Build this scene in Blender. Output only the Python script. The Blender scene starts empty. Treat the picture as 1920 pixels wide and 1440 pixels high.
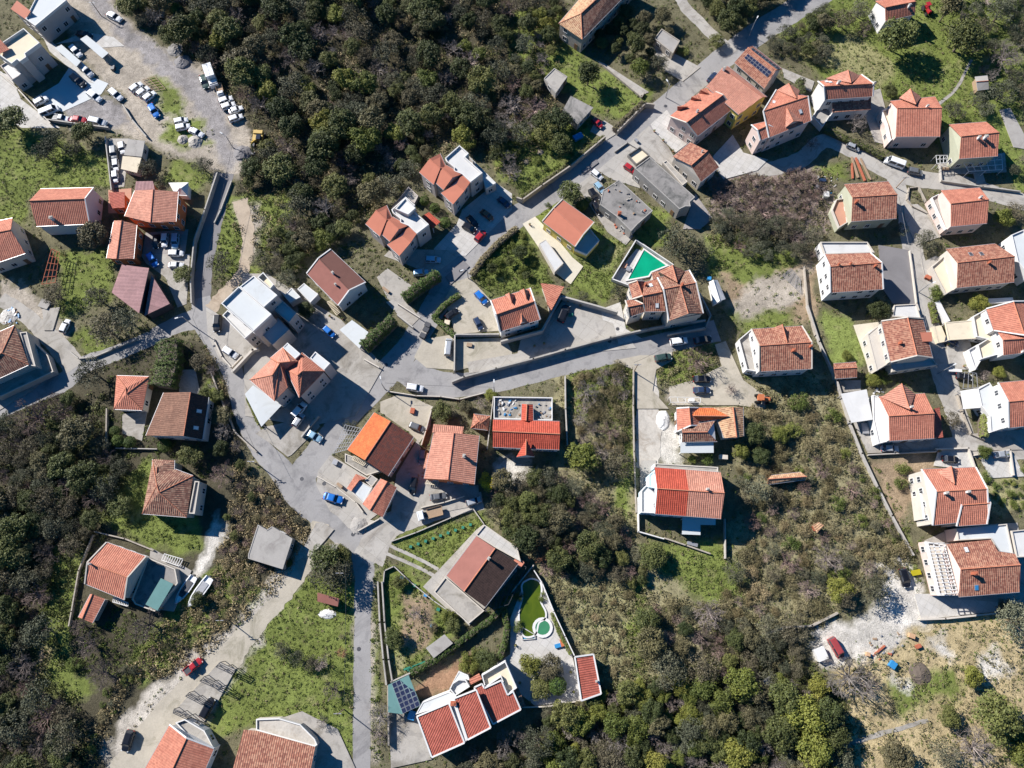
import bpy, bmesh, math, random
import numpy as np
from mathutils import Vector, Matrix
R = math.radians
sc = bpy.context.scene
COL = sc.collection
# ------------------------------------------------------------------ camera, sky, sun
HC = 160.0; FPX = 1331.0; TH = math.atan(397 / FPX)
cam_d = bpy.data.cameras.new('camera'); cam = bpy.data.objects.new('camera', cam_d); COL.objects.link(cam)
cam.location = (0, 0, HC); cam.rotation_euler = (TH, 0, 0)
cam_d.sensor_width = 36; cam_d.lens = FPX / 1920 * 36; cam_d.clip_start = 1; cam_d.clip_end = 3000
sc.camera = cam
SAZ, SEL = 34.0, 33.0            # shadows run to the lower right of the picture
sundir = Vector((-math.cos(R(SAZ)) * math.cos(R(SEL)), math.sin(R(SAZ)) * math.cos(R(SEL)), math.sin(R(SEL))))
w = bpy.data.worlds.new('World'); sc.world = w; w.use_nodes = True
nt = w.node_tree; nt.nodes.clear()
sky = nt.nodes.new('ShaderNodeTexSky'); sky.sky_type = 'NISHITA'; sky.sun_disc = False
sky.sun_elevation = R(SEL); sky.sun_rotation = math.atan2(sundir.x, sundir.y); sky.ozone_density = 6; sky.dust_density = 0.4
bgn = nt.nodes.new('ShaderNodeBackground'); bgn.inputs[1].default_value = 0.058
wo = nt.nodes.new('ShaderNodeOutputWorld'); hs = nt.nodes.new('ShaderNodeHueSaturation'); hs.inputs['Saturation'].default_value = 1.35; nt.links.new(sky.outputs[0], hs.inputs['Color']); nt.links.new(hs.outputs[0], bgn.inputs[0]); nt.links.new(bgn.outputs[0], wo.inputs[0])
sd = bpy.data.lights.new('sun', 'SUN'); sd.energy = 5.0; sd.angle = R(0.5); sd.color = (1.0, 0.965, 0.925)
so = bpy.data.objects.new('sun', sd); COL.objects.link(so); so.rotation_euler = sundir.to_track_quat('Z', 'Y').to_euler()
so.location = (0, 0, 120)
sc.view_settings.view_transform = 'Standard'; sc.view_settings.look = 'None'; sc.view_settings.gamma = 1
sc.view_settings.exposure = 0.95
sc.render.engine = 'CYCLES'
# ------------------------------------------------------------------ photo survey: pixel of a point at height z -> its place
V = {'N': (0, 0, 1), 'V1': (400, 500, 4.5), 'V2': (1340, 60, 6), 'V3': (1140, 440, 6.545), 'V4': (720, 1200, 4.571),
     'V5': (0, 0, 6), 'V6': (680, 270, 5.76), 'V7': (1180, 720, 4.5), 'V8': (1680, 540, 4.5), 'V9': (880, 500, 7.2)}
for r_, L_ in enumerate('ABC'):
    for c_ in range(4): V[L_ + str(c_)] = (480 * c_, 480 * r_, 3)
def nat(v, p):
    o = V[v]; return (o[0] + p[0] / o[2], o[1] + p[1] / o[2])
CT, ST = math.cos(TH), math.sin(TH)
def ray(px, py):
    yc = -(py - 720) / FPX
    return Vector(((px - 960) / FPX, CT * yc + ST, ST * yc - CT))
def P(px, py, z=0.0):
    d = ray(px, py); t = (z - HC) / d.z
    return Vector((d.x * t, d.y * t, z))
def PV(v, p, z=0.0):
    n = nat(v, p); return P(n[0], n[1], z)
# ------------------------------------------------------------------ materials
def NM(name):
    m = bpy.data.materials.new(name); m.use_nodes = True
    t = m.node_tree; b = t.nodes['Principled BSDF']; return m, t, b
def ramp(t, fac, stops):
    r = t.nodes.new('ShaderNodeValToRGB'); e = r.color_ramp.elements
    while len(e) > 1: e.remove(e[-1])
    e[0].position = stops[0][0]; e[0].color = (*stops[0][1], 1)
    for p, c in stops[1:]:
        x = e.new(p); x.color = (*c, 1)
    t.links.new(fac, r.inputs[0]); return r.outputs[0]
def noise(t, scale, detail=4, rough=0.6, vec=None, dist=0.0):
    n = t.nodes.new('ShaderNodeTexNoise'); n.inputs['Scale'].default_value = scale; n.inputs['Detail'].default_value = detail
    n.inputs['Roughness'].default_value = rough; n.inputs['Distortion'].default_value = dist
    if vec: t.links.new(vec, n.inputs['Vector'])
    return n.outputs['Fac']
def objco(t):
    g = t.nodes.new('ShaderNodeNewGeometry'); return g.outputs['Position']
def mixc(t, f, a, b, mode='MIX'):
    m = t.nodes.new('ShaderNodeMix'); m.data_type = 'RGBA'; m.blend_type = mode
    for s, v in ((0, f), (6, a), (7, b)):
        if isinstance(v, (int, float)): m.inputs[s].default_value = v
        elif isinstance(v, tuple): m.inputs[s].default_value = (*v, 1)
        else: t.links.new(v, m.inputs[s])
    return m.outputs[2]
def mth(t, op, a, b=None, clamp=False):
    m = t.nodes.new('ShaderNodeMath'); m.operation = op; m.use_clamp = clamp
    for i, v in enumerate((a, b)):
        if v is None: continue
        if isinstance(v, (int, float)): m.inputs[i].default_value = v
        else: t.links.new(v, m.inputs[i])
    return m.outputs[0]
def bump(t, b, h, s, d=0.05):
    n = t.nodes.new('ShaderNodeBump'); n.inputs['Strength'].default_value = s; n.inputs['Distance'].default_value = d
    t.links.new(h, n.inputs['Height']); t.links.new(n.outputs[0], b.inputs['Normal'])
def dim(c, k): return tuple(x * k for x in c)
def surf(name, c, var=0.25, scale=0.6, rough=0.85, fine=6.0, stain=None, bmp=0.3, st=0.55, crack=0, joint=0):
    """mottled mineral surface: plaster, concrete, asphalt, gravel"""
    m, t, b = NM(name); v = objco(t)
    a = noise(t, scale, 6, 0.65, v, 0.4); f = noise(t, fine, 3, 0.7, v)
    s = mth(t, 'ADD', mth(t, 'MULTIPLY', a, 0.65), mth(t, 'MULTIPLY', f, 0.35))
    col = ramp(t, s, [(0.3, dim(c, 1 - var)), (0.5, c), (0.7, dim(c, 1 + var * 0.8))])
    if stain:
        n2 = noise(t, scale * 0.55, 8, 0.72, v, 1.2)
        k = ramp(t, n2, [(st, (0, 0, 0)), (st + 0.14, (1, 1, 1))])
        col = mixc(t, k, col, stain)
    if crack:                                   # branching cracks and tarred seams
        vo = t.nodes.new('ShaderNodeTexVoronoi'); vo.feature = 'DISTANCE_TO_EDGE'; vo.inputs['Scale'].default_value = crack
        nn = t.nodes.new('ShaderNodeTexNoise'); nn.inputs['Scale'].default_value = 0.6; nn.inputs['Detail'].default_value = 4
        t.links.new(v, nn.inputs['Vector']); vm = t.nodes.new('ShaderNodeVectorMath'); vm.operation = 'MULTIPLY_ADD'; vm.inputs[1].default_value = (3, 3, 3)
        t.links.new(nn.outputs['Color'], vm.inputs[0]); t.links.new(v, vm.inputs[2]); t.links.new(vm.outputs[0], vo.inputs['Vector'])
        ck = ramp(t, vo.outputs['Distance'], [(0.0, (.7, .7, .7)), (0.012, (1, 1, 1))]); col = mixc(t, 0.45, col, ck, 'MULTIPLY')
        blot = ramp(t, noise(t, .5, 2, .4, v), [(.60, (1, 1, 1)), (.66, (.84, .84, .85))]); col = mixc(t, 1.0, col, blot, 'MULTIPLY')
    if joint:                                   # slab joints
        br = t.nodes.new('ShaderNodeTexBrick'); br.offset = 0.0; br.inputs['Scale'].default_value = 1.0; br.inputs['Brick Width'].default_value = joint; br.inputs['Row Height'].default_value = joint
        br.inputs['Mortar Size'].default_value = 0.05; br.inputs['Color1'].default_value = (1, 1, 1, 1); br.inputs['Color2'].default_value = (.9, .89, .87, 1); br.inputs['Mortar'].default_value = (.72, .71, .69, 1)
        mp = t.nodes.new('ShaderNodeMapping'); mp.inputs['Rotation'].default_value = (0, 0, .62); t.links.new(v, mp.inputs[0]); t.links.new(mp.outputs[0], br.inputs['Vector'])
        col = mixc(t, .8, col, br.outputs['Color'], 'MULTIPLY')
    t.links.new(col, b.inputs['Base Color']); b.inputs['Roughness'].default_value = rough
    b.inputs['Specular IOR Level'].default_value = 0.25
    bump(t, b, f, bmp, 0.04); return m
def plain(name, c, rough=0.5, metal=0.0, var=0.1, spec=0.5):
    m, t, b = NM(name); v = objco(t)
    f = noise(t, 3.0, 3, 0.6, v)
    t.links.new(ramp(t, f, [(0.3, dim(c, 1 - var)), (0.7, dim(c, 1 + var))]), b.inputs['Base Color'])
    b.inputs['Roughness'].default_value = rough; b.inputs['Metallic'].default_value = metal
    b.inputs['Specular IOR Level'].default_value = spec; return m
def tile(name, c, c2, old=0.0, period=0.44, course=0.42, bmp=0.7, lich=None):
    """interlocking clay tiles: rolls run down the slope, courses across; c, c2 the two clay colours, old the amount of weathering"""
    m, t, b = NM(name)
    uv = t.nodes.new('ShaderNodeUVMap'); sp = t.nodes.new('ShaderNodeSeparateXYZ'); t.links.new(uv.outputs[0], sp.inputs[0])
    u, v = sp.outputs[0], sp.outputs[1]
    su = mth(t, 'SINE', mth(t, 'MULTIPLY', u, 2 * math.pi / period))
    roll = mth(t, 'ADD', mth(t, 'MULTIPLY', su, 0.5), 0.5)
    saw = mth(t, 'FRACT', mth(t, 'DIVIDE', v, course))
    cx = t.nodes.new('ShaderNodeCombineXYZ')
    t.links.new(mth(t, 'FLOOR', mth(t, 'DIVIDE', u, period)), cx.inputs[0]); t.links.new(mth(t, 'FLOOR', mth(t, 'DIVIDE', v, course)), cx.inputs[1])
    wn = t.nodes.new('ShaderNodeTexWhiteNoise'); wn.noise_dimensions = '3D'; t.links.new(cx.outputs[0], wn.inputs['Vector'])
    pos = objco(t); big = noise(t, 0.35, 5, 0.7, pos, 0.5); mid = noise(t, 1.6, 4, 0.7, pos)
    s = mth(t, 'ADD', mth(t, 'MULTIPLY', wn.outputs['Value'], 0.28 + old * 0.12), mth(t, 'MULTIPLY', big, 0.72 - old * 0.12))
    col = ramp(t, s, [(0.25, c2), (0.55, c), (0.8, dim(c, 1.25))])
    wx = ramp(t, noise(t, 0.9, 6, 0.75, pos, 1.0), [(0.42, (1, 1, 1)), (0.62, (0.72, 0.74, 0.76))])      # soot and lichen veil
    col = mixc(t, 0.7, col, wx, 'MULTIPLY')
    if lich:
        k = ramp(t, mth(t, 'ADD', mth(t, 'MULTIPLY', mid, 0.6), mth(t, 'MULTIPLY', wn.outputs['Value'], 0.4)), [(0.52 - old * 0.1, (0, 0, 0)), (0.64, (old * .6, old * .6, old * .6))])
        col = mixc(t, k, col, lich)
    gap = ramp(t, roll, [(0.02, dim((1, 1, 1), 0.55)), (0.30, (1, 1, 1))])     # the channels between rolls are darker
    col = mixc(t, 0.2, col, gap, 'MULTIPLY')
    grit = ramp(t, noise(t, 9, 3, .8, pos), [(.35, (.78, .78, .8)), (.6, (1.1, 1.1, 1.1))]); col = mixc(t, .8, col, grit, 'MULTIPLY')
    t.links.new(col, b.inputs['Base Color']); b.inputs['Roughness'].default_value = 0.8
    b.inputs['Specular IOR Level'].default_value = 0.2
    hgt = mth(t, 'ADD', mth(t, 'MULTIPLY', roll, 0.7), mth(t, 'MULTIPLY', saw, -0.35))
    bump(t, b, hgt, bmp, 0.12); return m
M = {}
M['tile_orange'] = tile('orange clay tiles', (0.47, 0.185, 0.12), (0.38, 0.13, 0.085))
M['tile_bright'] = tile('new bright orange tiles', (0.55, 0.15, 0.05), (0.45, 0.11, 0.04))
M['tile_red'] = tile('red clay tiles', (0.36, 0.10, 0.07), (0.29, 0.075, 0.05))
M['tile_scarlet'] = tile('scarlet clay tiles', (0.44, 0.085, 0.05), (0.37, 0.065, 0.04))
M['tile_salmon'] = tile('faded salmon tiles', (0.49, 0.225, 0.155), (0.41, 0.175, 0.12), 0.2)
M['tile_old'] = tile('weathered clay tiles', (0.34, 0.14, 0.09), (0.21, 0.085, 0.06), 0.8, lich=(0.40, 0.24, 0.16))
M['tile_older'] = tile('mossy weathered tiles', (0.27, 0.125, 0.085), (0.15, 0.075, 0.055), 0.9, lich=(0.32, 0.22, 0.15))
M['tile_pale'] = tile('pale lichen covered tiles', (0.47, 0.27, 0.15), (0.30, 0.15, 0.09), 0.8, lich=(0.50, 0.36, 0.22))
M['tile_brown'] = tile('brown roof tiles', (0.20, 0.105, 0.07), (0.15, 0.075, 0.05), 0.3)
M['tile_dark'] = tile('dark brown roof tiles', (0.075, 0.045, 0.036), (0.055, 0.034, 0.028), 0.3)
M['sheet_pink'] = tile('faded pink roof sheet', (0.30, 0.17, 0.165), (0.26, 0.145, 0.14), 0.0, 0.9, 3.0, 0.3)
M['shingle_red'] = surf('red bitumen shingles', (0.23, 0.095, 0.075), 0.15, 0.5)
M['shingle_brown'] = surf('brown bitumen shingles', (0.15, 0.07, 0.055), 0.15, 0.5)
M['smooth_red'] = surf('smooth red roof sheet', (0.42, 0.15, 0.095), 0.10, 0.4, bmp=0.1)
M['smooth_orange'] = surf('smooth orange roof sheet', (0.42, 0.165, 0.11), 0.10, 0.4, bmp=0.1)
M['ridge'] = surf('ridge tiles', (0.44, 0.17, 0.10), 0.3, 2.0)
M['white'] = surf('white plaster', (0.57, 0.555, 0.53), 0.07, 0.5, stain=(0.50, 0.48, 0.45), st=0.62)
M['offwhite'] = surf('cream plaster', (0.47, 0.425, 0.365), 0.10, 0.5, stain=(0.47, 0.41, 0.35), st=0.6)
M['greywall'] = surf('warm grey plaster', (0.42, 0.37, 0.34), 0.10, 0.5)
M['pinkwall'] = surf('pale pink plaster', (0.55, 0.43, 0.38), 0.10, 0.5, stain=(0.45, 0.34, 0.30), st=0.6)
M['orangewall'] = surf('orange plaster', (0.55, 0.16, 0.06), 0.12, 0.5)
M['yellowwall'] = surf('yellow plaster', (0.60, 0.47, 0.12), 0.10, 0.5)
M['greenwall'] = surf('grey green plaster', (0.34, 0.34, 0.25), 0.12, 0.5)
M['bluewall'] = surf('pale blue plaster', (0.50, 0.62, 0.66), 0.08, 0.5)
M['stonewall'] = surf('stone masonry', (0.33, 0.29, 0.24), 0.35, 1.5, stain=(0.20, 0.18, 0.15))
M['concrete'] = surf('raw concrete', (0.30, 0.28, 0.255), 0.22, 0.35, stain=(0.20, 0.18, 0.165), st=0.55)
M['concrete_dark'] = surf('dark concrete for weathering and shade', (0.22, 0.205, 0.19), 0.28, 0.3, stain=(0.10, 0.098, 0.09), st=0.5, crack=.2)
M['whiteroof'] = surf('white roof membrane', (0.48, 0.495, 0.49), 0.06, 0.3, stain=(0.43, 0.435, 0.42), st=0.56, bmp=0.05)
M['greyroof'] = surf('light grey roof membrane', (0.50, 0.49, 0.47), 0.12, 0.3, stain=(0.38, 0.36, 0.33), st=0.58)
M['cream_floor'] = surf('cream terrace floor', (0.58, 0.50, 0.37), 0.12, 0.4, stain=(0.45, 0.38, 0.28), st=0.6)
M['terracotta'] = surf('terracotta terrace floor', (0.42, 0.22, 0.15), 0.12, 0.6)
M['teal'] = surf('teal shade cloth', (0.10, 0.20, 0.19), 0.15, 0.6)
M['asphalt'] = surf('worn asphalt', (0.26, 0.248, 0.238), 0.2, 0.15, stain=(0.165, 0.158, 0.155), st=0.54, fine=3, crack=.16)
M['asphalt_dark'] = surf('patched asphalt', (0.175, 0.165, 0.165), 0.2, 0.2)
M['conc_pave'] = surf('concrete paving', (0.36, 0.335, 0.30), 0.16, 0.18, stain=(0.25, 0.225, 0.195), st=0.52, fine=3, joint=3.6, crack=.12)
M['conc_old'] = surf('old dirty concrete paving', (0.32, 0.295, 0.26), 0.22, 0.22, stain=(0.19, 0.17, 0.14), st=0.5, fine=3, crack=.2)
M['stone_pave'] = surf('pale stone paving', (0.45, 0.43, 0.40), 0.18, 0.6, stain=(0.38, 0.355, 0.32), st=0.54, fine=4, joint=1.5)
M['cream_pave'] = surf('cream paving', (0.52, 0.47, 0.37), 0.12, 0.5, stain=(0.46, 0.40, 0.30), st=0.58, fine=4)
M['gravel'] = surf('crushed limestone', (0.42, 0.385, 0.335), 0.28, 0.35, stain=(0.30, 0.26, 0.215), st=0.5, fine=2.5, bmp=0.8)
M['graveldark'] = surf('compacted grey gravel', (0.27, 0.245, 0.23), 0.26, 0.25, stain=(0.36, 0.31, 0.26), st=0.55, fine=2.5, bmp=0.8)
M['sand'] = surf('pale sandy hardstanding', (0.36, 0.32, 0.255), 0.22, 0.3, stain=(0.24, 0.215, 0.16), st=0.52, fine=2.5, bmp=0.6)
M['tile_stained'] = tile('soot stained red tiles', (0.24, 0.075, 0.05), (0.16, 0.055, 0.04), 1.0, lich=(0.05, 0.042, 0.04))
M['dirt'] = surf('trodden dirt', (0.36, 0.29, 0.215), 0.25, 0.3, stain=(0.25, 0.19, 0.135), st=0.52, fine=2.5, bmp=0.8)
M['kerbwall'] = surf('concrete garden wall', (0.36, 0.335, 0.30), 0.2, 0.8, stain=(0.24, 0.22, 0.19))
M['glass'] = plain('dark window glass', (0.03, 0.035, 0.045), 0.08, 0, 0.2, 0.6)
M['frame'] = plain('white window frame', (0.6, 0.59, 0.57), 0.5)
M['door'] = plain('brown door', (0.16, 0.09, 0.05), 0.5)
M['metal'] = plain('grey metal', (0.32, 0.32, 0.33), 0.45, 0.4)
M['darkmetal'] = plain('dark metal', (0.05, 0.05, 0.055), 0.5)
M['wood'] = plain('weathered wood', (0.28, 0.19, 0.12), 0.8)
M['bark'] = plain('bark', (0.11, 0.085, 0.065), 0.9)
M['tyre'] = plain('tyre rubber', (0.02, 0.02, 0.02), 0.85)
M['rim'] = plain('wheel rim', (0.35, 0.35, 0.36), 0.35, 0.7)
M['lampred'] = plain('red lamp glass', (0.35, 0.02, 0.02), 0.2)
M['lampwhite'] = plain('clear lamp glass', (0.6, 0.6, 0.58), 0.15)
M['panel'] = plain('solar cell', (0.02, 0.025, 0.055), 0.15)
M['panelframe'] = plain('aluminium frame', (0.5, 0.5, 0.5), 0.4, 0.6)
M['blue'] = plain('blue plastic', (0.03, 0.20, 0.42), 0.45)
M['orange'] = plain('orange plastic', (0.42, 0.13, 0.05), 0.5)
M['green'] = plain('green plastic', (0.02, 0.16, 0.10), 0.5)
M['yellow'] = plain('yellow paint', (0.42, 0.28, 0.06), 0.5)
M['brick'] = surf('red bricks', (0.36, 0.11, 0.06), 0.25, 3)
def car_paint(name, c, metal=0.0):
    m, t, b = NM('car paint ' + name); b.inputs['Base Color'].default_value = (*c, 1); b.inputs['Metallic'].default_value = metal
    v = objco(t); f = noise(t, 2.0, 5, 0.7, v)
    t.links.new(ramp(t, f, [(0.35, dim(c, 0.86)), (0.65, c)]), b.inputs['Base Color'])
    b.inputs['Roughness'].default_value = 0.32; b.inputs['Coat Weight'].default_value = 0.4; b.inputs['Coat Roughness'].default_value = 0.1; return m
for k, c, mt in (('white', (0.72, 0.72, 0.71), 0), ('silver', (0.42, 0.43, 0.44), .3), ('grey', (0.16, 0.165, 0.17), .3), ('black', (0.008, 0.008, 0.01), 0),
                 ('red', (0.36, 0.02, 0.025), 0), ('fadedred', (0.30, 0.05, 0.05), 0), ('blue', (0.015, 0.15, 0.50), .1), ('navy', (0.03, 0.05, 0.10), .2), ('lightblue', (0.30, 0.47, 0.58), .2),
                 ('green', (0.04, 0.07, 0.06), .1), ('brown', (0.30, 0.10, 0.04), .2), ('beige', (0.5, 0.46, 0.38), .1)):
    M['car_' + k] = car_paint(k, c, mt)
def water(name, c, c2):
    m, t, b = NM(name); v = objco(t); f = noise(t, 0.35, 4, 0.6, v, 0.6)
    t.links.new(ramp(t, f, [(0.3, c2), (0.7, c)]), b.inputs['Base Color']); b.inputs['Roughness'].default_value = 0.06
    bump(t, b, noise(t, 3, 2, 0.5, v), 0.15, 0.02); return m
M['water_green'] = water('emerald pool water', (0.005, 0.30, 0.16), (0.004, 0.23, 0.12))
M['water_algae'] = water('algae green pool water', (0.075, 0.105, 0.007), (0.04, 0.07, 0.005))
M['water_pale'] = water('pale green pool water', (0.05, 0.20, 0.10), (0.04, 0.16, 0.08))
M['water_blue'] = water('shallow blue pool tiles under water', (0.08, 0.30, 0.42), (0.06, 0.24, 0.36))
def leaf(name, lo, mid, hi, wither=False):
    m, t, b = NM(name)
    at = t.nodes.new('ShaderNodeAttribute'); at.attribute_name = 'tint'; at.attribute_type = 'GEOMETRY'
    oi = t.nodes.new('ShaderNodeObjectInfo')
    s = mth(t, 'ADD', mth(t, 'MULTIPLY', at.outputs['Fac'], 0.5), mth(t, 'MULTIPLY', oi.outputs['Random'], 0.5))
    lc = ramp(t, s, [(0.15, lo), (0.5, mid), (0.85, hi)])
    warm = mth(t, 'FRACT', mth(t, 'MULTIPLY', oi.outputs['Random'], 7.31))       # some plants run to olive brown
    lc = mixc(t, mth(t, 'MULTIPLY', warm, .4), lc, (1.25, .92, .9), 'MULTIPLY')
    if wither:
     k3 = ramp(t, mth(t, 'FRACT', mth(t, 'MULTIPLY', oi.outputs['Random'], 23.7)), [(.72, (0, 0, 0)), (.8, (.6, .6, .6))])      # about one plant in four is half withered
     lc = mixc(t, k3, lc, mixc(t, at.outputs['Fac'], (.05, .04, .025), (.20, .155, .095)))
    t.links.new(lc, b.inputs['Base Color'])
    b.inputs['Roughness'].default_value = 0.65; b.inputs['Specular IOR Level'].default_value = 0.25
    return m
M['leaf_ever'] = leaf('evergreen leaves', (0.024, 0.035, 0.012), (0.058, 0.074, 0.022), (0.135, 0.148, 0.042), True)
M['leaf_lime'] = leaf('yellow green leaves', (0.06, 0.08, 0.018), (0.11, 0.13, 0.024), (0.19, 0.195, 0.038))
M['leaf_olive'] = leaf('grey green olive leaves', (0.04, 0.046, 0.028), (0.08, 0.088, 0.053), (0.15, 0.158, 0.10), True)
M['leaf_yellow'] = leaf('yellow blossom', (0.30, 0.27, 0.01), (0.48, 0.42, 0.02), (0.60, 0.52, 0.04))
M['leaf_hedge'] = leaf('clipped hedge leaves', (0.035, 0.06, 0.012), (0.06, 0.10, 0.018), (0.10, 0.15, 0.03))
M['leaf_grass'] = leaf('grass blades', (0.085, 0.115, 0.024), (0.135, 0.165, 0.038), (0.205, 0.22, 0.065))
M['leaf_dry'] = leaf('bramble leaves', (0.09, 0.085, 0.038), (0.18, 0.155, 0.078), (0.32, 0.275, 0.155))
M['leaf_green'] = leaf('weed leaves', (0.045, 0.07, 0.014), (0.095, 0.13, 0.025), (0.165, 0.19, 0.045))
M['leaf_rust'] = leaf('rusty withered leaves', (0.16, 0.075, 0.04), (0.26, 0.13, 0.07), (0.36, 0.20, 0.12))
M['twig_pink'] = leaf('pinkish bare twigs', (0.12, 0.088, 0.075), (0.185, 0.138, 0.118), (0.28, 0.215, 0.188))
M['twig_grey'] = leaf('grey bare twigs', (0.14, 0.122, 0.108), (0.22, 0.195, 0.172), (0.33, 0.30, 0.27))
M['twig_dark'] = leaf('dark bare twigs', (0.075, 0.062, 0.055), (0.12, 0.10, 0.088), (0.18, 0.15, 0.135))
# ------------------------------------------------------------------ object helpers
def tag(o, label=None, cat=None, group=None, kind=None):
    for k, v in (('label', label), ('category', cat), ('group', group), ('kind', kind)):
        if v: o[k] = v
    return o
def empty(name, loc, rz=0.0):
    o = bpy.data.objects.new(name, None); COL.objects.link(o); o.location = loc; o.rotation_euler = (0, 0, rz)
    o.empty_display_size = 0.5; return o
class MB:
    def __init__(s): s.v = []; s.f = []; s.m = []
    def face(s, pts, mi=0):
        n = len(s.v); s.v += [tuple(p) for p in pts]; s.f.append(tuple(range(n, n + len(pts)))); s.m.append(mi)
    def box(s, c, size, rz=0.0, mi=0, tilt=None):
        x, y, z = (k / 2 for k in size); n = len(s.v); m = Matrix.Rotation(rz, 3, 'Z')
        if tilt: m = m @ tilt
        for a, b, d in ((-x, -y, -z), (x, -y, -z), (x, y, -z), (-x, y, -z), (-x, -y, z), (x, -y, z), (x, y, z), (-x, y, z)):
            s.v.append(tuple(Vector(c) + m @ Vector((a, b, d))))
        for q in ((0, 3, 2, 1), (4, 5, 6, 7), (0, 1, 5, 4), (1, 2, 6, 5), (2, 3, 7, 6), (3, 0, 4, 7)):
            s.f.append(tuple(n + k for k in q)); s.m.append(mi)
    def bar(s, a, b, wd, ht, mi=0):
        """bar from a to b, wd wide, ht tall, centred on the line"""
        a = Vector(a); b = Vector(b); d = (b - a)
        if d.length < 1e-4: return
        d.normalize(); up = Vector((0, 0, 1)) if abs(d.z) < 0.95 else Vector((1, 0, 0))
        sd_ = d.cross(up).normalized(); u = sd_.cross(d).normalized(); n = len(s.v)
        for p in (a, b):
            for i, j in ((-1, -1), (1, -1), (1, 1), (-1, 1)): s.v.append(tuple(p + sd_ * i * wd / 2 + u * j * ht / 2))
        for q in ((0, 1, 2, 3), (7, 6, 5, 4), (0, 4, 5, 1), (1, 5, 6, 2), (2, 6, 7, 3), (3, 7, 4, 0)):
            s.f.append(tuple(n + k for k in q)); s.m.append(mi)
    def tube(s, a, b, r0, r1, k=6, mi=0, cap=True):
        a = Vector(a); b = Vector(b); d = (b - a).normalized(); up = Vector((0, 0, 1)) if abs(d.z) < 0.95 else Vector((1, 0, 0))
        x = d.cross(up).normalized(); y = d.cross(x); n = len(s.v)
        for p, r in ((a, r0), (b, r1)):
            for i in range(k):
                t = 2 * math.pi * i / k; s.v.append(tuple(p + (x * math.cos(t) + y * math.sin(t)) * r))
        for i in range(k):
            j = (i + 1) % k; s.f.append((n + i, n + j, n + k + j, n + k + i)); s.m.append(mi)
        if cap: s.f.append(tuple(n + k + i for i in range(k))); s.m.append(mi)
    def prism(s, pts, z0, z1, mi=0):
        n = len(s.v); k = len(pts)
        ar = sum(pts[i][0] * pts[(i + 1) % k][1] - pts[(i + 1) % k][0] * pts[i][1] for i in range(k))
        if ar < 0: pts = list(reversed(pts))
        for z in (z0, z1):
            for p in pts: s.v.append((p[0], p[1], z))
        s.f.append(tuple(n + k + i for i in range(k))); s.m.append(mi)
        s.f.append(tuple(n + i for i in reversed(range(k)))); s.m.append(mi)
        for i in range(k):
            j = (i + 1) % k; s.f.append((n + i, n + j, n + k + j, n + k + i)); s.m.append(mi)
    def build(s, name, mats, parent=None, uv=False, loc=None):
        me = bpy.data.meshes.new(name)
        off = Vector(loc) if loc is not None else (parent.location if parent else None)
        v = s.v if off is None else [(a - off[0], b - off[1], c - off[2]) for a, b, c in s.v]
        me.from_pydata(v, [], s.f)
        for m in (mats if isinstance(mats, (list, tuple)) else [mats]): me.materials.append(M[m] if isinstance(m, str) else m)
        me.polygons.foreach_set('material_index', s.m); me.update()
        if uv:
            l = me.uv_layers.new(name='UVMap'); me.calc_loop_triangles()
            for p in me.polygons:
                n = p.normal.copy()
                if n.z < 0: n.negate()
                e = Vector((-n.y, n.x, 0))
                if e.length < 0.05: e = Vector((1, 0, 0))
                e.normalize(); g = n.cross(e)
                for li in p.loop_indices:
                    c = me.vertices[me.loops[li].vertex_index].co; l.data[li].uv = (c.dot(e), c.dot(g))
        o = bpy.data.objects.new(name, me); COL.objects.link(o)
        if parent: o.parent = parent
        elif loc is not None: o.location = loc
        return o
def inst(name, mesh, parent, mat4):
    o = bpy.data.objects.new(name, mesh); COL.objects.link(o); o.parent = parent; o.matrix_local = mat4; return o
KEEP = []          # footprints (world xy polygons) that plants must not grow through
def inpoly(x, y, poly):
    c = False; n = len(poly); j = n - 1
    for i in range(n):
        xi, yi = poly[i][0], poly[i][1]; xj, yj = poly[j][0], poly[j][1]
        if (yi > y) != (yj > y) and x < (xj - xi) * (y - yi) / (yj - yi) + xi: c = not c
        j = i
    return c
def inpoly_np(X, Y, poly):
    c = np.zeros(X.shape, bool); n = len(poly); j = n - 1
    for i in range(n):
        xi, yi = poly[i][0], poly[i][1]; xj, yj = poly[j][0], poly[j][1]
        if yi != yj: c ^= ((yi > Y) != (yj > Y)) & (X < (xj - xi) * (Y - yi) / (yj - yi) + xi)
        j = i
    return c
# ------------------------------------------------------------------ house builder
def _shared(name, fn):
    if name not in SH: SH[name] = fn()
    return SH[name]
SH = {}
def mesh_of(mb, name, mats):
    o = mb.build(name, mats); me = o.data; bpy.data.objects.remove(o); return me
def win_mesh():
    a = MB(); 
    for c, s in (((0, 0, .58), (1.1, .10, .08)), ((0, 0, -.58), (1.2, .16, .08)), ((-.51, 0, 0), (.08, .10, 1.08)), ((.51, 0, 0), (.08, .10, 1.08)), ((0, 0, 0), (.06, .08, 1.08))): a.box(c, s)
    b = MB(); b.box((0, 0, 0), (.94, .06, 1.08)); a.v = [(x * 1.15, y, z * 1.12) for x, y, z in a.v]; b.v = [(x * 1.15, y, z * 1.12) for x, y, z in b.v]; return mesh_of(a, 'window', ['frame']), mesh_of(b, 'pane', ['glass'])
def door_mesh():
    a = MB(); a.box((0, 0, 0), (1.0, .10, 2.05)); b = MB(); b.box((.38, -.08, 0), (.06, .08, .16)); return mesh_of(a, 'door', ['door']), mesh_of(b, 'handle', ['metal'])
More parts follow.
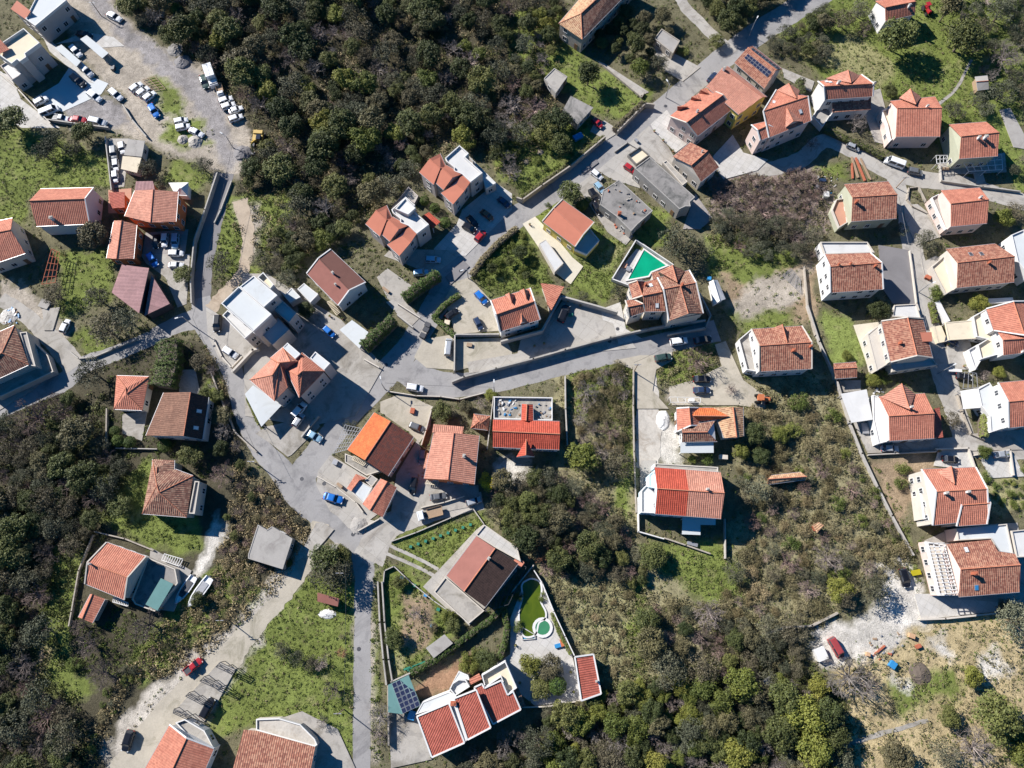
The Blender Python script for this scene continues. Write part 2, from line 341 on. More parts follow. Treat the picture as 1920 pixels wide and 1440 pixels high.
def wall_mat4(root, p, d, out):
    m = Matrix(((d.x, -out.x, 0, p.x - root.location.x), (d.y, -out.y, 0, p.y - root.location.y), (0, 0, 1, p.z - root.location.z), (0, 0, 0, 1)))
    return m
def centroid(pts):
    return Vector((sum(p[0] for p in pts) / len(pts), sum(p[1] for p in pts) / len(pts)))
def inset(pts, d):
    """move every edge of a polygon inwards by d metres"""
    n = len(pts); ar = sum(pts[i][0] * pts[(i + 1) % n][1] - pts[(i + 1) % n][0] * pts[i][1] for i in range(n))
    s = 1 if ar > 0 else -1; out = []
    for i in range(n):
        a, b, c = Vector(pts[i - 1][:2]), Vector(pts[i][:2]), Vector(pts[(i + 1) % n][:2])
        e1 = (b - a); e2 = (c - b)
        if e1.length < 1e-5 or e2.length < 1e-5: out.append(b); continue
        e1.normalize(); e2.normalize()
        n1 = Vector((-e1.y, e1.x)) * s; n2 = Vector((-e2.y, e2.x)) * s
        k = 1 + n1.dot(n2)
        out.append(b + (n1 + n2) * (d / max(k, 0.35)))
    return out
class House:
    pass
rnd = random.Random(7)
HOUSES = []
def house(name, label, cat, v, blocks, wall='white', win=True, trim=None, ch=(), sky=(), sat=(), door=True, inset_d=0.3, sd=None, cowl=False, base=-0.2, ridge=True):
    """blocks: (type, pixels, height, rise, material, {options}) - see the builder below; pixels are in survey view v"""
    rg = random.Random(sum(map(ord, label)))
    allp = []
    for b in blocks: allp += [PV(v, p, b[2]) for p in b[1]]
    c = centroid(allp); root = empty(name, (c.x, c.y, 0)); tag(root, label, cat)
    tris = []          # roof triangles in world space, to seat chimneys and skylights
    for bi, b in enumerate(blocks):
        ty, px, h, rise, mat = b[:5]
        if ty in 'GHT': rise *= 1.3
        op = b[5] if len(b) > 5 else {}
        wm = op.get('wall', wall)
        walls = MB()
        if ty in 'GH':
            e = [PV(v, p, h) for p in px[:4]]; r0 = PV(v, px[4], h + rise); r1 = PV(v, px[5], h + rise)
            th = Vector((0, 0, 0.16)); ro = MB()
            faces = [(e[0], e[1], r1, r0), (e[2], e[3], r0, r1)]
            ends = [(e[1], e[2], r1), (e[3], e[0], r0)]
            hip = [ty == 'H' or op.get('hip1'), ty == 'H' or op.get('hip0')]
            for k in (0, 1):
                if hip[k]: faces.append(ends[k])
            if op.get('two'):                      # two-tone roof: split along the slope at a fraction
                f = op['two'][0]; m0 = e[0].lerp(e[1], f); mr = r0.lerp(r1, f); m3 = e[3].lerp(e[2], f)
                sets = [([(e[0], m0, mr, r0), (m3, e[3], r0, mr)], mat), ([(m0, e[1], r1, mr), (e[2], m3, mr, r1)], op['two'][1])]
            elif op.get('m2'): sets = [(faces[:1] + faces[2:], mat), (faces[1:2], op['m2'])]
            else: sets = [(faces, mat)]
            for fs, mt in sets:
                ro = MB()
                for f in fs:
                    f = list(f)
                    nn = (f[1] - f[0]).cross(f[2] - f[0])
                    if nn.z < 0: f.reverse()
                    ro.face(f)
                    for i in range(1, len(f) - 1): tris.append((f[0], f[i], f[i + 1]))
                    g = [q - th for q in reversed(f)]; ro.face(g)
                    for i in range(len(f)):
                        a_, b_ = f[i], f[(i + 1) % len(f)]; ro.face((a_, a_ - th, b_ - th, b_))
                ro.build('roof', mt, root, uv=True)
            if ridge:
                rc = MB(); rc.tube(r0 + Vector((0, 0, .02)), r1 + Vector((0, 0, .02)), .13, .13, 6)
                rc.tube(r1, r0, .125, .125, 6)
                if ty == 'H':
                    for a_, b_ in ((e[0], r0), (e[3], r0), (e[1], r1), (e[2], r1)): rc.tube(a_, b_, .11, .11, 6)
                rc.build('ridge_cap', op.get('rm', 'ridge'), root)
            if trim or op.get('trim'):
                tr = MB(); off = Vector((0, 0, .05))
                segs = []
                if not hip[0]: segs += [(e[1], r1), (r1, e[2])]
                if not hip[1]: segs += [(e[3], r0), (r0, e[0])]
                if op.get('eavetrim'): segs += [(e[2], e[3])]
                for i in range(0, len(segs), 2):
                    tr = MB()
                    for a_, b_ in segs[i:i + 2]: tr.bar(a_ + off, b_ + off, .28, .22)
                    tr.build('verge_trim', op.get('trim') or trim, root)
            for i_, j_ in ((0, 1), (2, 3)):
                gm = MB(); o_ = Vector((0, 0, -.06)); gm.bar(e[i_] + o_, e[j_] + o_, .16, .12); gm.build('gutter', 'panelframe', root)
            ins = inset([q for q in e], inset_d)
            cx = centroid(e)
            def pull(q, other): 
                dd = (other - q); dd.z = 0
                return q + dd.normalized() * inset_d if dd.length > .1 else q
            s0, s1 = pull(r0, r1), pull(r1, r0); zt = h - .12
            w4 = [Vector((q.x, q.y, zt)) for q in ins]
            lo = [Vector((q.x, q.y, base)) for q in ins]
            for i in range(4):
                j = (i + 1) % 4; walls.face((lo[i], lo[j], w4[j], w4[i]))
            if not hip[0]: walls.face((w4[1], w4[2], s1 - Vector((0, 0, .22))))
            if not hip[1]: walls.face((w4[3], w4[0], s0 - Vector((0, 0, .22))))
            ring = ins
            KEEP.append([(q.x, q.y) for q in e])
        elif ty == 'F':
            e = [PV(v, p, h) for p in px]; pr = op.get('par', 0.35); pm = op.get('pm', wm)
            ins = [Vector((q.x, q.y)) for q in e]
            walls_h = h - pr - .02
            ro = MB(); inner = inset(ins, .22) if pr > 0 else ins
            z = h - pr
            slab = MB(); slab.prism([(q.x, q.y) for q in inner], z - .2, z)
            so_ = slab.build('roof', mat, root, uv=True)
            f = [Vector((q.x, q.y, z)) for q in inner]
            bm_t = [f[0]]
            for i in range(1, len(f) - 1): tris.append((f[0], f[i], f[i + 1]))
            if pr > 0:
                pa = MB(); n = len(ins)
                for i in range(n):
                    j = (i + 1) % n; a0, a1, b0, b1 = ins[i], ins[j], inner[i], inner[j]
                    for (p_, q_, z0, z1) in ():
                        pass
                    pa.face(((a0.x, a0.y, h), (a1.x, a1.y, h), (b1.x, b1.y, h), (b0.x, b0.y, h)))
                    pa.face(((b0.x, b0.y, h), (b1.x, b1.y, h), (b1.x, b1.y, z - .1), (b0.x, b0.y, z - .1)))
                    pa.face(((a1.x, a1.y, h), (a0.x, a0.y, h), (a0.x, a0.y, z - .3), (a1.x, a1.y, z - .3)))
                pa.build('parapet', pm, root)
            ring = inset(ins, .02)
            n = len(ring)
            if not op.get('posts'):
                for i in range(n):
                    j = (i + 1) % n; walls.face(((ring[i].x, ring[i].y, base), (ring[j].x, ring[j].y, base), (ring[j].x, ring[j].y, h - pr - .05 if pr else h - .21), (ring[i].x, ring[i].y, h - pr - .05 if pr else h - .21)))
            else:
                for q in inset(ins, .2):
                    pp = MB(); pp.box((q.x, q.y, (h - .2) / 2), (.16, .16, h - .2)); pp.build('post', op['posts'], root)
            KEEP.append([(q.x, q.y) for q in e])
        elif ty == 'S':                            # one planar or bent sheet with a height for every corner: rise is the list of heights
            e = [PV(v, p, h + z) for p, z in zip(px, rise)]; ro = MB(); th = Vector((0, 0, .12)); f = list(e)
            ar = sum(f[i].x * f[(i + 1) % len(f)].y - f[(i + 1) % len(f)].x * f[i].y for i in range(len(f)))
            if ar < 0: f.reverse()
            fl = op.get('fan')
            ro.face(f); ro.face([q - th for q in reversed(f)])
            for i in range(len(f)):
                a_, b_ = f[i], f[(i + 1) % len(f)]; ro.face((a_, a_ - th, b_ - th, b_))
            for i in range(1, len(f) - 1): tris.append((f[0], f[i], f[i + 1]))
            ro.build('roof', mat, root, uv=True)
            if op.get('trim'):
                tr = MB()
                for i in range(len(f)): tr.bar(f[i] + Vector((0, 0, .05)), f[(i + 1) % len(f)] + Vector((0, 0, .05)), .3, .24)
                tr.build('verge_trim', op['trim'], root)
            ring = inset([(q.x, q.y) for q in f], op.get('ins', inset_d)); n = len(f)
            if op.get('posts'):
                for q, g in zip(ring, f):
                    pp = MB(); pp.box((q.x, q.y, (g.z - .1) / 2), (.16, .16, g.z - .1)); pp.build('post', op['posts'], root)
            elif not op.get('nowall'):
                for i in range(n):
                    j = (i + 1) % n; walls.face(((ring[i].x, ring[i].y, base), (ring[j].x, ring[j].y, base), (ring[j].x, ring[j].y, f[j].z - .16), (ring[i].x, ring[i].y, f[i].z - .16)))
            KEEP.append([(q.x, q.y) for q in f])
        elif ty == 'T':                            # cross gable: left foot, right foot, front apex, back apex
            a_, b_ = PV(v, px[0], h), PV(v, px[1], h); f_, k_ = PV(v, px[2], h + rise), PV(v, px[3], h + rise)
            ro = MB(); th = Vector((0, 0, .14))
            for t3 in ((a_, f_, k_), (b_, k_, f_)):
                t3 = list(t3)
                if (t3[1] - t3[0]).cross(t3[2] - t3[0]).z < 0: t3.reverse()
                ro.face(t3); ro.face([q - th for q in reversed(t3)]); tris.append(tuple(t3))
                for i in range(3): ro.face((t3[i], t3[i] - th, t3[(i + 1) % 3] - th, t3[(i + 1) % 3]))
            g = ro.build('gable_roof', mat, root, uv=True)
            rc = MB(); rc.tube(f_, k_, .11, .11, 6); rc.build('ridge_cap', 'ridge', root)
            wl = MB(); d = (k_ - f_); d.z = 0; d = d.normalized() * .25 if d.length > 0 else d
            A, B_, F_ = a_ + d, b_ + d, f_ + d; z0 = op.get('z0', h - 2.0)
            wl.face((Vector((A.x, A.y, z0)), Vector((B_.x, B_.y, z0)), B_ - th * 1.3, F_ - th * 1.3, A - th * 1.3)); wl.build('gable_wall', wm, root)
            if op.get('trim') or trim:
                tr = MB(); tr.bar(a_, f_, .22, .2); tr.bar(f_, b_, .22, .2); tr.build('verge_trim', op.get('trim') or trim, root)
            continue
        if walls.f: walls.build('wall', wm, root)
        # windows and a door on each wall of the block
        if win and not op.get('posts') and not op.get('nowall') and not op.get('nowin') and h >= 2.2:
            n = len(ring); hh = h - (op.get('par', .35) if ty == 'F' else 0); fl = max(1, int((hh + .5) / 2.9))
            wme, pme = _shared('win', win_mesh); dme, hme = _shared('door', door_mesh)
            cen = centroid(ring); made_door = False
            for i in range(n):
                a_, b_ = Vector(ring[i][:2]), Vector(ring[(i + 1) % n][:2]); e_ = b_ - a_; L = e_.length
                if L < 2.4: continue
                d = e_.normalized(); out = Vector((d.y, -d.x)); mid = (a_ + b_) / 2
                if out.dot(mid - cen) < 0: out = -out
                if any(inpoly(mid.x + out.x * .6, mid.y + out.y * .6, kp) for kp in KEEP[-(bi + 1):] if bi) : continue
                cols = max(1, int((L - .8) / 2.5))
                for f in range(fl):
                    z = 1.45 + f * 2.8
                    if z + .8 > hh: continue
                    for k in range(cols):
                        if rg.random() < .08: continue
                        q = a_ + d * (L * (k + .5) / cols + rg.uniform(-.2, .2))
                        dd = d if (Vector((d.x, d.y, 0)).cross(Vector((-out.x, -out.y, 0)))).z > 0 else -d
                        if f == 0 and door and not made_door and out.y < .3 and rg.random() < .5 and bi == 0:
                            o = inst('door', dme, root, wall_mat4(root, Vector((q.x + out.x * .04, q.y + out.y * .04, 1.05)), dd, out))
                            inst('handle', hme, o, Matrix()); made_door = True; continue
                        o = inst('window', wme, root, wall_mat4(root, Vector((q.x + out.x * .03, q.y + out.y * .03, z)), dd, out))
                        inst('pane', pme, o, Matrix())
    def seat(p):
        n_ = nat(v, p); d = ray(*n_); o = Vector((0, 0, HC)); best = None
        for t3 in tris:
            nn = (t3[1] - t3[0]).cross(t3[2] - t3[0])
            if abs(nn.dot(d)) < 1e-9: continue
            t = nn.dot(t3[0] - o) / nn.dot(d); q = o + d * t
            if inpoly(q.x, q.y, [(k.x, k.y) for k in t3]) and (best is None or q.z > best[0].z):
                nn.normalize(); best = (q, nn if nn.z > 0 else -nn)
        if best is None: best = (PV(v, p, blocks[0][2]), Vector((0, 0, 1)))
        return best
    ang = 0
    if blocks[0][0] in 'GH':
        a_, b_ = PV(v, blocks[0][1][4], 0), PV(v, blocks[0][1][5], 0); ang = math.atan2(b_.y - a_.y, b_.x - a_.x)
    for c_ in ch:
        q, nn = seat(c_[:2]); s = c_[2] if len(c_) > 2 else 1.0; hc = .95 * s
        cm = c_[3] if len(c_) > 3 else 'white'
        a = MB(); a.box(q + Vector((0, 0, hc / 2 - .3)), (.62 * s, .5 * s, hc + .6), ang)
        o = a.build('chimney', cm, root)
        a = MB(); a.box(q + Vector((0, 0, hc + .09)), (.82 * s, .68 * s, .12), ang)
        a.box(q + Vector((0, 0, hc + .22)), (.4 * s, .3 * s, .14), ang, 0)
        cc = a.build('chimney_cap', 'kerbwall' if cm == 'white' else 'brick', None, loc=root.location); cc.parent = o; cc.location = (0, 0, 0)
    for c_ in sky:
        q, nn = seat(c_[:2]); mt = c_[2] if len(c_) > 2 else 'lampwhite'; e_ = Vector((-nn.y, nn.x, 0))
        if e_.length < .05: e_ = Vector((math.cos(ang), math.sin(ang), 0))
        e_.normalize(); g_ = nn.cross(e_); rot = Matrix((e_, g_, nn)).transposed()
        a = MB(); a.box(q + nn * .06, (.85, 1.15, .12), tilt=rot); o = a.build('skylight', 'metal', root)
        a = MB(); a.box(q + nn * .13, (.65, .95, .03), tilt=rot); cc = a.build('pane', mt, None, loc=root.location); cc.parent = o; cc.location = (0, 0, 0)
    HOUSES.append((root, v, blocks)); root['_'] = 0; del root['_']
    return root, seat
def panels(root, seat, v, quad, nx, ny, th=.1):
    """a grid of solar panels laid between four corners of the roof"""
    c = [seat(p) for p in quad]; pts = [q + n_ * .14 for q, n_ in c]; nn = c[0][1]
    for j in range(ny):
        for i in range(nx):
            def at(a, b): return pts[0].lerp(pts[1], a).lerp(pts[3].lerp(pts[2], a), b)
            g = .04; q = [at((i + g) / nx, (j + g) / ny), at((i + 1 - g) / nx, (j + g) / ny), at((i + 1 - g) / nx, (j + 1 - g) / ny), at((i + g) / nx, (j + 1 - g) / ny)]
            m = MB(); lo = [k - nn * .06 for k in q]
            if (q[1] - q[0]).cross(q[2] - q[0]).z < 0: q.reverse(); lo.reverse()
            m.face(q); m.face(list(reversed(lo)))
            for k in range(4): m.face((q[k], lo[k], lo[(k + 1) % 4], q[(k + 1) % 4]))
            o = m.build('solar_panel', 'panelframe', root)
            cq = [sum((z for z in q), Vector()) / 4]; q2 = [cq[0].lerp(z, .9) + nn * .012 for z in q]
            m = MB(); m.face(q2); o2 = m.build('cell', 'panel', None, loc=root.location); o2.parent = o; o2.location = (0, 0, 0)
# ------------------------------------------------------------------ walls, fences, hedges along a surveyed line
def wallrun(name, label, cat, v, pts, h, th, mat, group=None, z0=-0.1, closed=False, cap=None):
    w_ = [PV(v, p, h) for p in pts]
    if closed: w_.append(w_[0])
    root = empty(name, (w_[0].x, w_[0].y, 0)); tag(root, label, cat, group)
    m = MB()
    for a_, b_ in zip(w_, w_[1:]):
        d = (b_ - a_).normalized() * th * .48
        m.bar(Vector((a_.x, a_.y, (h + z0) / 2)) - d, Vector((b_.x, b_.y, (h + z0) / 2)) + d, th, h - z0)
    m.build('wall_body', mat, root)
    if cap:
        m = MB()
        for a_, b_ in zip(w_, w_[1:]): m.bar(Vector((a_.x, a_.y, h + .04)), Vector((b_.x, b_.y, h + .04)), th + .1, .08)
        m.build('coping', cap, root)
    return root
def sheet(name, v, pts, mat, kind='structure', label=None, cat=None):
    global ZS
    ZS += .003; m = MB(); m.prism([(q.x, q.y) for q in (PV(v, p, 0) for p in pts)], -.05, ZS); o = m.build(name, mat, None, loc=(0, 0, 0)); tag(o, kind=kind)
    PAVED.append([(q.x, q.y) for q in (PV(v, p, 0) for p in pts)]); PZ.append(ZS); return o
ZS = 0.01; PAVED = []
def smooth(pts, k=6):
    out = []; n = len(pts)
    for i in range(n - 1):
        p0, p1, p2, p3 = pts[max(i - 1, 0)], pts[i], pts[i + 1], pts[min(i + 2, n - 1)]
        for j in range(k):
            t = j / k
            out.append(tuple(.5 * (2 * b + (c - a) * t + (2 * a - 5 * b + 4 * c - d) * t * t + (3 * b - 3 * c + d - a) * t ** 3) for a, b, c, d in zip(p0, p1, p2, p3)))
    out.append(tuple(pts[-1])); return out
def road(name, pts, mat, wander=.12, label=None):
    """centre line of (px, py, width in m)"""
    global ZS
    ZS += .003; rg = random.Random(len(pts)); s = smooth(pts, 8); q = [P(a, b, 0) for a, b, _ in s]; L = []; Rr = []
    for i, p in enumerate(q):
        d = (q[min(i + 1, len(q) - 1)] - q[max(i - 1, 0)]).normalized(); n_ = Vector((-d.y, d.x, 0)); w2 = s[i][2] / 2
        L.append(p + n_ * (w2 + rg.uniform(-wander, wander))); Rr.append(p - n_ * (w2 + rg.uniform(-wander, wander)))
    m = MB()
    for i in range(len(q) - 1):
        a_, b_, c_, d_ = Rr[i], Rr[i + 1], L[i + 1], L[i]
        m.face([(k.x, k.y, ZS) for k in (a_, b_, c_, d_)])
    m.face([(L[0].x, L[0].y, -.05), (Rr[0].x, Rr[0].y, -.05), (Rr[0].x, Rr[0].y, ZS), (L[0].x, L[0].y, ZS)])
    o = m.build(name, mat, None, loc=(0, 0, 0)); tag(o, kind='structure')
    PAVED.append([(k.x, k.y) for k in L] + [(k.x, k.y) for k in reversed(Rr)]); PZ.append(ZS); return o
# ------------------------------------------------------------------ vehicles
CARK = {  # stations: x (0 rear .. 1 front), bonnet height; cabin x range at belt and at roof; heights in m for a 4.3 m car
    'hatch':  dict(L=4.1, W=1.75, bz=.95, body=[(0, .62, .72), (.02, .85, .86), (.08, .93, .97), (.5, .95, 1.0), (.74, .93, .99), (.88, .84, .93), (.96, .72, .8), (1, .55, .6)], cab=(.01, .76, .10, .60), hz=1.48),
    'sedan':  dict(L=4.5, W=1.78, bz=.92, body=[(0, .62, .7), (.02, .82, .85), (.1, .91, .97), (.3, .93, 1.0), (.7, .92, 1.0), (.87, .82, .94), (.96, .7, .8), (1, .52, .6)], cab=(.10, .74, .24, .58), hz=1.42),
    'suv':    dict(L=4.4, W=1.85, bz=1.08, body=[(0, .75, .78), (.02, .98, .9), (.08, 1.06, .98), (.5, 1.08, 1.0), (.74, 1.06, .99), (.88, .99, .94), (.97, .86, .82), (1, .62, .66)], cab=(.01, .76, .07, .62), hz=1.68),
    'van':    dict(L=5.2, W=1.95, bz=1.15, body=[(0, .9, .95), (.02, 1.14, 1.0), (.6, 1.15, 1.0), (.84, 1.1, 1.0), (.97, .88, .95), (1, .6, .85)], cab=(.0, .88, .02, .76), hz=2.05),
    'pickup': dict(L=4.9, W=1.85, bz=1.0, body=[(0, .8, .95), (.02, .98, 1.0), (.5, 1.0, 1.0), (.74, 1.0, 1.0), (.96, .86, .96), (1, .6, .85)], cab=(.36, .78, .42, .64), hz=1.68, bed=(.04, .33)),
}
def ring_loft(m, st, zlo, n_side=1, mi=0):
    """closed loft: every station is (x, half width, top z); chamfered cross-section"""
    rings = []
    for x, hw, zt in st:
        c = .16
        rings.append([(x, -hw, zlo + .1), (x, -hw, zt - c * 1.6), (x, -hw + c, zt), (x, 0, zt + .03), (x, hw - c, zt), (x, hw, zt - c * 1.6), (x, hw, zlo + .1), (x, hw - .08, zlo), (x, -hw + .08, zlo)])
    n = len(m.v); k = len(rings[0])
    for r_ in rings: m.v += r_
    for i in range(len(rings) - 1):
        for j in range(k):
            a_ = n + i * k + j; b_ = n + i * k + (j + 1) % k; m.f.append((a_, b_, b_ + k, a_ + k)); m.m.append(mi)
    m.f.append(tuple(n + j for j in reversed(range(k)))); m.m.append(mi)
    e = n + (len(rings) - 1) * k; m.f.append(tuple(e + j for j in range(k))); m.m.append(mi)
def car_meshes(kind):
    k = CARK[kind]; L, W = k['L'], k['W']; hf = k['body'][-2][1]; hw = W / 2; X = lambda f: (f - .5) * L; out = {}
    m = MB(); st = [(X(x), hw * w_, z) for x, z, w_ in k['body']]
    ring_loft(m, st, .28)
    c0, c1, r0, r1 = k['cab']; hz = k['hz']; bz = k['bz'] - .06; cw, rw = hw * .95, hw * .80
    b = [(X(c0), -cw, bz), (X(c1), -cw, bz), (X(c1), cw, bz), (X(c0), cw, bz)]
    t = [(X(r0), -rw, hz - .06), (X(r1), -rw, hz - .06), (X(r1), rw, hz - .06), (X(r0), rw, hz - .06)]
    t2 = [(X(r0) + .2, -rw + .2, hz), (X(r1) - .2, -rw + .2, hz), (X(r1) - .2, rw - .2, hz), (X(r0) + .2, rw - .2, hz)]
    for i in range(4):
        j = (i + 1) % 4; m.face((b[i], b[j], t[j], t[i])); m.face((t[i], t[j], t2[j], t2[i]))
    m.face(t2)
    for s in (-1, 1): m.box((X(c1) - .25, s * (hw + .08), bz + .12), (.14, .2, .14))     # mirrors
    if 'bed' in k:
        n0, n1 = k['bed']
        m2 = MB(); m2.box(((X(n0) + X(n1)) / 2, 0, k['bz'] + .035), (X(n1) - X(n0), W * .78, .02)); out['cargo_bed'] = mesh_of(m2, 'cargo_bed', ['darkmetal'])
        for s in (-1, 1): m.box(((X(n0) + X(n1)) / 2, s * hw * .92, k['bz'] + .12), (X(n1) - X(n0) + .2, .08, .28))
    out['body'] = mesh_of(m, 'body', ['car_white'])
    def quad(a, b_, c, d, g=.86, off=.015):
        q = [Vector(z) for z in (a, b_, c, d)]; ce = sum(q, Vector()) / 4; nn = (q[1] - q[0]).cross(q[2] - q[0]).normalized()
        if nn.dot(ce - Vector((0, 0, .9))) < 0: nn = -nn
        return [ce.lerp(z, g) + nn * off for z in q]
    for nm, i, j in (('windscreen', 1, 2), ('rear_window', 3, 0)):
        g = MB(); g.face(quad(b[i], b[j], t[j], t[i], .92)); out[nm] = mesh_of(g, nm, ['glass'])
    for s, (i, j) in ((0, (0, 1)), (1, (2, 3))):
        g = MB(); q = [Vector(z) for z in (b[i], b[j], t[j], t[i])]; mid0, mid1 = q[0].lerp(q[1], .5), q[3].lerp(q[2], .5)
        g.face(quad(q[0], mid0, mid1, q[3], .84)); g.face(quad(mid0, q[1], q[2], mid1, .84)); out['side_window.%d' % s] = mesh_of(g, 'side_window', ['glass'])
    w_ = MB(); w_.tube((0, -.11, 0), (0, .11, 0), .33, .33, 14); w_.tube((0, .11, 0), (0, -.11, 0), .33, .33, 14); out['wheel'] = mesh_of(w_, 'wheel', ['tyre'])
    w_ = MB(); w_.tube((0, -.12, 0), (0, .12, 0), .2, .2, 10); w_.tube((0, .12, 0), (0, -.12, 0), .2, .2, 10); out['rim'] = mesh_of(w_, 'rim', ['rim'])
    h_ = MB(); h_.box((0, 0, 0), (.22, .36, .14)); out['headlight'] = mesh_of(h_, 'headlight', ['lampwhite'])
    h_ = MB(); h_.box((0, 0, 0), (.14, .30, .16)); out['taillight'] = mesh_of(h_, 'taillight', ['lampred'])
    out['_'] = (L, W, k['body'][-2][1], k['bz']); return out
def car(kind, color, x, y, ang, Lpx, label, group=None, z=0.0, v='N', cat='car', name='parked_car'):
    me = _shared('car_' + kind, lambda: car_meshes(kind)); L, W, hf, bz = me['_']
    p = PV(v, (x, y), .7); n_ = nat(v, (x, y)); a2 = R(ang)
    q = P(n_[0] + math.cos(a2) * 20, n_[1] + math.sin(a2) * 20, .7); d = q - p; rz = math.atan2(d.y, d.x)
    s = (Lpx / (20 / d.length)) / L; s = min(max(s, .86), 1.12)
    r = empty(name, (p.x, p.y, ground_z(p.x, p.y) + z), rz); r.scale = (s, min(s, 1.05), min(s, 1.05)); tag(r, label, cat, group)
    o = inst('body', me['body'], r, Matrix()); o.material_slots[0].link = 'OBJECT'; o.material_slots[0].material = M['car_' + color]
    for k in ('windscreen', 'rear_window', 'side_window.0', 'side_window.1'): inst(k.split('.')[0], me[k], r, Matrix())
    if 'cargo_bed' in me: inst('cargo_bed', me['cargo_bed'], r, Matrix())
    for fx in (-.30, .31):
        for s_ in (-1, 1):
            wo_ = inst('wheel', me['wheel'], r, Matrix.Translation((fx * L, s_ * (W / 2 - .10), .33))); inst('rim', me['rim'], wo_, Matrix())
    for s_ in (-1, 1):
        inst('headlight', me['headlight'], r, Matrix.Translation((L * .462, s_ * W * .34, hf - .08)))
        inst('taillight', me['taillight'], r, Matrix.Translation((-L * .488, s_ * W * .36, bz * .8)))
    return r
def ground_z(x, y):
    z = 0.0
    for pl, zz in zip(PAVED, PZ):
        if inpoly(x, y, pl): z = max(z, zz)
    return z
PZ = []
BB = []
def tree_clear(x, y, r=0.0):
    if not BB:
        for k in KEEP + PAVED: BB.append((min(p[0] for p in k), max(p[0] for p in k), min(p[1] for p in k), max(p[1] for p in k), k))
    for x0, x1, y0, y1, k in BB:
        if x0 < x < x1 and y0 < y < y1 and inpoly(x, y, k): return False
    return True
# ------------------------------------------------------------------ plants
def leaf_arrays(cen, nrm, size, rng, aspect=.62):
    """quads at cen, facing roughly nrm, of edge length size"""
    n = len(cen); r_ = rng.normal(size=(n, 3)); t = np.cross(nrm, r_); t /= np.linalg.norm(t, axis=1)[:, None] + 1e-9
    b = np.cross(nrm, t); b /= np.linalg.norm(b, axis=1)[:, None] + 1e-9; s = size[:, None] / 2
    v = np.stack([cen - t * s, cen - b * s * aspect, cen + t * s, cen + b * s * aspect], 1); return v.reshape(-1, 3)
def np_mesh(name, verts, k, mats, tint=None, mi=None, extra=None):
    """k-gon soup mesh from an array of vertices; tint is one value per face"""
    n = len(verts) // k; me = bpy.data.meshes.new(name)
    me.vertices.add(len(verts)); me.vertices.foreach_set('co', verts.astype(np.float32).ravel())
    me.loops.add(n * k); me.loops.foreach_set('vertex_index', np.arange(n * k, dtype=np.int32))
    me.polygons.add(n); me.polygons.foreach_set('loop_start', np.arange(0, n * k, k, dtype=np.int32)); 
    try: me.polygons.foreach_set('loop_total', np.full(n, k, dtype=np.int32))
    except Exception: pass
    for m in mats: me.materials.append(M[m] if isinstance(m, str) else m)
    if mi is not None: me.polygons.foreach_set('material_index', mi.astype(np.int32))
    if tint is not None:
        a = me.attributes.new('tint', 'FLOAT', 'FACE'); a.data.foreach_set('value', tint.astype(np.float32))
    me.update(calc_edges=True); return me
def crown_arrays(rng, R_, H_, nl, per, lsz, zc, lobe=(.22, .42), flat=1.0, spread=.55, up=.25):
    """a crown as many leafy lobes scattered through a dome; returns quads and a tint per quad"""
    cs, ns, ts, ss = [], [], [], []
    for i in range(nl):
        a = rng.uniform(0, 2 * math.pi); rr = R_ * math.sqrt(rng.uniform(0, 1)) * (1 - lobe[0] * .7); lr = R_ * rng.uniform(*lobe)
        dome = math.sqrt(max(0, 1 - (rr / R_) ** 2)); z = zc + H_ * (dome * rng.uniform(.35, 1.0) - .25)
        c = np.array([rr * math.cos(a), rr * math.sin(a), z]); n = int(per * (lr / (R_ * .32)) ** 2)
        d = rng.normal(size=(n, 3)); d[:, 2] = np.abs(d[:, 2]) * 1.0 - .35 * rng.uniform(0, 1, n); d /= np.linalg.norm(d, axis=1)[:, None]
        rad = lr * rng.uniform(.72, 1.12, n) * (1 + .18 * np.sin(d[:, 0] * 5 + i) * np.cos(d[:, 1] * 5))
        p = c + d * rad[:, None] * np.array([1, 1, flat]); nn = d + rng.normal(size=(n, 3)) * spread; nn[:, 2] += up; nn /= np.linalg.norm(nn, axis=1)[:, None]
        cs.append(p); ns.append(nn); ts.append(np.clip(rng.normal(.5, .12) + rng.normal(0, .16, n), 0, 1)); ss.append(rng.uniform(.6, 1.35, n) * lsz)
    c, n, t, s = map(np.concatenate, (cs, ns, ts, ss)); return leaf_arrays(c, n, s, rng), t
def trunk_mesh(rng, R_, hz, nb=5, thick=.16, mat='bark'):
    m = MB(); z = hz * .5; m.tube((0, 0, -.3), (0, 0, z), thick * 1.3, thick, 7)
    for i in range(nb):
        a = 2 * math.pi * (i + rng.uniform(0, .6)) / nb; e = Vector((math.cos(a) * R_ * .6, math.sin(a) * R_ * .6, hz * rng.uniform(.85, 1.15)))
        mid = Vector((e.x * .4, e.y * .4, z + (e.z - z) * .55)); m.tube((0, 0, z - .1), mid, thick * .75, thick * .5, 5); m.tube(mid, e, thick * .5, thick * .2, 5)
    return mesh_of(m, 'trunk', [mat])
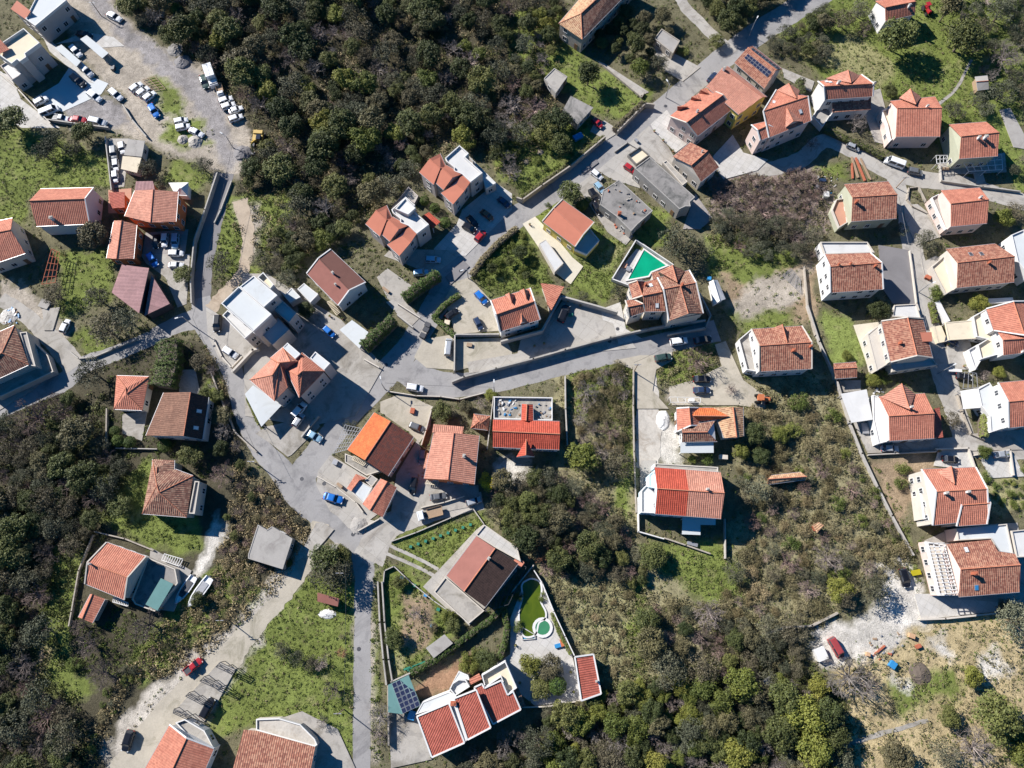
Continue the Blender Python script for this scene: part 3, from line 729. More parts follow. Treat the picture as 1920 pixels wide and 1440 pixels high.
def twigs(rng, R_, H_, nb, mat, z0=.5, depth=4, fine=3, droop=0.0, wd=.035):
    """bare crown: forking limbs as thin three-sided rods"""
    V_, T_ = [], []
    def rod(a, b, ra, rb):
        d = b - a; L = np.linalg.norm(d)
        if L < 1e-3: return
        d = d / L; u = np.cross(d, [0, 0, 1.0] if abs(d[2]) < .9 else [1.0, 0, 0]); u /= np.linalg.norm(u); w_ = np.cross(d, u)
        pa = [a + (u * math.cos(t) + w_ * math.sin(t)) * ra for t in (0, 2.09, 4.19)]; pb = [b + (u * math.cos(t) + w_ * math.sin(t)) * rb for t in (0, 2.09, 4.19)]
        tt = rng.uniform(.2, .8)
        for i in range(3):
            j = (i + 1) % 3; V_.extend([pa[i], pa[j], pb[j], pb[i]]); T_.append(tt)
    def grow(p, d, L, r, k):
        q = p + d * L; rod(p, q, r, r * .6)
        if k == 0: return
        for _ in range(fine if k > 1 else fine + 2):
            nd = d + rng.normal(size=3) * (.55 if k < depth else .7); nd[2] += .12 - droop; nd /= np.linalg.norm(nd)
            grow(p + d * L * rng.uniform(.55, 1.0), nd, L * rng.uniform(.55, .78), max(r * .52, .011), k - 1)
    for i in range(nb):
        a = 2 * math.pi * (i + rng.uniform(-.3, .3)) / nb; d = np.array([math.cos(a), math.sin(a), rng.uniform(.25, 1.1)]); d /= np.linalg.norm(d)
        grow(np.array([0, 0, z0]), d, R_ * .45, wd * 2.2, depth)
    me = np_mesh('crown', np.array(V_), 4, [mat], np.array(T_)); return me
TV = {}
def variants():
    S = 11
    def add(kind, cat, mats, n, fn):
        TV[kind] = (cat, [])
        for i in range(n):
            rng = np.random.default_rng(S * 100 + len(TV) * 17 + i); TV[kind][1].append(fn(rng, i))
    def leafy(mat, nl, per, lsz, H_=1.5, zc=2.0, tr=True, **kw):
        def f(rng, i):
            v_, t_ = crown_arrays(rng, 3.0, H_ * rng.uniform(.85, 1.2), nl, per, lsz, zc, **kw)
            return (np_mesh('crown', v_, 4, [mat], t_), trunk_mesh(rng, 3.0, zc) if tr else None)
        return f
    add('evergreen_tree', 'evergreen tree', 0, 6, leafy('leaf_ever', 36, 125, .34, 2.4, 3.0))
    add('lime_tree', 'bright green tree', 0, 3, leafy('leaf_lime', 38, 120, .34, 2.0, 2.6))
    add('olive_tree', 'olive tree', 0, 5, leafy('leaf_olive', 46, 100, .24, 1.8, 2.4, lobe=(.16, .32), spread=.9))
    add('green_shrub', 'shrub', 0, 4, leafy('leaf_green', 22, 80, .30, 1.3, .9, lobe=(.22, .42)))
    add('round_bush', 'bush', 0, 2, lambda rng, i: (np_mesh('crown', *_ball(rng)), trunk_mesh(rng, 1.0, 1.2, 3, .08)))
    add('bramble_shrub', 'bramble', 0, 4, leafy('leaf_dry', 26, 85, .26, 1.0, .6, lobe=(.2, .4), spread=.9))
    add('rusty_tree', 'withered tree', 0, 1, leafy('leaf_rust', 26, 70, .26, 1.8, 2.2, spread=.9))
    add('blossom_tree', 'yellow tree', 0, 1, leafy('leaf_yellow', 20, 90, .26, 1.8, 2.0))
    for kd, mt in (('bare_tree', 'twig_grey'), ('pink_bare_tree', 'twig_pink'), ('dark_bare_tree', 'twig_dark')):
        add(kd, 'bare tree', 0, 2 if kd != 'dark_bare_tree' else 1, lambda rng, i, mt=mt: (twigs(rng, 3.1, 3, 10, mt, 1.2, 4, 3, .02, .045), trunk_mesh(rng, 1.6, 1.6, 4, .14)))
def _ball(rng):
    d = rng.normal(size=(2600, 3)); d /= np.linalg.norm(d, axis=1)[:, None]; k = 1 + .08 * np.sin(d[:, 0] * 7) * np.cos(d[:, 1] * 6 + d[:, 2] * 4)
    p = d * (3.0 * k * rng.uniform(.93, 1.03, 2600))[:, None] * np.array([1, 1, .9]) + np.array([0, 0, 2.9]); n = d + rng.normal(size=d.shape) * .45
    n /= np.linalg.norm(n, axis=1)[:, None]; return leaf_arrays(p, n, rng.uniform(.25, .5, 2600), rng), 4, ['leaf_hedge'], np.clip(rng.normal(.5, .2, 2600), 0, 1)
NTREE = {}
def plant(kind, wx, wy, r, label, group=None, rg=rnd, hs=1.0, z=0.0):
    cat, vs = TV[kind]; cm, tm = rg.choice(vs); s = r / 3.0
    nm = {'lime_tree': 'broadleaf_tree', 'pink_bare_tree': 'bare_tree', 'dark_bare_tree': 'bare_tree', 'rusty_tree': 'withered_tree'}.get(kind, kind)
    o = empty(nm, (wx, wy, z), rg.uniform(0, 6.28)); o.scale = (s * rg.uniform(.9, 1.1), s * rg.uniform(.9, 1.1), s * hs * rg.uniform(.9, 1.15)); tag(o, label, cat, group)
    inst('crown' if 'shrub' not in kind and 'bush' not in kind else 'foliage', cm, o, Matrix())
    if tm: inst('trunk', tm, o, Matrix())
    NTREE[nm] = NTREE.get(nm, 0) + 1; return o
TREES = []
def tree(kind, x, y, rpx, label, group=None, v='N', hs=1.0):
    """x, y the middle of the crown in the photo, rpx its radius in pixels of the view"""
    n_ = nat(v, (x, y)); r = rpx / V[v][2] / 8.2 * (1.0 if n_[1] > 500 else 1.1); zc = {'green_shrub': .3, 'round_bush': .9, 'bramble_shrub': .25}.get(kind, .85) * r * hs
    p = P(n_[0], n_[1], zc); TREES.append((p.x, p.y, r)); return plant(kind, p.x, p.y, r, label, group, hs=hs)
def grove(poly, spacing, rr, kinds, seed, group=None, tries=9000, clear=True, nmax=400, hs=1.0):
    """trees scattered in a surveyed region; kinds: [(weight, kind, label)]"""
    rg = random.Random(seed); w_ = [P(a, b, 0) for a, b in poly]; pl = [(q.x, q.y) for q in w_]
    x0, x1 = min(p[0] for p in pl), max(p[0] for p in pl); y0, y1 = min(p[1] for p in pl), max(p[1] for p in pl); k = 0
    tot = sum(a for a, _, _ in kinds)
    for _ in range(tries):
        if k >= nmax: break
        x, y = rg.uniform(x0, x1), rg.uniform(y0, y1)
        if not inpoly(x, y, pl): continue
        r = rg.uniform(*rr); u = rg.uniform(0, tot)
        for a, kd, lb in kinds:
            if u < a: break
            u -= a
        if 'shrub' in kd: r *= .8
        if clear and not (tree_clear(x, y) and all(tree_clear(x + r * .7 * c, y + r * .7 * s) for c, s in ((1, 0), (-1, 0), (0, 1), (0, -1)))): continue
        if any((x - a) ** 2 + (y - b) ** 2 < (spacing * .5 * (r + c) / rr[1]) ** 2 for a, b, c in TREES): continue
        TREES.append((x, y, r)); plant(kd, x, y, r, lb, group, rg, hs=hs); k += 1
    return k
def ground_clumps(name, label, cat, regions, size, seed, mats, lsz=.28, per=26, avoid=()):
    """low leafy clumps no one could count, joined in one object: regions = [(poly, number, material index)]"""
    rng = np.random.default_rng(seed); VV, TT, MI = [], [], []
    for poly, num, mi in regions:
        pl = [tuple(P(a, b, 0)[:2]) for a, b in poly]; xs = [p[0] for p in pl]; ys = [p[1] for p in pl]
        X = rng.uniform(min(xs), max(xs), num * 4); Y = rng.uniform(min(ys), max(ys), num * 4)
        ok = inpoly_np(X, Y, pl)
        for k in KEEP + PAVED: ok &= ~inpoly_np(X, Y, k)
        for k in avoid: ok &= ~inpoly_np(X, Y, k)
        X, Y = X[ok][:num], Y[ok][:num]; n = len(X)
        if n == 0: continue
        r_ = rng.uniform(*size, n); idx = np.repeat(np.arange(n), per); m = len(idx)
        d = rng.normal(size=(m, 3)); d[:, 2] = np.abs(d[:, 2]); d /= np.linalg.norm(d, axis=1)[:, None]
        c = np.stack([X[idx], Y[idx], np.zeros(m)], 1) + d * (r_[idx] * rng.uniform(.5, 1.1, m))[:, None] * np.array([1, 1, .75])
        nn = d + rng.normal(size=(m, 3)) * .7; nn[:, 2] += .3; nn /= np.linalg.norm(nn, axis=1)[:, None]
        ct = rng.normal(.45, .16, n)
        VV.append(leaf_arrays(c, nn, rng.uniform(.6, 1.4, m) * lsz * np.clip(r_[idx] / np.mean(r_), .6, 1.5), rng)); TT.append(np.clip(ct[idx] + rng.normal(0, .15, m), 0, 1)); MI.append(np.full(m, mi))
    me = np_mesh(name, np.concatenate(VV), 4, mats, np.concatenate(TT), np.concatenate(MI)); o = bpy.data.objects.new(name, me); COL.objects.link(o)
    return tag(o, label, cat, kind='stuff')
# ------------------------------------------------------------------ the ground sheet: plant cover and bare soil by region
def vnoise(X, Y, s, seed):
    """smooth value noise in numpy"""
    rng = np.random.default_rng(seed); G = rng.uniform(-1, 1, (64, 64)); x = X / s + 100; y = Y / s + 100
    i = np.floor(x).astype(int); j = np.floor(y).astype(int); fx = x - i; fy = y - j; fx = fx * fx * (3 - 2 * fx); fy = fy * fy * (3 - 2 * fy)
    g = lambda a, b: G[a % 64, b % 64]
    return (g(i, j) * (1 - fx) + g(i + 1, j) * fx) * (1 - fy) + (g(i, j + 1) * (1 - fx) + g(i + 1, j + 1) * fx) * fy
COVER = [  # (kind, polygon in photo pixels); later ones lie over earlier ones
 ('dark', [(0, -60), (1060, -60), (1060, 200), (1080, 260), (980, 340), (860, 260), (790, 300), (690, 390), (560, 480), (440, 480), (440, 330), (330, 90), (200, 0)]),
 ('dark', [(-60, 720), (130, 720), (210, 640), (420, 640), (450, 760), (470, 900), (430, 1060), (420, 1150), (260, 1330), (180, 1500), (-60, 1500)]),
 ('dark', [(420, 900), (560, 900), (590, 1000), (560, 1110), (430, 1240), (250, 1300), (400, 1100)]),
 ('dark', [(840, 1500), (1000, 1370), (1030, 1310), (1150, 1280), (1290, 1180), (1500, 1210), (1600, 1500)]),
 ('scrub', [(1040, 690), (1190, 690), (1200, 1040), (1290, 1100), (1330, 1280), (1130, 1290), (1070, 1150), (1010, 1060), (900, 960), (1040, 880)]),
 ('scrub', [(1340, 720), (1560, 700), (1640, 900), (1710, 1060), (1600, 1120), (1540, 1180), (1370, 1170), (1340, 1040), (1400, 900)]),
 ('pinkscrub', [(1320, 310), (1560, 310), (1560, 420), (1500, 480), (1330, 400)]),
 ('grass', [(-60, 240), (60, 240), (210, 300), (210, 350), (60, 360), (50, 420), (-60, 420)]), ('grass', [(100, 470), (215, 470), (215, 560), (120, 600)]),
 ('grass', [(930, 240), (1060, 210), (1120, 240), (1090, 290), (980, 370), (930, 310)]), ('grass', [(960, 20), (1060, 20), (1110, 130), (1230, 170), (1190, 230), (1120, 220), (1000, 130), (960, 110)]),
 ('grass', [(1430, 40), (1570, -30), (1920, -30), (1920, 400), (1880, 300), (1790, 240), (1760, 300), (1770, 200), (1650, 190), (1540, 150), (1500, 110)]),
 ('dry', [(1540, 80), (1600, 60), (1690, 130), (1640, 170), (1560, 130), (1490, 110)]), ('grass', [(1640, 90), (1780, 60), (1810, 110), (1760, 190), (1690, 130)]),
 ('grass', [(1530, 310), (1590, 300), (1590, 340), (1540, 340)]), ('grass', [(880, 440), (970, 420), (1030, 500), (1040, 540), (930, 555), (880, 510)]),
 ('grass', [(1080, 510), (1140, 440), (1180, 450), (1150, 520), (1140, 570), (1060, 560)]), ('dry', [(1095, 490), (1150, 455), (1170, 470), (1140, 500)]),
 ('grass', [(1000, 370), (1040, 370), (1140, 430), (1080, 500), (1010, 420)]), ('grass', [(1210, 390), (1260, 400), (1250, 460), (1190, 480)]), ('grass', [(1320, 440), (1440, 450), (1500, 480), (1430, 540), (1330, 520)]),
 ('grass', [(1060, 690), (1190, 680), (1190, 860), (1180, 980), (1150, 960), (1170, 800), (1080, 780)]), ('grass', [(1225, 690), (1270, 650), (1345, 640), (1345, 700), (1250, 735)]),
 ('grass', [(1230, 1010), (1360, 1020), (1400, 1100), (1380, 1140), (1290, 1110), (1200, 1040)]), ('grass', [(1180, 1080), (1210, 1080), (1200, 1310), (1170, 1290)]),
 ('drys', [(1030, 1090), (1180, 1070), (1180, 1290), (1130, 1290), (1080, 1180)]),
 ('lawn', [(1535, 585), (1600, 600), (1630, 680), (1560, 690)]), ('grass', [(1360, 590), (1450, 575), (1500, 600), (1400, 640)]),
 ('soil', [(1350, 510), (1530, 490), (1530, 600), (1480, 600), (1360, 580)]), ('grass', [(1345, 500), (1480, 490), (1460, 510), (1390, 540)]), ('grass', [(1360, 585), (1430, 565), (1480, 580), (1480, 600), (1400, 620)]),
 ('grass', [(460, 1100), (540, 1110), (600, 1080), (668, 1090), (668, 1420), (600, 1370), (480, 1350), (400, 1380), (400, 1310), (460, 1240)]), ('grass', [(180, 960), (270, 860), (370, 960), (380, 1030), (330, 1040), (230, 1010)]),
 ('grass', [(110, 1000), (160, 1010), (140, 1130), (60, 1230), (70, 1150), (90, 1080)]), ('grass', [(70, 1160), (130, 1150), (140, 1260), (190, 1290), (130, 1310), (70, 1270)]), ('soil', [(72, 1215), (98, 1215), (92, 1270), (68, 1270)]),
 ('grass', [(390, 1080), (470, 1050), (460, 1100), (390, 1180), (260, 1290), (240, 1230)]), ('grass', [(160, 820), (200, 860), (200, 920), (160, 900)]), ('grass', [(380, 690), (410, 700), (420, 760), (385, 740)]),
 ('grass', [(725, 1015), (885, 960), (930, 990), (830, 1080), (760, 1060)]), ('grass', [(718, 1050), (770, 1060), (850, 1150), (860, 1180), (740, 1280), (718, 1200)]), ('soil', [(750, 1120), (810, 1120), (815, 1190), (770, 1230), (745, 1180)]), ('drys', [(735, 1225), (770, 1230), (760, 1275), (735, 1280)]),
 ('grass', [(690, 1050), (705, 1060), (712, 1260), (700, 1420), (692, 1420)]), ('brown', [(770, 1290), (880, 1215), (900, 1230), (860, 1280), (790, 1310)]),
 ('grass', [(135, 620), (165, 610), (215, 650), (150, 675)]), ('grass', [(410, 380), (445, 360), (540, 370), (530, 470), (490, 480), (480, 510), (400, 520)]), ('grass', [(500, 360), (545, 365), (540, 420), (510, 450)]), ('dirt', [(445, 375), (485, 380), (490, 430), (470, 500), (450, 500), (460, 440)]),
 ('grass', [(420, 540), (470, 500), (500, 500), (440, 590)]), ('grass', [(320, 290), (370, 310), (400, 330), (360, 360), (310, 340)]),
 ('dirt', [(100, -40), (190, -40), (260, 60), (330, 110), (400, 140), (450, 220), (475, 245), (450, 330), (430, 330), (330, 290), (200, 240), (240, 190), (140, 110)]),
 ('dgravel', [(125, -40), (180, -40), (245, 55), (330, 110), (400, 170), (430, 250), (445, 300), (420, 320), (380, 220), (330, 160), (240, 90)]), ('dgravel', [(120, 200), (180, 180), (230, 190), (250, 240), (130, 235)]),
 ('grass', [(275, 145), (300, 140), (345, 195), (340, 230), (310, 215)]), ('grass', [(305, 230), (380, 225), (400, 280), (340, 275), (305, 255)]),
 ('dryland', [(1560, 1190), (1920, 1130), (1980, 1500), (1480, 1500), (1590, 1330), (1570, 1250)]), ('grass', [(1660, 1280), (1800, 1250), (1800, 1310), (1680, 1340)]), ('gravel', [(1740, 1190), (1780, 1190), (1785, 1240), (1750, 1220)]), ('gravel', [(1670, 1265), (1720, 1270), (1715, 1300), (1680, 1290)]), ('gravel', [(1830, 1240), (1870, 1220), (1900, 1260), (1850, 1270)]),
 ('gravel', [(1640, 1060), (1700, 1045), (1730, 1110), (1750, 1160), (1660, 1220), (1560, 1250), (1520, 1230), (1530, 1170), (1600, 1160), (1650, 1120)]), ('grass', [(1660, 960), (1700, 1000), (1720, 1070), (1700, 1060), (1650, 960)]),
 ('dirt', [(1230, 500), (1250, 500), (1260, 500)]), ('dirt', [(1370, 570), (1420, 520), (1520, 500), (1500, 560), (1380, 610)]), ('gravel', [(1195, 790), (1270, 790), (1280, 870), (1200, 870)]),
 ('soil', [(1630, 860), (1750, 850), (1760, 880), (1700, 960), (1690, 1000), (1660, 940)]), ('dirt', [(1240, 720), (1300, 725), (1290, 760), (1250, 755)]),
 ('apron', [(205, 1390), (265, 1305), (390, 1200), (470, 1140), (530, 1060), (590, 990), (610, 1010), (560, 1100), (450, 1230), (400, 1330), (300, 1480), (190, 1500)]),
 ('apron', [(440, 1180), (500, 1170), (460, 1240), (400, 1340), (380, 1330), (400, 1230)]), ('dirt', [(30, 530), (80, 560), (130, 620), (120, 660), (60, 590), (0, 560), (0, 535)]), ('gravel', [(410, 960), (430, 990), (400, 1060), (375, 1090), (360, 1080), (390, 1010)]),
 ('dirt', [(660, 1060), (700, 1060), (705, 1440), (690, 1440)]), ('drys', [(1820, 880), (1920, 870), (1920, 960), (1850, 950)]), ('gravel', [(925, 855), (985, 870), (1020, 895), (960, 915), (925, 905)]), ('soil', [(1700, 845), (1760, 850), (1700, 880)]),
]
KEYS = ['grass', 'lawn', 'dry', 'drys', 'dark', 'scrub', 'pinkscrub', 'soil', 'brown', 'dirt', 'dgravel', 'gravel', 'dryland']
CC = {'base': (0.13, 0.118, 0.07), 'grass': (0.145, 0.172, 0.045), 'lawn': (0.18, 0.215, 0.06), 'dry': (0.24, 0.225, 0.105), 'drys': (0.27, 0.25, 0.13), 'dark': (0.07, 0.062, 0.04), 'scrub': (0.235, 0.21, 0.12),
      'pinkscrub': (0.21, 0.165, 0.14), 'soil': (0.27, 0.20, 0.13), 'brown': (0.24, 0.145, 0.09), 'dirt': (0.335, 0.29, 0.235), 'dgravel': (0.25, 0.23, 0.22), 'gravel': (0.50, 0.465, 0.41), 'dryland': (0.39, 0.31, 0.175), 'apron': (0.40, 0.36, 0.305)}
def axis(lo, hi, step, far):
    a = list(np.arange(lo, hi + step, step)); k = step
    while a[-1] < far: k *= 1.5; a.append(a[-1] + k)
    k = step
    while a[0] > -far: k *= 1.5; a.insert(0, a[0] - k)
    return np.array(a)
def build_ground():
    xs, ys = axis(-150, 150, .45, 900), axis(-45, 165, .45, 900)
    X, Y = np.meshgrid(xs, ys); nx, ny = len(xs), len(ys)
    WX = X + 1.3 * vnoise(X, Y, 3.1, 1) + .6 * vnoise(X, Y, 1.1, 2); WY = Y + 1.3 * vnoise(X, Y, 3.3, 3) + .6 * vnoise(X, Y, 1.0, 4)
    C = np.zeros(X.shape + (3,)); C[:] = CC['base']
    rng = np.random.default_rng(5)
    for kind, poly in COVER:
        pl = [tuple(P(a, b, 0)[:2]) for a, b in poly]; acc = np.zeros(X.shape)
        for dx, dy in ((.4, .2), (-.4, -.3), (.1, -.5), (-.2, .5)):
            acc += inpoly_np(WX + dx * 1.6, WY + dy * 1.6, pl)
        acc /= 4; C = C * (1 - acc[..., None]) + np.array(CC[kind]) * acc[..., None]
    k = 1 + .16 * vnoise(X, Y, 4.2, 8) + .14 * vnoise(X, Y, 1.7, 9) + .12 * vnoise(X, Y, .8, 10); C *= k[..., None]
    # tufts of dry and of fresh growth mixed in wherever something grows
    green = (C[..., 1] > C[..., 0] * 1.15); t = np.clip(vnoise(X, Y, 2.3, 12) + .6 * vnoise(X, Y, .9, 13) - .45, 0, 1)[..., None] * green[..., None]
    C = C * (1 - t * .8) + np.array((.23, .215, .10)) * t * .8
    b2 = np.clip(vnoise(X, Y, 3.0, 14) + .6 * vnoise(X, Y, 1.2, 15) - .5, 0, 1)[..., None] * green[..., None]
    C = C * (1 - b2 * .6) + np.array((.08, .105, .028)) * b2 * .6
    far = np.clip((np.maximum(np.abs(X) - 160, np.maximum(Y - 175, -50 - Y))) / 40, 0, 1)[..., None]; C = C * (1 - far) + np.array((.10, .10, .05)) * far
    co = np.stack([X, Y, np.zeros(X.shape)], -1).reshape(-1, 3)
    i = np.arange((ny - 1) * (nx - 1)); r, c = i // (nx - 1), i % (nx - 1); a = r * nx + c
    q = np.stack([a, a + 1, a + nx + 1, a + nx], 1).astype(np.int32)
    me = bpy.data.meshes.new('ground'); me.vertices.add(len(co)); me.vertices.foreach_set('co', co.astype(np.float32).ravel())
    me.loops.add(q.size); me.loops.foreach_set('vertex_index', q.ravel()); me.polygons.add(len(q)); me.polygons.foreach_set('loop_start', np.arange(0, q.size, 4, dtype=np.int32))
    me.update(calc_edges=True); at = me.attributes.new('cover', 'FLOAT_COLOR', 'POINT')
    at.data.foreach_set('color', np.concatenate([C.reshape(-1, 3), np.ones((len(co), 1))], 1).astype(np.float32).ravel())
    m, t, b = NM('soil and plant cover'); v = objco(t); an = t.nodes.new('ShaderNodeAttribute'); an.attribute_name = 'cover'
    f = noise(t, 3.2, 4, 0.75, v); g = noise(t, 0.8, 5, 0.7, v, .6)
    s = mth(t, 'ADD', mth(t, 'MULTIPLY', f, .6), mth(t, 'MULTIPLY', g, .4))
    k = ramp(t, s, [(.32, (.45, .45, .42)), (.5, (1, 1, 1)), (.68, (1.0, 1.0, 1.0))])
    col = mixc(t, 1.0, an.outputs['Color'], k, 'MULTIPLY'); k2 = ramp(t, s, [(.5, (0, 0, 0)), (.7, (.5, .5, .5))])
    col = mixc(t, k2, col, mixc(t, 0.0, col, (1, 1, 1)), 'ADD')
    t.links.new(col, b.inputs['Base Color']); b.inputs['Roughness'].default_value = .95; b.inputs['Specular IOR Level'].default_value = .1
    bump(t, b, s, 1.0, .25); me.materials.append(m)
    o = bpy.data.objects.new('ground', me); COL.objects.link(o); tag(o, kind='structure')
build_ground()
# ------------------------------------------------------------------ roads and paving
road('road', [(1620, -60, 7), (1520, 0, 7), (1440, 50, 7), (1370, 98, 6.5), (1300, 155, 6), (1200, 238, 6), (1120, 298, 6), (1050, 352, 6), (985, 395, 6), (930, 435, 7), (870, 490, 8), (830, 550, 6.5), (800, 600, 6), (768, 650, 6), (725, 700, 6.5), (660, 770, 6), (600, 845, 6), (565, 905, 6.5), (610, 965, 6), (660, 1010, 6.5), (682, 1060, 4.5), (680, 1150, 3.6), (679, 1300, 3.6), (678, 1500, 3.6)], 'asphalt')
road('road', [(765, 690, 8), (800, 715, 7), (860, 722, 6), (940, 712, 5.5), (1040, 688, 5.2), (1140, 665, 5.2), (1240, 645, 5.2), (1345, 620, 5.5)], 'asphalt')
road('road', [(-60, 790, 5), (0, 765, 5), (60, 740, 5), (120, 715, 5), (155, 685, 4.5), (210, 665, 4), (270, 640, 4), (330, 610, 4.5), (385, 592, 6)], 'asphalt')
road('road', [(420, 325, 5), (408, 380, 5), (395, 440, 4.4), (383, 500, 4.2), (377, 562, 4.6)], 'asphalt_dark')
road('road', [(377, 558, 4.6), (385, 600, 6), (415, 650, 6), (440, 710, 4.6), (455, 770, 4.2), (485, 835, 4.5), (530, 885, 5.5), (565, 930, 6.5), (600, 960, 6)], 'asphalt')
road('road', [(690, 1050, 7), (720, 995, 6), (770, 970, 5), (850, 950, 4.2), (905, 938, 4)], 'conc_pave')
road('road', [(0, 560, 3.4), (40, 585, 3.6), (80, 620, 4), (115, 655, 5), (140, 690, 5)], 'conc_old')
road('road', [(602, 980, 4), (578, 1050, 3.3), (545, 1100, 3.4), (503, 1148, 3.8), (455, 1200, 5), (400, 1262, 8), (340, 1335, 9.5), (275, 1420, 11), (225, 1500, 11)], 'sand', .35)
road('road', [(1380, 305, 4), (1430, 318, 4), (1500, 300, 4.5), (1545, 265, 4.2), (1600, 285, 4.2), (1660, 320, 4.4), (1720, 335, 5), (1800, 345, 5), (1860, 362, 4.8), (1960, 390, 5)], 'conc_pave')
road('road', [(1672, 320, 4.5), (1688, 360, 4), (1697, 400, 4), (1708, 450, 5), (1722, 520, 5), (1738, 590, 5), (1752, 650, 5.2), (1775, 720, 5.5), (1795, 780, 5), (1815, 830, 5), (1860, 845, 4.5), (1930, 842, 4.5)], 'conc_pave')
road('path', [(1000, -70, 3), (1240, -20, 3), (1290, 20, 3.2), (1330, 60, 3.4), (1375, 100, 3.4)], 'conc_pave')
road('path', [(1760, 195, .9), (1785, 175, .8), (1800, 155, .8), (1812, 130, .7), (1822, 112, .6)], 'conc_old', .05)
road('path', [(1500, 1440, 1.2), (1560, 1410, 1.0), (1620, 1385, .9), (1690, 1365, .9), (1740, 1350, .7)], 'conc_old', .1)
road('dirt_track', [(450, 375, 4), (462, 420, 3.4), (465, 460, 3), (455, 510, 3), (420, 550, 3), (395, 580, 3)], 'dirt', .3)
road('path', [(720, 1036, .7), (780, 1062, .7), (815, 1080, .7)], 'conc_pave', .04)
road('path', [(724, 1020, .7), (785, 1048, .7), (822, 1068, .7)], 'conc_pave', .04)
road('driveway', [(1205, 680, 4), (1215, 720, 4.5), (1215, 780, 5), (1215, 840, 6), (1210, 880, 4)], 'gravel', .3)
S_ = lambda v, pts, mat, name='paving': sheet(name, v, pts, mat)
S_('A0', [(330, 470), (390, 380), (610, 470), (570, 530), (350, 630), (180, 560)], 'whiteroof')                        # pale yard of the white block
S_('A0', [(310, 250), (480, 180), (640, 210), (700, 260), (560, 270), (440, 230)], 'stone_pave')
S_('A0', [(120, 560), (60, 430), (0, 400), (0, 640), (120, 720), (340, 720), (240, 650)], 'stone_pave')
S_('A0', [(230, 180), (310, 250), (530, 470), (480, 460), (280, 290)], 'stone_pave')
S_('A0', [(590, 780), (730, 780), (700, 1050), (640, 1060)], 'conc_pave')
S_('A0', [(820, 1310), (1060, 1290), (1040, 1440), (800, 1440)], 'graveldark')
S_('B0', [(790, -10), (1070, -10), (1050, 270), (1000, 290), (930, 120), (820, 40)], 'conc_pave')
S_('A0', [(610, 1070), (740, 1060), (740, 1200), (610, 1200)], 'terracotta')
S_('A1', [(1000, 1400), (1130, 1260), (1160, 1180), (1350, 1030), (1440, 1090), (1440, 1180), (1180, 1440), (1010, 1440)], 'stone_pave')
S_('B1', [(720, 0), (880, 60), (990, 110), (1120, 20), (1160, -30), (760, -40)], 'conc_pave')
S_('B1', [(680, 120), (740, 70), (880, 170), (800, 280), (740, 240)], 'conc_old')
S_('B1', [(730, 260), (830, 230), (920, 350), (870, 400)], 'conc_pave')
S_('B1', [(1110, 150), (1200, 120), (1330, 260), (1380, 420), (1120, 440), (1090, 330), (1060, 250)], 'sand', 'yard')
S_('B1', [(940, 470), (1120, 440), (1110, 640), (960, 630), (890, 570)], 'sand', 'yard')
S_('B1', [(1120, 470), (1400, 460), (1440, 540), (1440, 570), (1110, 650)], 'sand', 'yard')
S_('V9', [(1270, 450), (1728, 560), (2000, 700), (2250, 1100), (1728, 1150), (700, 1330), (0, 1440), (-30, 1290), (650, 1170), (700, 960), (980, 860)], 'conc_pave', 'yard')
S_('B2', [(500, 300), (610, 260), (640, 410), (730, 465), (600, 500), (570, 380), (510, 360)], 'stone_pave')
S_('B2', [(560, 130), (700, -40), (910, 50), (800, 110), (660, 160)], 'stone_pave')
S_('B1', [(700, 820), (830, 770), (1000, 850), (980, 960), (920, 1050), (860, 990), (700, 880)], 'sand', 'yard')
S_('B1', [(790, 1230), (910, 1030), (980, 1240), (1250, 1290), (1260, 1400), (1060, 1440), (760, 1440)], 'conc_old', 'yard')
S_('B1', [(350, 1210), (420, 1120), (520, 1180), (720, 1300), (700, 1440), (580, 1530), (420, 1440), (340, 1290)], 'conc_pave', 'yard')
S_('C1', [(420, -20), (700, 60), (640, 100), (560, 110), (520, 90)], 'conc_pave', 'yard')
S_('B1', [(0, 1000), (60, 960), (330, 900), (360, 960), (200, 1120), (180, 1130), (90, 1060)], 'conc_old', 'yard')
S_('B0', [(1160, 290), (1230, 330), (1440, 470), (1330, 640), (1240, 590), (1170, 450)], 'conc_pave', 'yard')
S_('B1', [(-80, 100), (60, 100), (480, 360), (720, 620), (560, 900), (300, 960), (-60, 900)], 'conc_old', 'yard')
S_('B0', [(690, 890), (830, 870), (800, 1040), (690, 1000)], 'conc_old')
S_('B0', [(1000, 640), (1100, 640), (1130, 780), (1010, 770)], 'conc_old')
S_('B0', [(-20, 690), (200, 580), (300, 640), (180, 760), (-20, 880)], 'conc_old')
S_('A2', [(770, 270), (830, 260), (1060, 380), (960, 460), (860, 400)], 'conc_pave')
S_('A2', [(470, 340), (520, 360), (770, 520), (720, 540)], 'conc_pave', 'path')
S_('A2', [(460, 700), (520, 680), (610, 740), (530, 790), (440, 740)], 'conc_pave')
S_('A2', [(480, 960), (600, 860), (770, 710), (880, 830), (920, 900), (880, 960), (760, 880), (700, 960), (720, 1060), (560, 1010)], 'conc_pave', 'yard')
S_('A2', [(780, 700), (870, 620), (1000, 800), (920, 860), (800, 740)], 'stone_pave')
S_('A2', [(360, 1050), (480, 960), (560, 1180), (680, 1330), (640, 1380), (540, 1310), (400, 1100)], 'conc_old', 'yard')
S_('A2', [(60, 1260), (130, 1220), (250, 1340), (340, 1450), (400, 1500), (330, 1600), (250, 1540)], 'cream_pave', 'yard')
S_('A2', [(1130, 880), (1240, 760), (1300, 860), (1440, 900), (1380, 960), (1190, 1010), (1130, 940)], 'stone_pave')
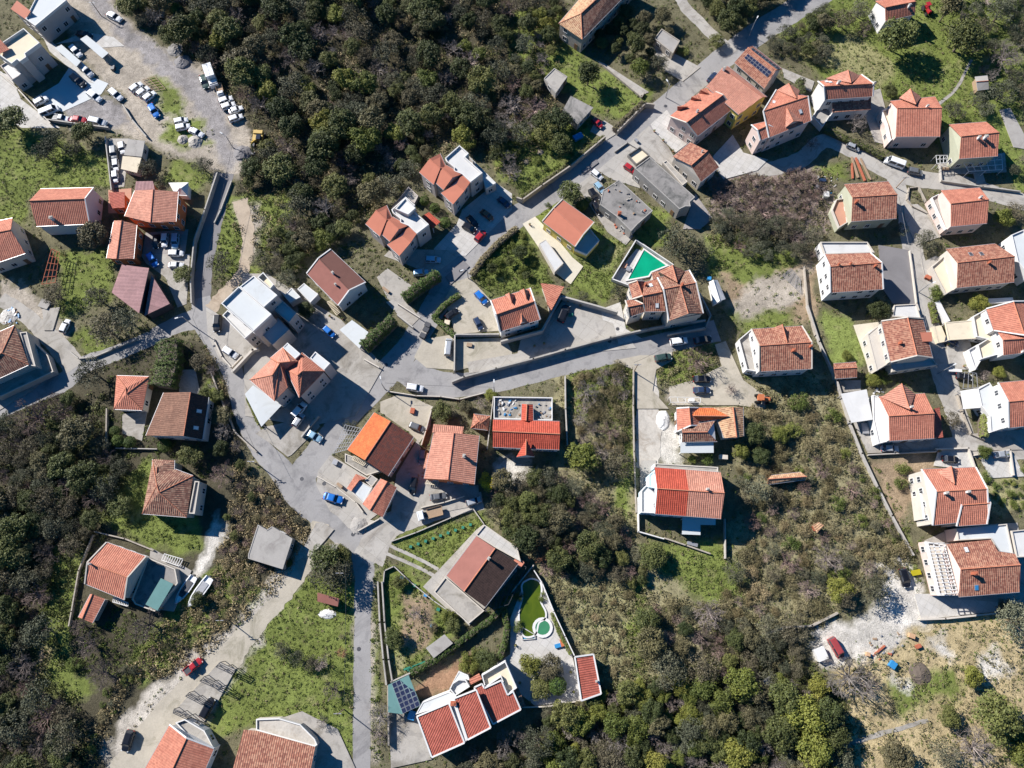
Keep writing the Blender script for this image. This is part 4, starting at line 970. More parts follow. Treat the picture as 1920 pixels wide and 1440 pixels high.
S_('A2', [(1030, 1090), (1130, 1230), (1060, 1290), (960, 1290)], 'graveldark')
S_('A3', [(80, 385), (260, 460), (240, 520), (90, 440)], 'conc_pave', 'path')
S_('A3', [(560, 520), (630, 500), (660, 620), (680, 820), (600, 800), (540, 640)], 'conc_pave')
S_('A3', [(950, 920), (1330, 860), (1340, 970), (980, 985)], 'conc_pave')
S_('A3', [(1150, 960), (1200, 960), (1230, 1050), (1170, 1040)], 'conc_pave')
S_('A3', [(1300, 620), (1360, 610), (1440, 760), (1440, 840), (1380, 830)], 'concrete')
S_('A3', [(840, 1150), (900, 1200), (980, 1330), (830, 1380), (770, 1240), (760, 1150)], 'conc_pave')
S_('B3', [(620, -60), (800, -30), (840, 270), (700, 270), (640, 180)], 'asphalt_dark', 'parking')
S_('B3', [(480, 390), (640, 370), (560, 440), (640, 640), (570, 650)], 'cream_pave')
S_('B3', [(860, 40), (940, 0), (1060, 60), (1000, 220), (900, 180)], 'conc_pave')
S_('B3', [(1000, 480), (1130, 470), (1180, 640), (1020, 640)], 'conc_pave', 'driveway')
S_('B3', [(400, 700), (520, 700), (520, 760), (400, 770)], 'conc_old')
S_('B3', [(480, 940), (600, 900), (620, 1060), (960, 1030), (1160, 1000), (1440, 960), (1440, 1090), (560, 1110)], 'conc_pave', 'driveway')
S_('B3', [(1180, 1120), (1370, 1100), (1440, 1240), (1250, 1250)], 'stone_pave')
S_('B3', [(960, 1080), (1120, 1080), (1170, 1210), (930, 1180)], 'stone_pave')
S_('C3', [(820, 460), (960, 460), (1290, 480), (1290, 560), (860, 605)], 'stone_pave', 'driveway')
S_('C3', [(880, 160), (1060, 80), (1400, 60), (1440, 300), (1440, 520), (960, 480)], 'conc_pave')
S_('B2', [(1140, 500), (1200, 480), (1300, 700), (1440, 800), (1420, 860), (1260, 840), (900, 840), (880, 740), (1010, 700), (1180, 620)], 'sand', 'yard')
S_('B2', [(570, 590), (720, 560), (830, 560), (900, 540), (900, 590), (810, 640), (790, 760), (880, 860), (700, 860), (680, 640)], 'sand', 'driveway')
S_('B2', [(720, 1150), (810, 1150), (800, 1300), (730, 1440), (720, 1300)], 'conc_pave')
S_('C1', [(940, 420), (1240, 100), (1280, 70), (1440, 180), (1470, 330), (1200, 640), (1140, 580), (1080, 550)], 'conc_pave', 'yard')
S_('C1', [(750, 1130), (900, 1130), (990, 1390), (760, 1440)], 'conc_old', 'yard')
S_('C1', [(20, 1200), (140, 1160), (260, 1120), (460, 1220), (560, 1440), (300, 1440)], 'conc_old', 'yard')
S_('C2', [(70, 390), (160, 380), (340, 810), (390, 1060), (130, 1090), (-130, 880), (-10, 800), (-10, 600)], 'stone_pave', 'pool_terrace')
S_('C0', [(850, 200), (1080, 330), (980, 560), (820, 540)], 'concrete')
S_('C1', [(380, 60), (440, 100), (390, 160), (300, 260), (270, 200), (340, 60)], 'conc_pave')
S_('B0', [(240, 300), (340, 290), (300, 420), (250, 420)], 'conc_old')
S_('B1', [(140, 170), (350, 210), (330, 300), (130, 260)], 'conc_old')
S_('C0', [(1235, 845), (1330, 880), (1220, 1080), (1150, 1180), (985, 1118)], 'conc_old', 'parking')
# worn patches and repairs in the asphalt
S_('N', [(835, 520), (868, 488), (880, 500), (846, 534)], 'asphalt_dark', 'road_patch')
S_('N', [(1090, 320), (1118, 300), (1122, 306), (1094, 327)], 'asphalt_dark', 'road_patch')
def manhole(x, y, lab, s=.45):
    p = P(x, y, 0); m = MB(); z = ground_z(p.x, p.y); m.tube((p.x, p.y, z - .05), (p.x, p.y, z + .012), s, s, 16); o = m.build('manhole_cover', 'darkmetal', None, loc=(p.x, p.y, 0)); tag(o, lab, 'manhole cover')
for x, y, lab in ((724, 684, 'round manhole cover on the road beside the tall hedge'), (1143, 640, 'manhole cover on the pale ramp by the pool villa'), (566, 898, 'manhole cover where the two lower roads meet'), (1248, 199, 'manhole cover on the upper road below the orange twin house'), (662, 1002, 'manhole cover at the fork above the long straight lane'), (864, 509, 'manhole cover on the shaded widening of the road'), (1158, 617, 'manhole cover on the big concrete yard'), (673, 1217, 'manhole cover halfway down the long straight lane'), (608, 907, 'manhole cover beside the bright blue car')): manhole(x, y, lab)
# ------------------------------------------------------------------ houses
H = house
# upper left
H('apartment_block', 'white flat-roofed block with a small pink sloping roof in the top left corner', 'apartment block', 'V5', [('F', [(335, 105), (420, -60), (620, -160), (745, 0), (395, 290), (285, 210)], 6.4, 0, 'whiteroof', {'pm': 'white'}), ('S', [(120, 100), (190, 5), (345, 125), (285, 215)], 6.2, [0, .9, .9, 0], 'smooth_orange')], 'greywall')
H('apartment_block', 'grey block with a furnished cream roof terrace beside the walled white yard', 'apartment block', 'V5', [('F', [(25, 475), (265, 315), (445, 480), (280, 600), (295, 640), (220, 690), (190, 665), (130, 715), (-90, 560)], 8.0, 0, 'cream_floor', {'pm': 'white', 'par': .8}), ('S', [(-90, 430), (0, 440), (105, 555), (0, 600), (-90, 620)], 8.2, [.8, .8, 0, 0, .4], 'tile_orange', {'nowall': 1}), ('F', [(0, 740), (100, 675), (250, 830), (130, 900)], 4.6, 0, 'white', {'pm': 'greywall'})], 'greywall')
H('carport', 'long white canopy beside the grey block with the roof terrace', 'carport', 'V5', [('S', [(615, 540), (690, 500), (910, 690), (860, 750)], 2.5, [.2, .2, 0, 0], 'whiteroof', {'posts': 'metal'})])
H('carport', 'long white canopy nearest the dark gravel road', 'carport', 'V5', [('S', [(900, 440), (975, 395), (1220, 595), (1150, 655)], 2.5, [.2, .2, 0, 0], 'whiteroof', {'posts': 'metal'})])
H('house', 'white gabled house with red tiles left of the orange house', 'house', 'A0', [('G', [(228, 1062), (528, 1055), (505, 1260), (205, 1273), (165, 1130), (479, 1118)], 5.0, 2.4, 'tile_orange', {'hip0': 1})], 'white', ch=[(300, 1235, 1.1, 'white')], trim='white')
H('house', 'orange walled house with a wide orange gable roof by the white gazebo', 'house', 'A0', [('G', [(757, 1072), (700, 1215), (990, 1246), (1003, 1078), (862, 1066), (846, 1252)], 5.6, 1.2, 'tile_salmon', {'rm': 'tile_orange'}), ('S', [(765, 1020), (860, 1018), (870, 1066), (757, 1080)], 4.4, [0, 0, 0, 0], 'sheet_pink'), ('S', [(612, 1082), (700, 1080), (702, 1168), (622, 1172)], 3.2, [0, .5, .5, 0], 'tile_red')], 'orangewall')
H('house', 'low orange annex with a narrow ridge roof beside the shaded parking yard', 'house', 'A0', [('G', [(640, 1240), (598, 1452), (752, 1455), (770, 1264), (684, 1240), (655, 1456)], 4.0, 1.0, 'tile_salmon')], 'orangewall', ch=())
H('gazebo', 'white peaked garden gazebo behind the orange house', 'gazebo', 'A0', [('H', [(950, 1030), (1060, 1028), (1055, 1100), (985, 1095), (1010, 1058), (1018, 1060)], 2.5, .9, 'white', {'posts': 'frame', 'rm': 'white'})], win=False)
H('shed', 'grey flat-roofed shelter with a cream lean-to beside the row of parked white cars', 'shed', 'A0', [('S', [(722, 782), (815, 792), (798, 882), (697, 872)], 2.8, [0, 0, .2, .2], 'concrete'), ('S', [(690, 878), (796, 884), (770, 972), (680, 950)], 2.5, [.3, .3, 0, 0], 'cream_floor')], 'offwhite')
H('house', 'house with an orange gable roof cut by the left edge above the vine frame', 'house', 'A0', [('G', [(-120, 1262), (70, 1226), (142, 1425), (-80, 1500), (-130, 1330), (60, 1293)], 4.6, 1.8, 'tile_orange')], 'offwhite')
H('house', 'large old-tiled hipped house at the left edge below the debris heap', 'house', 'B0', [('H', [(-220, 520), (82, 388), (162, 612), (-160, 760), (-160, 640), (10, 545)], 4.8, 1.6, 'tile_older'), ('F', [(110, 430), (150, 425), (200, 620), (160, 615)], 4.4, 0, 'concrete'), ('F', [(185, 480), (270, 560), (300, 650), (-20, 800), (-20, 720), (190, 630)], 2.2, 0, 'conc_old')], 'offwhite')
H('workshop', 'long low hall with faded pink metal roofs', 'workshop', 'B0', [('S', [(685, 48), (838, 68), (782, 322), (628, 205)], 3.9, [0, .7, .7, 0], 'sheet_pink'), ('S', [(852, 105), (955, 268), (812, 336)], 3.2, [.5, 0, 0.3], 'sheet_pink')], 'darkmetal', win=False)
H('house', 'small orange pyramid-roofed house left of the tall ivy hedge', 'house', 'B0', [('H', [(655, 672), (838, 678), (800, 868), (640, 862), (707, 742), (710, 775)], 3.2, 1.2, 'tile_orange')], 'offwhite')
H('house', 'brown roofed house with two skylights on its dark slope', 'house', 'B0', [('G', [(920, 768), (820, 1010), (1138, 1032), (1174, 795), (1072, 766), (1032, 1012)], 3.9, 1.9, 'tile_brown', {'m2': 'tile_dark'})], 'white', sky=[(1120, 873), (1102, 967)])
H('house', 'old hip-roofed house beside the withered vine arbour', 'house', 'B0', [('H', [(858, 1150), (1086, 1236), (1050, 1470), (800, 1450), (882, 1290), (894, 1330)], 4.4, 1.8, 'tile_older'), ('G', [(858, 1142), (850, 1270), (980, 1215), (982, 1150), (883, 1188), (878, 1275)], 4.5, .8, 'tile_older', {'hip0': 1, 'hip1': 1}), ('F', [(1095, 1265), (1122, 1268), (1095, 1450), (1060, 1448)], 4.2, 0, 'concrete')], 'offwhite', ridge=True)
# two modern twin houses in the middle
def modern(v, d, label, annex):
    dx, dy = d; q = lambda *p: [(a + dx, b + dy) for a, b in p]
    return H('apartment_block', label, 'apartment block', v, [
        ('F', q((890, 150), (1045, 12), (1145, 100), (1105, 140), (1295, 310), (1165, 410), (1075, 325), (985, 290), (985, 250), (905, 185)), 7.0, 0, 'greyroof', {'pm': 'white', 'par': .5}),
        ('G', q((610, 305), (765, 440), (910, 262), (838, 103), (722, 160), (838, 262)), 6.6, 1.3, 'smooth_red', {'rm': 'smooth_red'}),
        ('G', q((765, 400), (872, 495), (1075, 325), (905, 228), (862, 262), (970, 362)), 6.6, 1.3, 'smooth_red', {'rm': 'smooth_red'}),
        ('G', q((845, 528), (975, 652), (1165, 408), (1072, 322), (1015, 430), (1103, 500)), 6.4, 1.2, 'smooth_red', {'rm': 'smooth_red'})] + annex, 'greywall')
modern('V6', (0, 0), 'red and white modern block with the long white side terrace', [('F', [(1150, 130), (1440, 420), (1330, 480), (1285, 320)], 3.4, 0, 'whiteroof', {'pm': 'white'})])
modern('V6', (-580, 557), 'red and white modern block with a bright red porch roof', [('F', [(350, 700), (460, 580), (570, 690), (490, 760)], 8.0, 0, 'white', {'pm': 'white', 'nowin': 1}), ('S', [(635, 780), (715, 735), (840, 840), (755, 910)], 3.0, [.3, .3, 0, 0], 'tile_scarlet', {'posts': 'frame'}), ('F', [(310, 690), (495, 460), (600, 560), (560, 640), (460, 570)], 1.6, 0, 'conc_pave', {'pm': 'greywall', 'nowin': 1})])
H('house', 'brown shingled house with white roof edges above the white carport', 'house', 'B1', [('G', [(462, 278), (285, 98), (420, -38), (617, 148), (525, 192), (352, 12)], 4.8, 1.3, 'shingle_red', {'trim': 'white', 'rm': 'shingle_brown', 'm2': 'shingle_brown'})], 'white', ch=[(435, 100, .8), (450, 165, .7)])
H('carport', 'flat white carport roof between the brown shingled house and the tall hedge', 'carport', 'B1', [('S', [(470, 415), (540, 360), (632, 428), (582, 520)], 2.6, [0, .2, .2, 0], 'whiteroof', {'posts': 'frame'})])
H('garage', 'small white flat garage beside the brown shingled house', 'garage', 'B1', [('F', [(232, 185), (270, 152), (350, 215), (305, 262)], 2.6, 0, 'whiteroof', {'par': .1})], 'white', win=False)
H('garage', 'small white flat garage behind the tall modern white block', 'garage', 'B1', [('F', [(165, 215), (200, 178), (250, 230), (190, 262), (130, 190)], 2.8, 0, 'whiteroof', {'par': .1})], 'white', win=False)
H('apartment_block', 'tall modern white flat-roofed block on the road bend', 'apartment block', 'V1', [('F', [(65, 310), (215, 165), (490, 400), (335, 545)], 10.8, 0, 'whiteroof', {'pm': 'white', 'par': .6}), ('F', [(222, 168), (340, 75), (540, 240), (425, 340)], 11.4, 0, 'whiteroof', {'pm': 'white', 'par': .2}), ('F', [(370, 90), (420, 45), (510, 150), (480, 185)], 8.8, 0, 'cream_floor', {'pm': 'white', 'par': .8}), ('F', [(470, 330), (545, 250), (700, 390), (640, 470)], 7.6, 0, 'greyroof', {'pm': 'greywall'}), ('F', [(395, 560), (545, 430), (640, 530), (500, 660)], 6.4, 0, 'greyroof', {'pm': 'greywall', 'nowin': 1}), ('F', [(75, 410), (120, 365), (340, 540), (265, 605)], 7.2, 0, 'greyroof', {'pm': 'white', 'par': .5})], 'greywall')
H('apartment_block', 'orange hip-roofed house with white flat corner terraces', 'apartment block', 'V1', [
    ('H', [(305, 955), (515, 1135), (626, 1020), (575, 700), (497, 915), (560, 815)], 7.6, 1.5, 'tile_salmon'),
    ('H', [(480, 770), (585, 680), (740, 800), (615, 870), (550, 810), (650, 800)], 7.6, 1.5, 'tile_salmon'),
    ('H', [(615, 870), (725, 1105), (940, 880), (750, 725), (712, 915), (750, 880)], 7.6, 1.5, 'tile_orange'),
    ('F', [(585, 680), (625, 640), (735, 735), (690, 778)], 8.6, 0, 'whiteroof', {'par': .1, 'pm': 'white'}),
    ('F', [(815, 770), (860, 715), (985, 815), (930, 875)], 7.4, 0, 'whiteroof', {'par': .2, 'pm': 'white'})], 'greywall')
H('carport', 'large pale canopy roof below the orange hip-roofed house', 'carport', 'V1', [('S', [(265, 1075), (335, 1000), (575, 1170), (405, 1350)], 3.0, [.3, .4, 0, 0], 'whiteroof', {'posts': 'metal'})])
# upper middle
H('farmhouse', 'long old stone house with a pale hipped tile roof at the top edge', 'house', 'A2', [('H', [(520, -170), (262, 132), (395, 222), (720, -110), (620, -140), (388, 76)], 5.4, 1.6, 'tile_pale', {'m2': 'tile_older'})], 'stonewall')
H('shed', 'small square roofless concrete shed in the orchard', 'shed', 'A2', [('F', [(180, 440), (238, 382), (312, 430), (245, 525)], 2.4, 0, 'conc_pave', {'par': .15})], 'concrete')
H('shed', 'grey brown sheet-roofed barn above the red car', 'shed', 'A2', [('S', [(330, 538), (458, 605), (370, 700), (282, 625)], 2.6, [0, .5, .5, 0], 'concrete_dark')], 'stonewall')
H('garden_shelter', 'flat concrete terrace shelter with vine beams beside the drive', 'shelter', 'A2', [('F', [(842, 160), (945, 228), (905, 300), (800, 215)], 2.6, 0, 'concrete', {'par': .2})], 'stonewall')
H('house', 'orange twin-gabled house with three small dormers along the upper road', 'house', 'A2', [('G', [(885, 655), (1090, 492), (1242, 612), (1042, 768), (980, 690), (1187, 534)], 5.4, 1.6, 'tile_orange', {'trim': 'offwhite'}), ('T', [(930, 622), (968, 590), (930, 600), (990, 600)], 5.5, .9, 'tile_orange'), ('T', [(1005, 562), (1050, 528), (1010, 545), (1060, 560)], 5.5, .9, 'tile_orange'), ('T', [(1050, 527), (1092, 494), (1060, 505), (1105, 525)], 5.5, .9, 'tile_orange')], 'pinkwall', ch=[(1040, 632, .8)])
H('house', 'yellow house under one big plain salmon roof', 'house', 'A2', [('G', [(1092, 487), (1275, 645), (1435, 545), (1215, 372), (1185, 380), (1410, 545)], 6.6, 1.2, 'tile_salmon', {'rm': 'smooth_orange'})], 'yellowwall', ch=[(1190, 395, .9)])
r_, seat_ = H('house', 'old weathered roof with two rows of solar panels', 'house', 'V2', [('G', [(220, 345), (560, 640), (760, 415), (430, 155), (370, 175), (690, 430)], 5.6, 1.0, 'tile_old')], 'offwhite')
panels(r_, seat_, 'V2', [(372, 245), (640, 450), (590, 512), (328, 295)], 8, 2); panels(r_, seat_, 'V2', [(425, 178), (740, 415), (700, 425), (405, 205)], 8, 1)
H('house', 'brown roofed stone house below the orange twin-gabled house', 'house', 'A2', [('G', [(905, 880), (1003, 800), (1165, 940), (1065, 1022), (1008, 930), (1100, 848)], 4.6, 1.5, 'tile_old')], 'offwhite', ch=[(1068, 856, .6)])
H('industrial_building', 'long flat grey concrete building beside the small red car', 'building', 'A2', [('F', [(690, 945), (775, 882), (1030, 1108), (1000, 1135), (1005, 1160), (975, 1160), (942, 1176)], 4.8, 0, 'concrete_dark', {'par': .15, 'pm': 'concrete'}), ('F', [(848, 912), (870, 900), (988, 1020), (960, 1042)], 3.2, 0, 'conc_pave', {'par': .2, 'pm': 'offwhite'})], 'concrete')
H('unfinished_building', 'unfinished concrete slab building with a roof stair and chimney stub', 'building', 'A2', [('F', [(512, 1070), (602, 1010), (792, 1185), (705, 1262), (670, 1300), (588, 1218), (495, 1150)], 3.8, 0, 'concrete_dark', {'par': .08, 'pm': 'concrete'})], 'concrete', ch=[(602, 1208, 1.1, 'brick'), (730, 1190, .4)])
H('outbuilding', 'open square concrete tank beside the drive', 'tank', 'A2', [('F', [(650, 870), (720, 822), (775, 870), (700, 925)], 1.3, 0, 'cream_floor', {'par': .6, 'pm': 'concrete_dark', 'nowin': 1})], 'concrete')
H('house', 'yellow house with a plain salmon roof and cream drive', 'house', 'A2', [('G', [(283, 1122), (462, 1250), (355, 1387), (170, 1245), (234, 1170), (400, 1320)], 4.4, .8, 'smooth_red', {'trim': 'offwhite', 'rm': 'smooth_orange'}), ('F', [(400, 1300), (440, 1285), (492, 1350), (420, 1430), (350, 1400)], 2.6, 0, 'white', {'pm': 'white', 'par': .7})], 'yellowwall')
H('outhouse', 'low grey shed roof beside the cream drive', 'shed', 'A2', [('F', [(150, 1370), (190, 1345), (290, 1480), (240, 1530)], 2.0, 0, 'greyroof', {'par': .05})], 'offwhite', win=False)
# upper right
H('house', 'large red-roofed pale house with a cross gable on each slope at the road bend', 'house', 'V2', [('G', [(690, 650), (1050, 722), (1088, 995), (610, 1190), (545, 890), (1050, 725)], 6.8, 1.6, 'tile_orange', {'trim': 'white'}), ('G', [(410, 1045), (600, 1000), (790, 1110), (510, 1222), (480, 1105), (605, 1048)], 6.6, .8, 'tile_orange', {'trim': 'white'}),
    ('T', [(700, 655), (960, 655), (830, 575), (920, 745)], 6.9, 1.5, 'tile_salmon'), ('T', [(785, 1085), (998, 1005), (885, 1005), (812, 850)], 6.9, 1.4, 'tile_salmon', {'z0': 3})], 'pinkwall', sky=[(965, 895), (668, 790)])
H('house', 'orange house with a lower brown roof in its own shade and roof hatch', 'house', 'V2', [('G', [(1160, 555), (1650, 480), (1780, 725), (1240, 760), (1230, 612), (1790, 580)], 6.2, 1.5, 'tile_orange', {'trim': 'white'}), ('T', [(1250, 520), (1640, 490), (1500, 425), (1535, 572)], 6.3, 1.6, 'tile_salmon'), ('S', [(1325, 765), (1762, 725), (1760, 870), (1325, 905)], 4.0, [.6, .6, 0, 0], 'tile_old'), ('F', [(1140, 880), (1320, 760), (1320, 905), (1215, 1070), (1100, 950)], 2.0, 0, 'concrete', {'par': .5, 'pm': 'white', 'nowin': 1})], 'white', ch=[(1385, 585, 1.0), (1785, 590, .8)], sky=[(1260, 560), (1300, 565)])
H('house', 'orange cross-gabled house with white stairs down its left side', 'house', 'A3', [('G', [(688, 568), (940, 543), (968, 768), (720, 770), (728, 609), (980, 608)], 5.2, 1.5, 'tile_orange'), ('T', [(738, 550), (862, 545), (800, 498), (832, 586)], 5.4, 1.6, 'tile_salmon'), ('F', [(640, 620), (690, 600), (728, 640), (720, 770), (690, 790), (670, 700)], 3.4, 0, 'cream_floor', {'par': .7, 'pm': 'white'})], 'pinkwall', ch=[(892, 602, .7)])
H('house', 'two-chimneyed house behind a white vine frame', 'house', 'A3', [('G', [(1020, 700), (1228, 685), (1292, 878), (1077, 893), (1087, 768), (1302, 745)], 5.2, 1.6, 'tile_orange')], 'greenwall', ch=[(1180, 780, .9), (1215, 780, 1.1)])
H('house', 'old tiled house with an open scaffolded gable beside the junk yard', 'house', 'A3', [('G', [(430, 1036), (677, 1020), (722, 1229), (470, 1246), (476, 1110), (728, 1094)], 4.8, 1.5, 'tile_old'), ('F', [(385, 1120), (460, 1110), (465, 1240), (400, 1280), (360, 1180)], 2.6, 0, 'terracotta', {'par': .5, 'pm': 'offwhite'})], 'greenwall', ch=[(493, 1140, 1.0, 'brick')])
H('house', 'orange house with white side parapets below the lane fork', 'house', 'A3', [('G', [(975, 1070), (1192, 1055), (1232, 1256), (1030, 1275), (1030, 1146), (1243, 1122)], 5.2, 1.4, 'tile_orange'), ('F', [(920, 1110), (960, 1090), (1025, 1150), (1025, 1280), (1000, 1290)], 3.2, 0, 'conc_pave', {'par': .5, 'pm': 'white'})], 'pinkwall', ch=[(1190, 1115, .8)])
H('house', 'small white house with an orange roof at the top edge', 'house', 'A3', [('G', [(605, 5), (800, -20), (826, 82), (662, 118), (660, 42), (832, 8)], 5.0, 1.4, 'tile_orange')], 'white', ch=[(790, 40, .9)])
H('shed', 'tiny grey gabled hut alone on the green meadow', 'shed', 'A3', [('G', [(1165, 432), (1235, 425), (1243, 500), (1180, 508), (1172, 460), (1240, 455)], 2.0, .6, 'concrete')], 'wood', win=False)
H('house', 'white wall house with a weathered roof beside the empty asphalt parking', 'house', 'B3', [('G', [(315, -10), (575, -18), (648, 187), (350, 207), (347, 60), (640, 38)], 5.6, 1.5, 'tile_old', {'trim': 'white'}), ('F', [(295, -80), (560, -80), (600, -20), (320, -10)], 3.8, 0, 'greyroof', {'par': .4, 'pm': 'offwhite'})], 'white', ch=[(395, 50, .6, 'brick'), (462, 45, .6, 'brick'), (600, 60, .8, 'brick')])
H('house', 'long weathered roof with two dark openings beside a cream side yard', 'house', 'B3', [('G', [(1003, -40), (1278, -70), (1385, 147), (1064, 180), (1068, 38), (1388, 2)], 4.4, 1.4, 'tile_old'), ('F', [(920, 60), (1000, -10), (1058, 50), (1062, 178), (1000, 215)], 2.4, 0, 'cream_floor', {'par': .4, 'pm': 'offwhite'})], 'offwhite', ch=[(1240, 40, .8, 'brick')], sky=[(1140, -10, 'darkmetal'), (1200, -12, 'darkmetal')])
H('house', 'white flat building cut by the right edge', 'house', 'B3', [('F', [(1370, -120), (1440, -150), (1520, 0), (1480, 120), (1405, 30)], 5.0, 0, 'whiteroof', {'pm': 'white'})], 'white')
H('house', 'weathered gable house with a small red awning and cream side yard', 'house', 'B3', [('G', [(637, 366), (690, 597), (926, 573), (872, 352), (785, 345), (838, 560)], 6.0, 1.5, 'tile_old', {'trim': 'offwhite'}), ('S', [(830, 430), (920, 428), (925, 480), (840, 482)], 6.6, [.3, 0, 0, .3], 'smooth_red', {'nowall': 1}), ('F', [(690, 600), (925, 575), (955, 612), (700, 650)], 3.0, 0, 'greyroof', {'par': .5, 'pm': 'offwhite'}), ('F', [(560, 440), (632, 380), (690, 597), (612, 645)], 3.6, 0, 'offwhite', {'par': .1, 'pm': 'offwhite'})], 'offwhite', ch=[(738, 492, .9, 'brick')])
H('garage', 'pale blue flat garage roof at the end of the asphalt parking', 'garage', 'B3', [('F', [(710, 275), (835, 268), (860, 350), (700, 340)], 2.6, 0, 'greyroof', {'par': .3, 'pm': 'offwhite'})], 'offwhite')
H('shed', 'small brown tiled shed at the corner of the walled lawn', 'shed', 'B3', [('G', [(370, 605), (495, 596), (500, 682), (382, 690), (372, 634), (502, 628)], 2.5, .7, 'tile_old')], 'stonewall', win=False)
H('villa', 'white villa with orange roofs and stepped white terraces at the right edge', 'house', 'V8', [('G', [(760, 175), (825, 360), (1080, 400), (1200, 110), (990, 112), (1085, 400)], 5.6, 1.5, 'tile_orange', {'trim': 'white'}), ('G', [(850, 355), (1000, 335), (1140, 540), (910, 568), (905, 438), (1120, 425)], 5.4, 1.3, 'tile_orange'), ('F', [(650, 240), (760, 175), (830, 370), (900, 430), (860, 560), (720, 600), (690, 480), (770, 430), (680, 410)], 3.2, 0, 'cream_floor', {'par': .6, 'pm': 'white'}), ('F', [(610, 520), (690, 475), (725, 600), (670, 690)], 2.4, 0, 'white', {'par': .4, 'pm': 'white'})], 'white', ch=[(1060, 540, .7)])
H('carport', 'cream flat carport with brown stains beside the right-hand lane', 'carport', 'V8', [('F', [(415, 290), (650, 270), (685, 425), (445, 440)], 2.6, 0, 'cream_floor', {'par': .08, 'posts': 'kerbwall', 'pm': 'cream_floor'})], win=False)
H('house', 'bright orange cross-gabled house with a grey corrugated carport', 'house', 'B3', [('G', [(625, 790), (882, 772), (935, 1025), (685, 1040), (680, 901), (936, 885)], 4.8, 1.4, 'tile_orange'), ('T', [(635, 795), (828, 775), (752, 716), (797, 864)], 5.0, 1.5, 'tile_salmon'), ('S', [(935, 858), (965, 852), (986, 1020), (936, 1024)], 4.0, [.3, 0, 0, .3], 'tile_red'), ('F', [(590, 780), (620, 790), (680, 905), (685, 1040), (622, 1056), (592, 920)], 3.0, 0, 'white', {'par': .2, 'pm': 'white'})], 'white', ch=[(800, 852, .8)])
H('carport', 'grey corrugated carport roof left of the bright orange cross-gabled house', 'carport', 'B3', [('S', [(410, 775), (555, 750), (590, 920), (470, 938)], 2.7, [0, .3, .3, 0], 'greyroof', {'posts': 'metal'})])
H('house', 'orange gable house with a white terrace and a strip of turf at the right edge', 'house', 'V8', [('G', [(860, 800), (1200, 770), (1230, 1150), (950, 1180), (945, 960), (1240, 935)], 5.8, 1.6, 'tile_orange', {'trim': 'white'}), ('F', [(690, 850), (790, 795), (900, 960), (945, 1060), (945, 1170), (800, 1218), (790, 1080), (720, 990)], 3.6, 0, 'whiteroof', {'par': .25, 'pm': 'white'})], 'white')
H('canopy', 'stretched white awning beside the white terrace with a turf strip', 'awning', 'V8', [('S', [(545, 868), (670, 848), (715, 1010), (570, 1022)], 2.7, [0, .2, .2, 0], 'white', {'posts': 'metal'})])
H('house', 'orange cross-gabled house with pale blank side wall above the pergola house', 'house', 'B3', [('G', [(862, 1200), (1168, 1188), (1240, 1480), (925, 1515), (945, 1325), (1233, 1310)], 6.4, 1.5, 'tile_orange', {'trim': 'white'}), ('T', [(950, 1215), (1070, 1205), (1030, 1182), (1050, 1282)], 6.6, 1.2, 'tile_salmon'), ('G', [(1055, 1373), (1238, 1360), (1230, 1508), (1060, 1520), (1088, 1402), (1250, 1390)], 6.2, 1.0, 'tile_orange', {'trim': 'white'}), ('F', [(850, 1240), (880, 1230), (945, 1330), (925, 1480), (880, 1480)], 4.2, 0, 'white', {'par': .2, 'pm': 'white', 'nowin': 1})], 'offwhite', ch=[(995, 1335, .9), (1118, 1328, .9)])
H('house', 'weathered roof house with white pergola terraces and a blue skylight', 'house', 'C3', [('G', [(1005, 178), (1390, 235), (1415, 450), (1075, 478), (1085, 322), (1420, 297)], 5.6, 1.4, 'tile_old'), ('G', [(1005, 178), (1090, 322), (1310, 320), (1255, 156), (1008, 180), (1256, 158)], 5.6, .1, 'tile_old', {'hip0': 1, 'nowin': 1}) if 0 else ('S', [(1008, 180), (1255, 156), (1312, 246), (1300, 300), (1088, 318)], 5.7, [0, 0, .75, 1.3, 1.3], 'tile_old', {'nowin': 1}), ('F', [(1060, 92), (1345, 66), (1382, 238), (1312, 240), (1255, 150), (1070, 160)], 4.6, 0, 'whiteroof', {'par': .3, 'pm': 'offwhite'}), ('F', [(890, 165), (1000, 185), (1075, 322), (1070, 470), (965, 470)], 3.4, 0, 'offwhite', {'par': .5, 'pm': 'white'})], 'pinkwall', ch=[(1150, 345, 1.1, 'brick')], sky=[(1172, 425, 'blue'), (1115, 212)])
H('house', 'pale flat terrace building cut by the right edge next to the pergola house', 'house', 'C3', [('F', [(1370, 105), (1480, 95), (1500, 250), (1400, 255)], 4.6, 0, 'greyroof', {'pm': 'offwhite'})], 'offwhite')
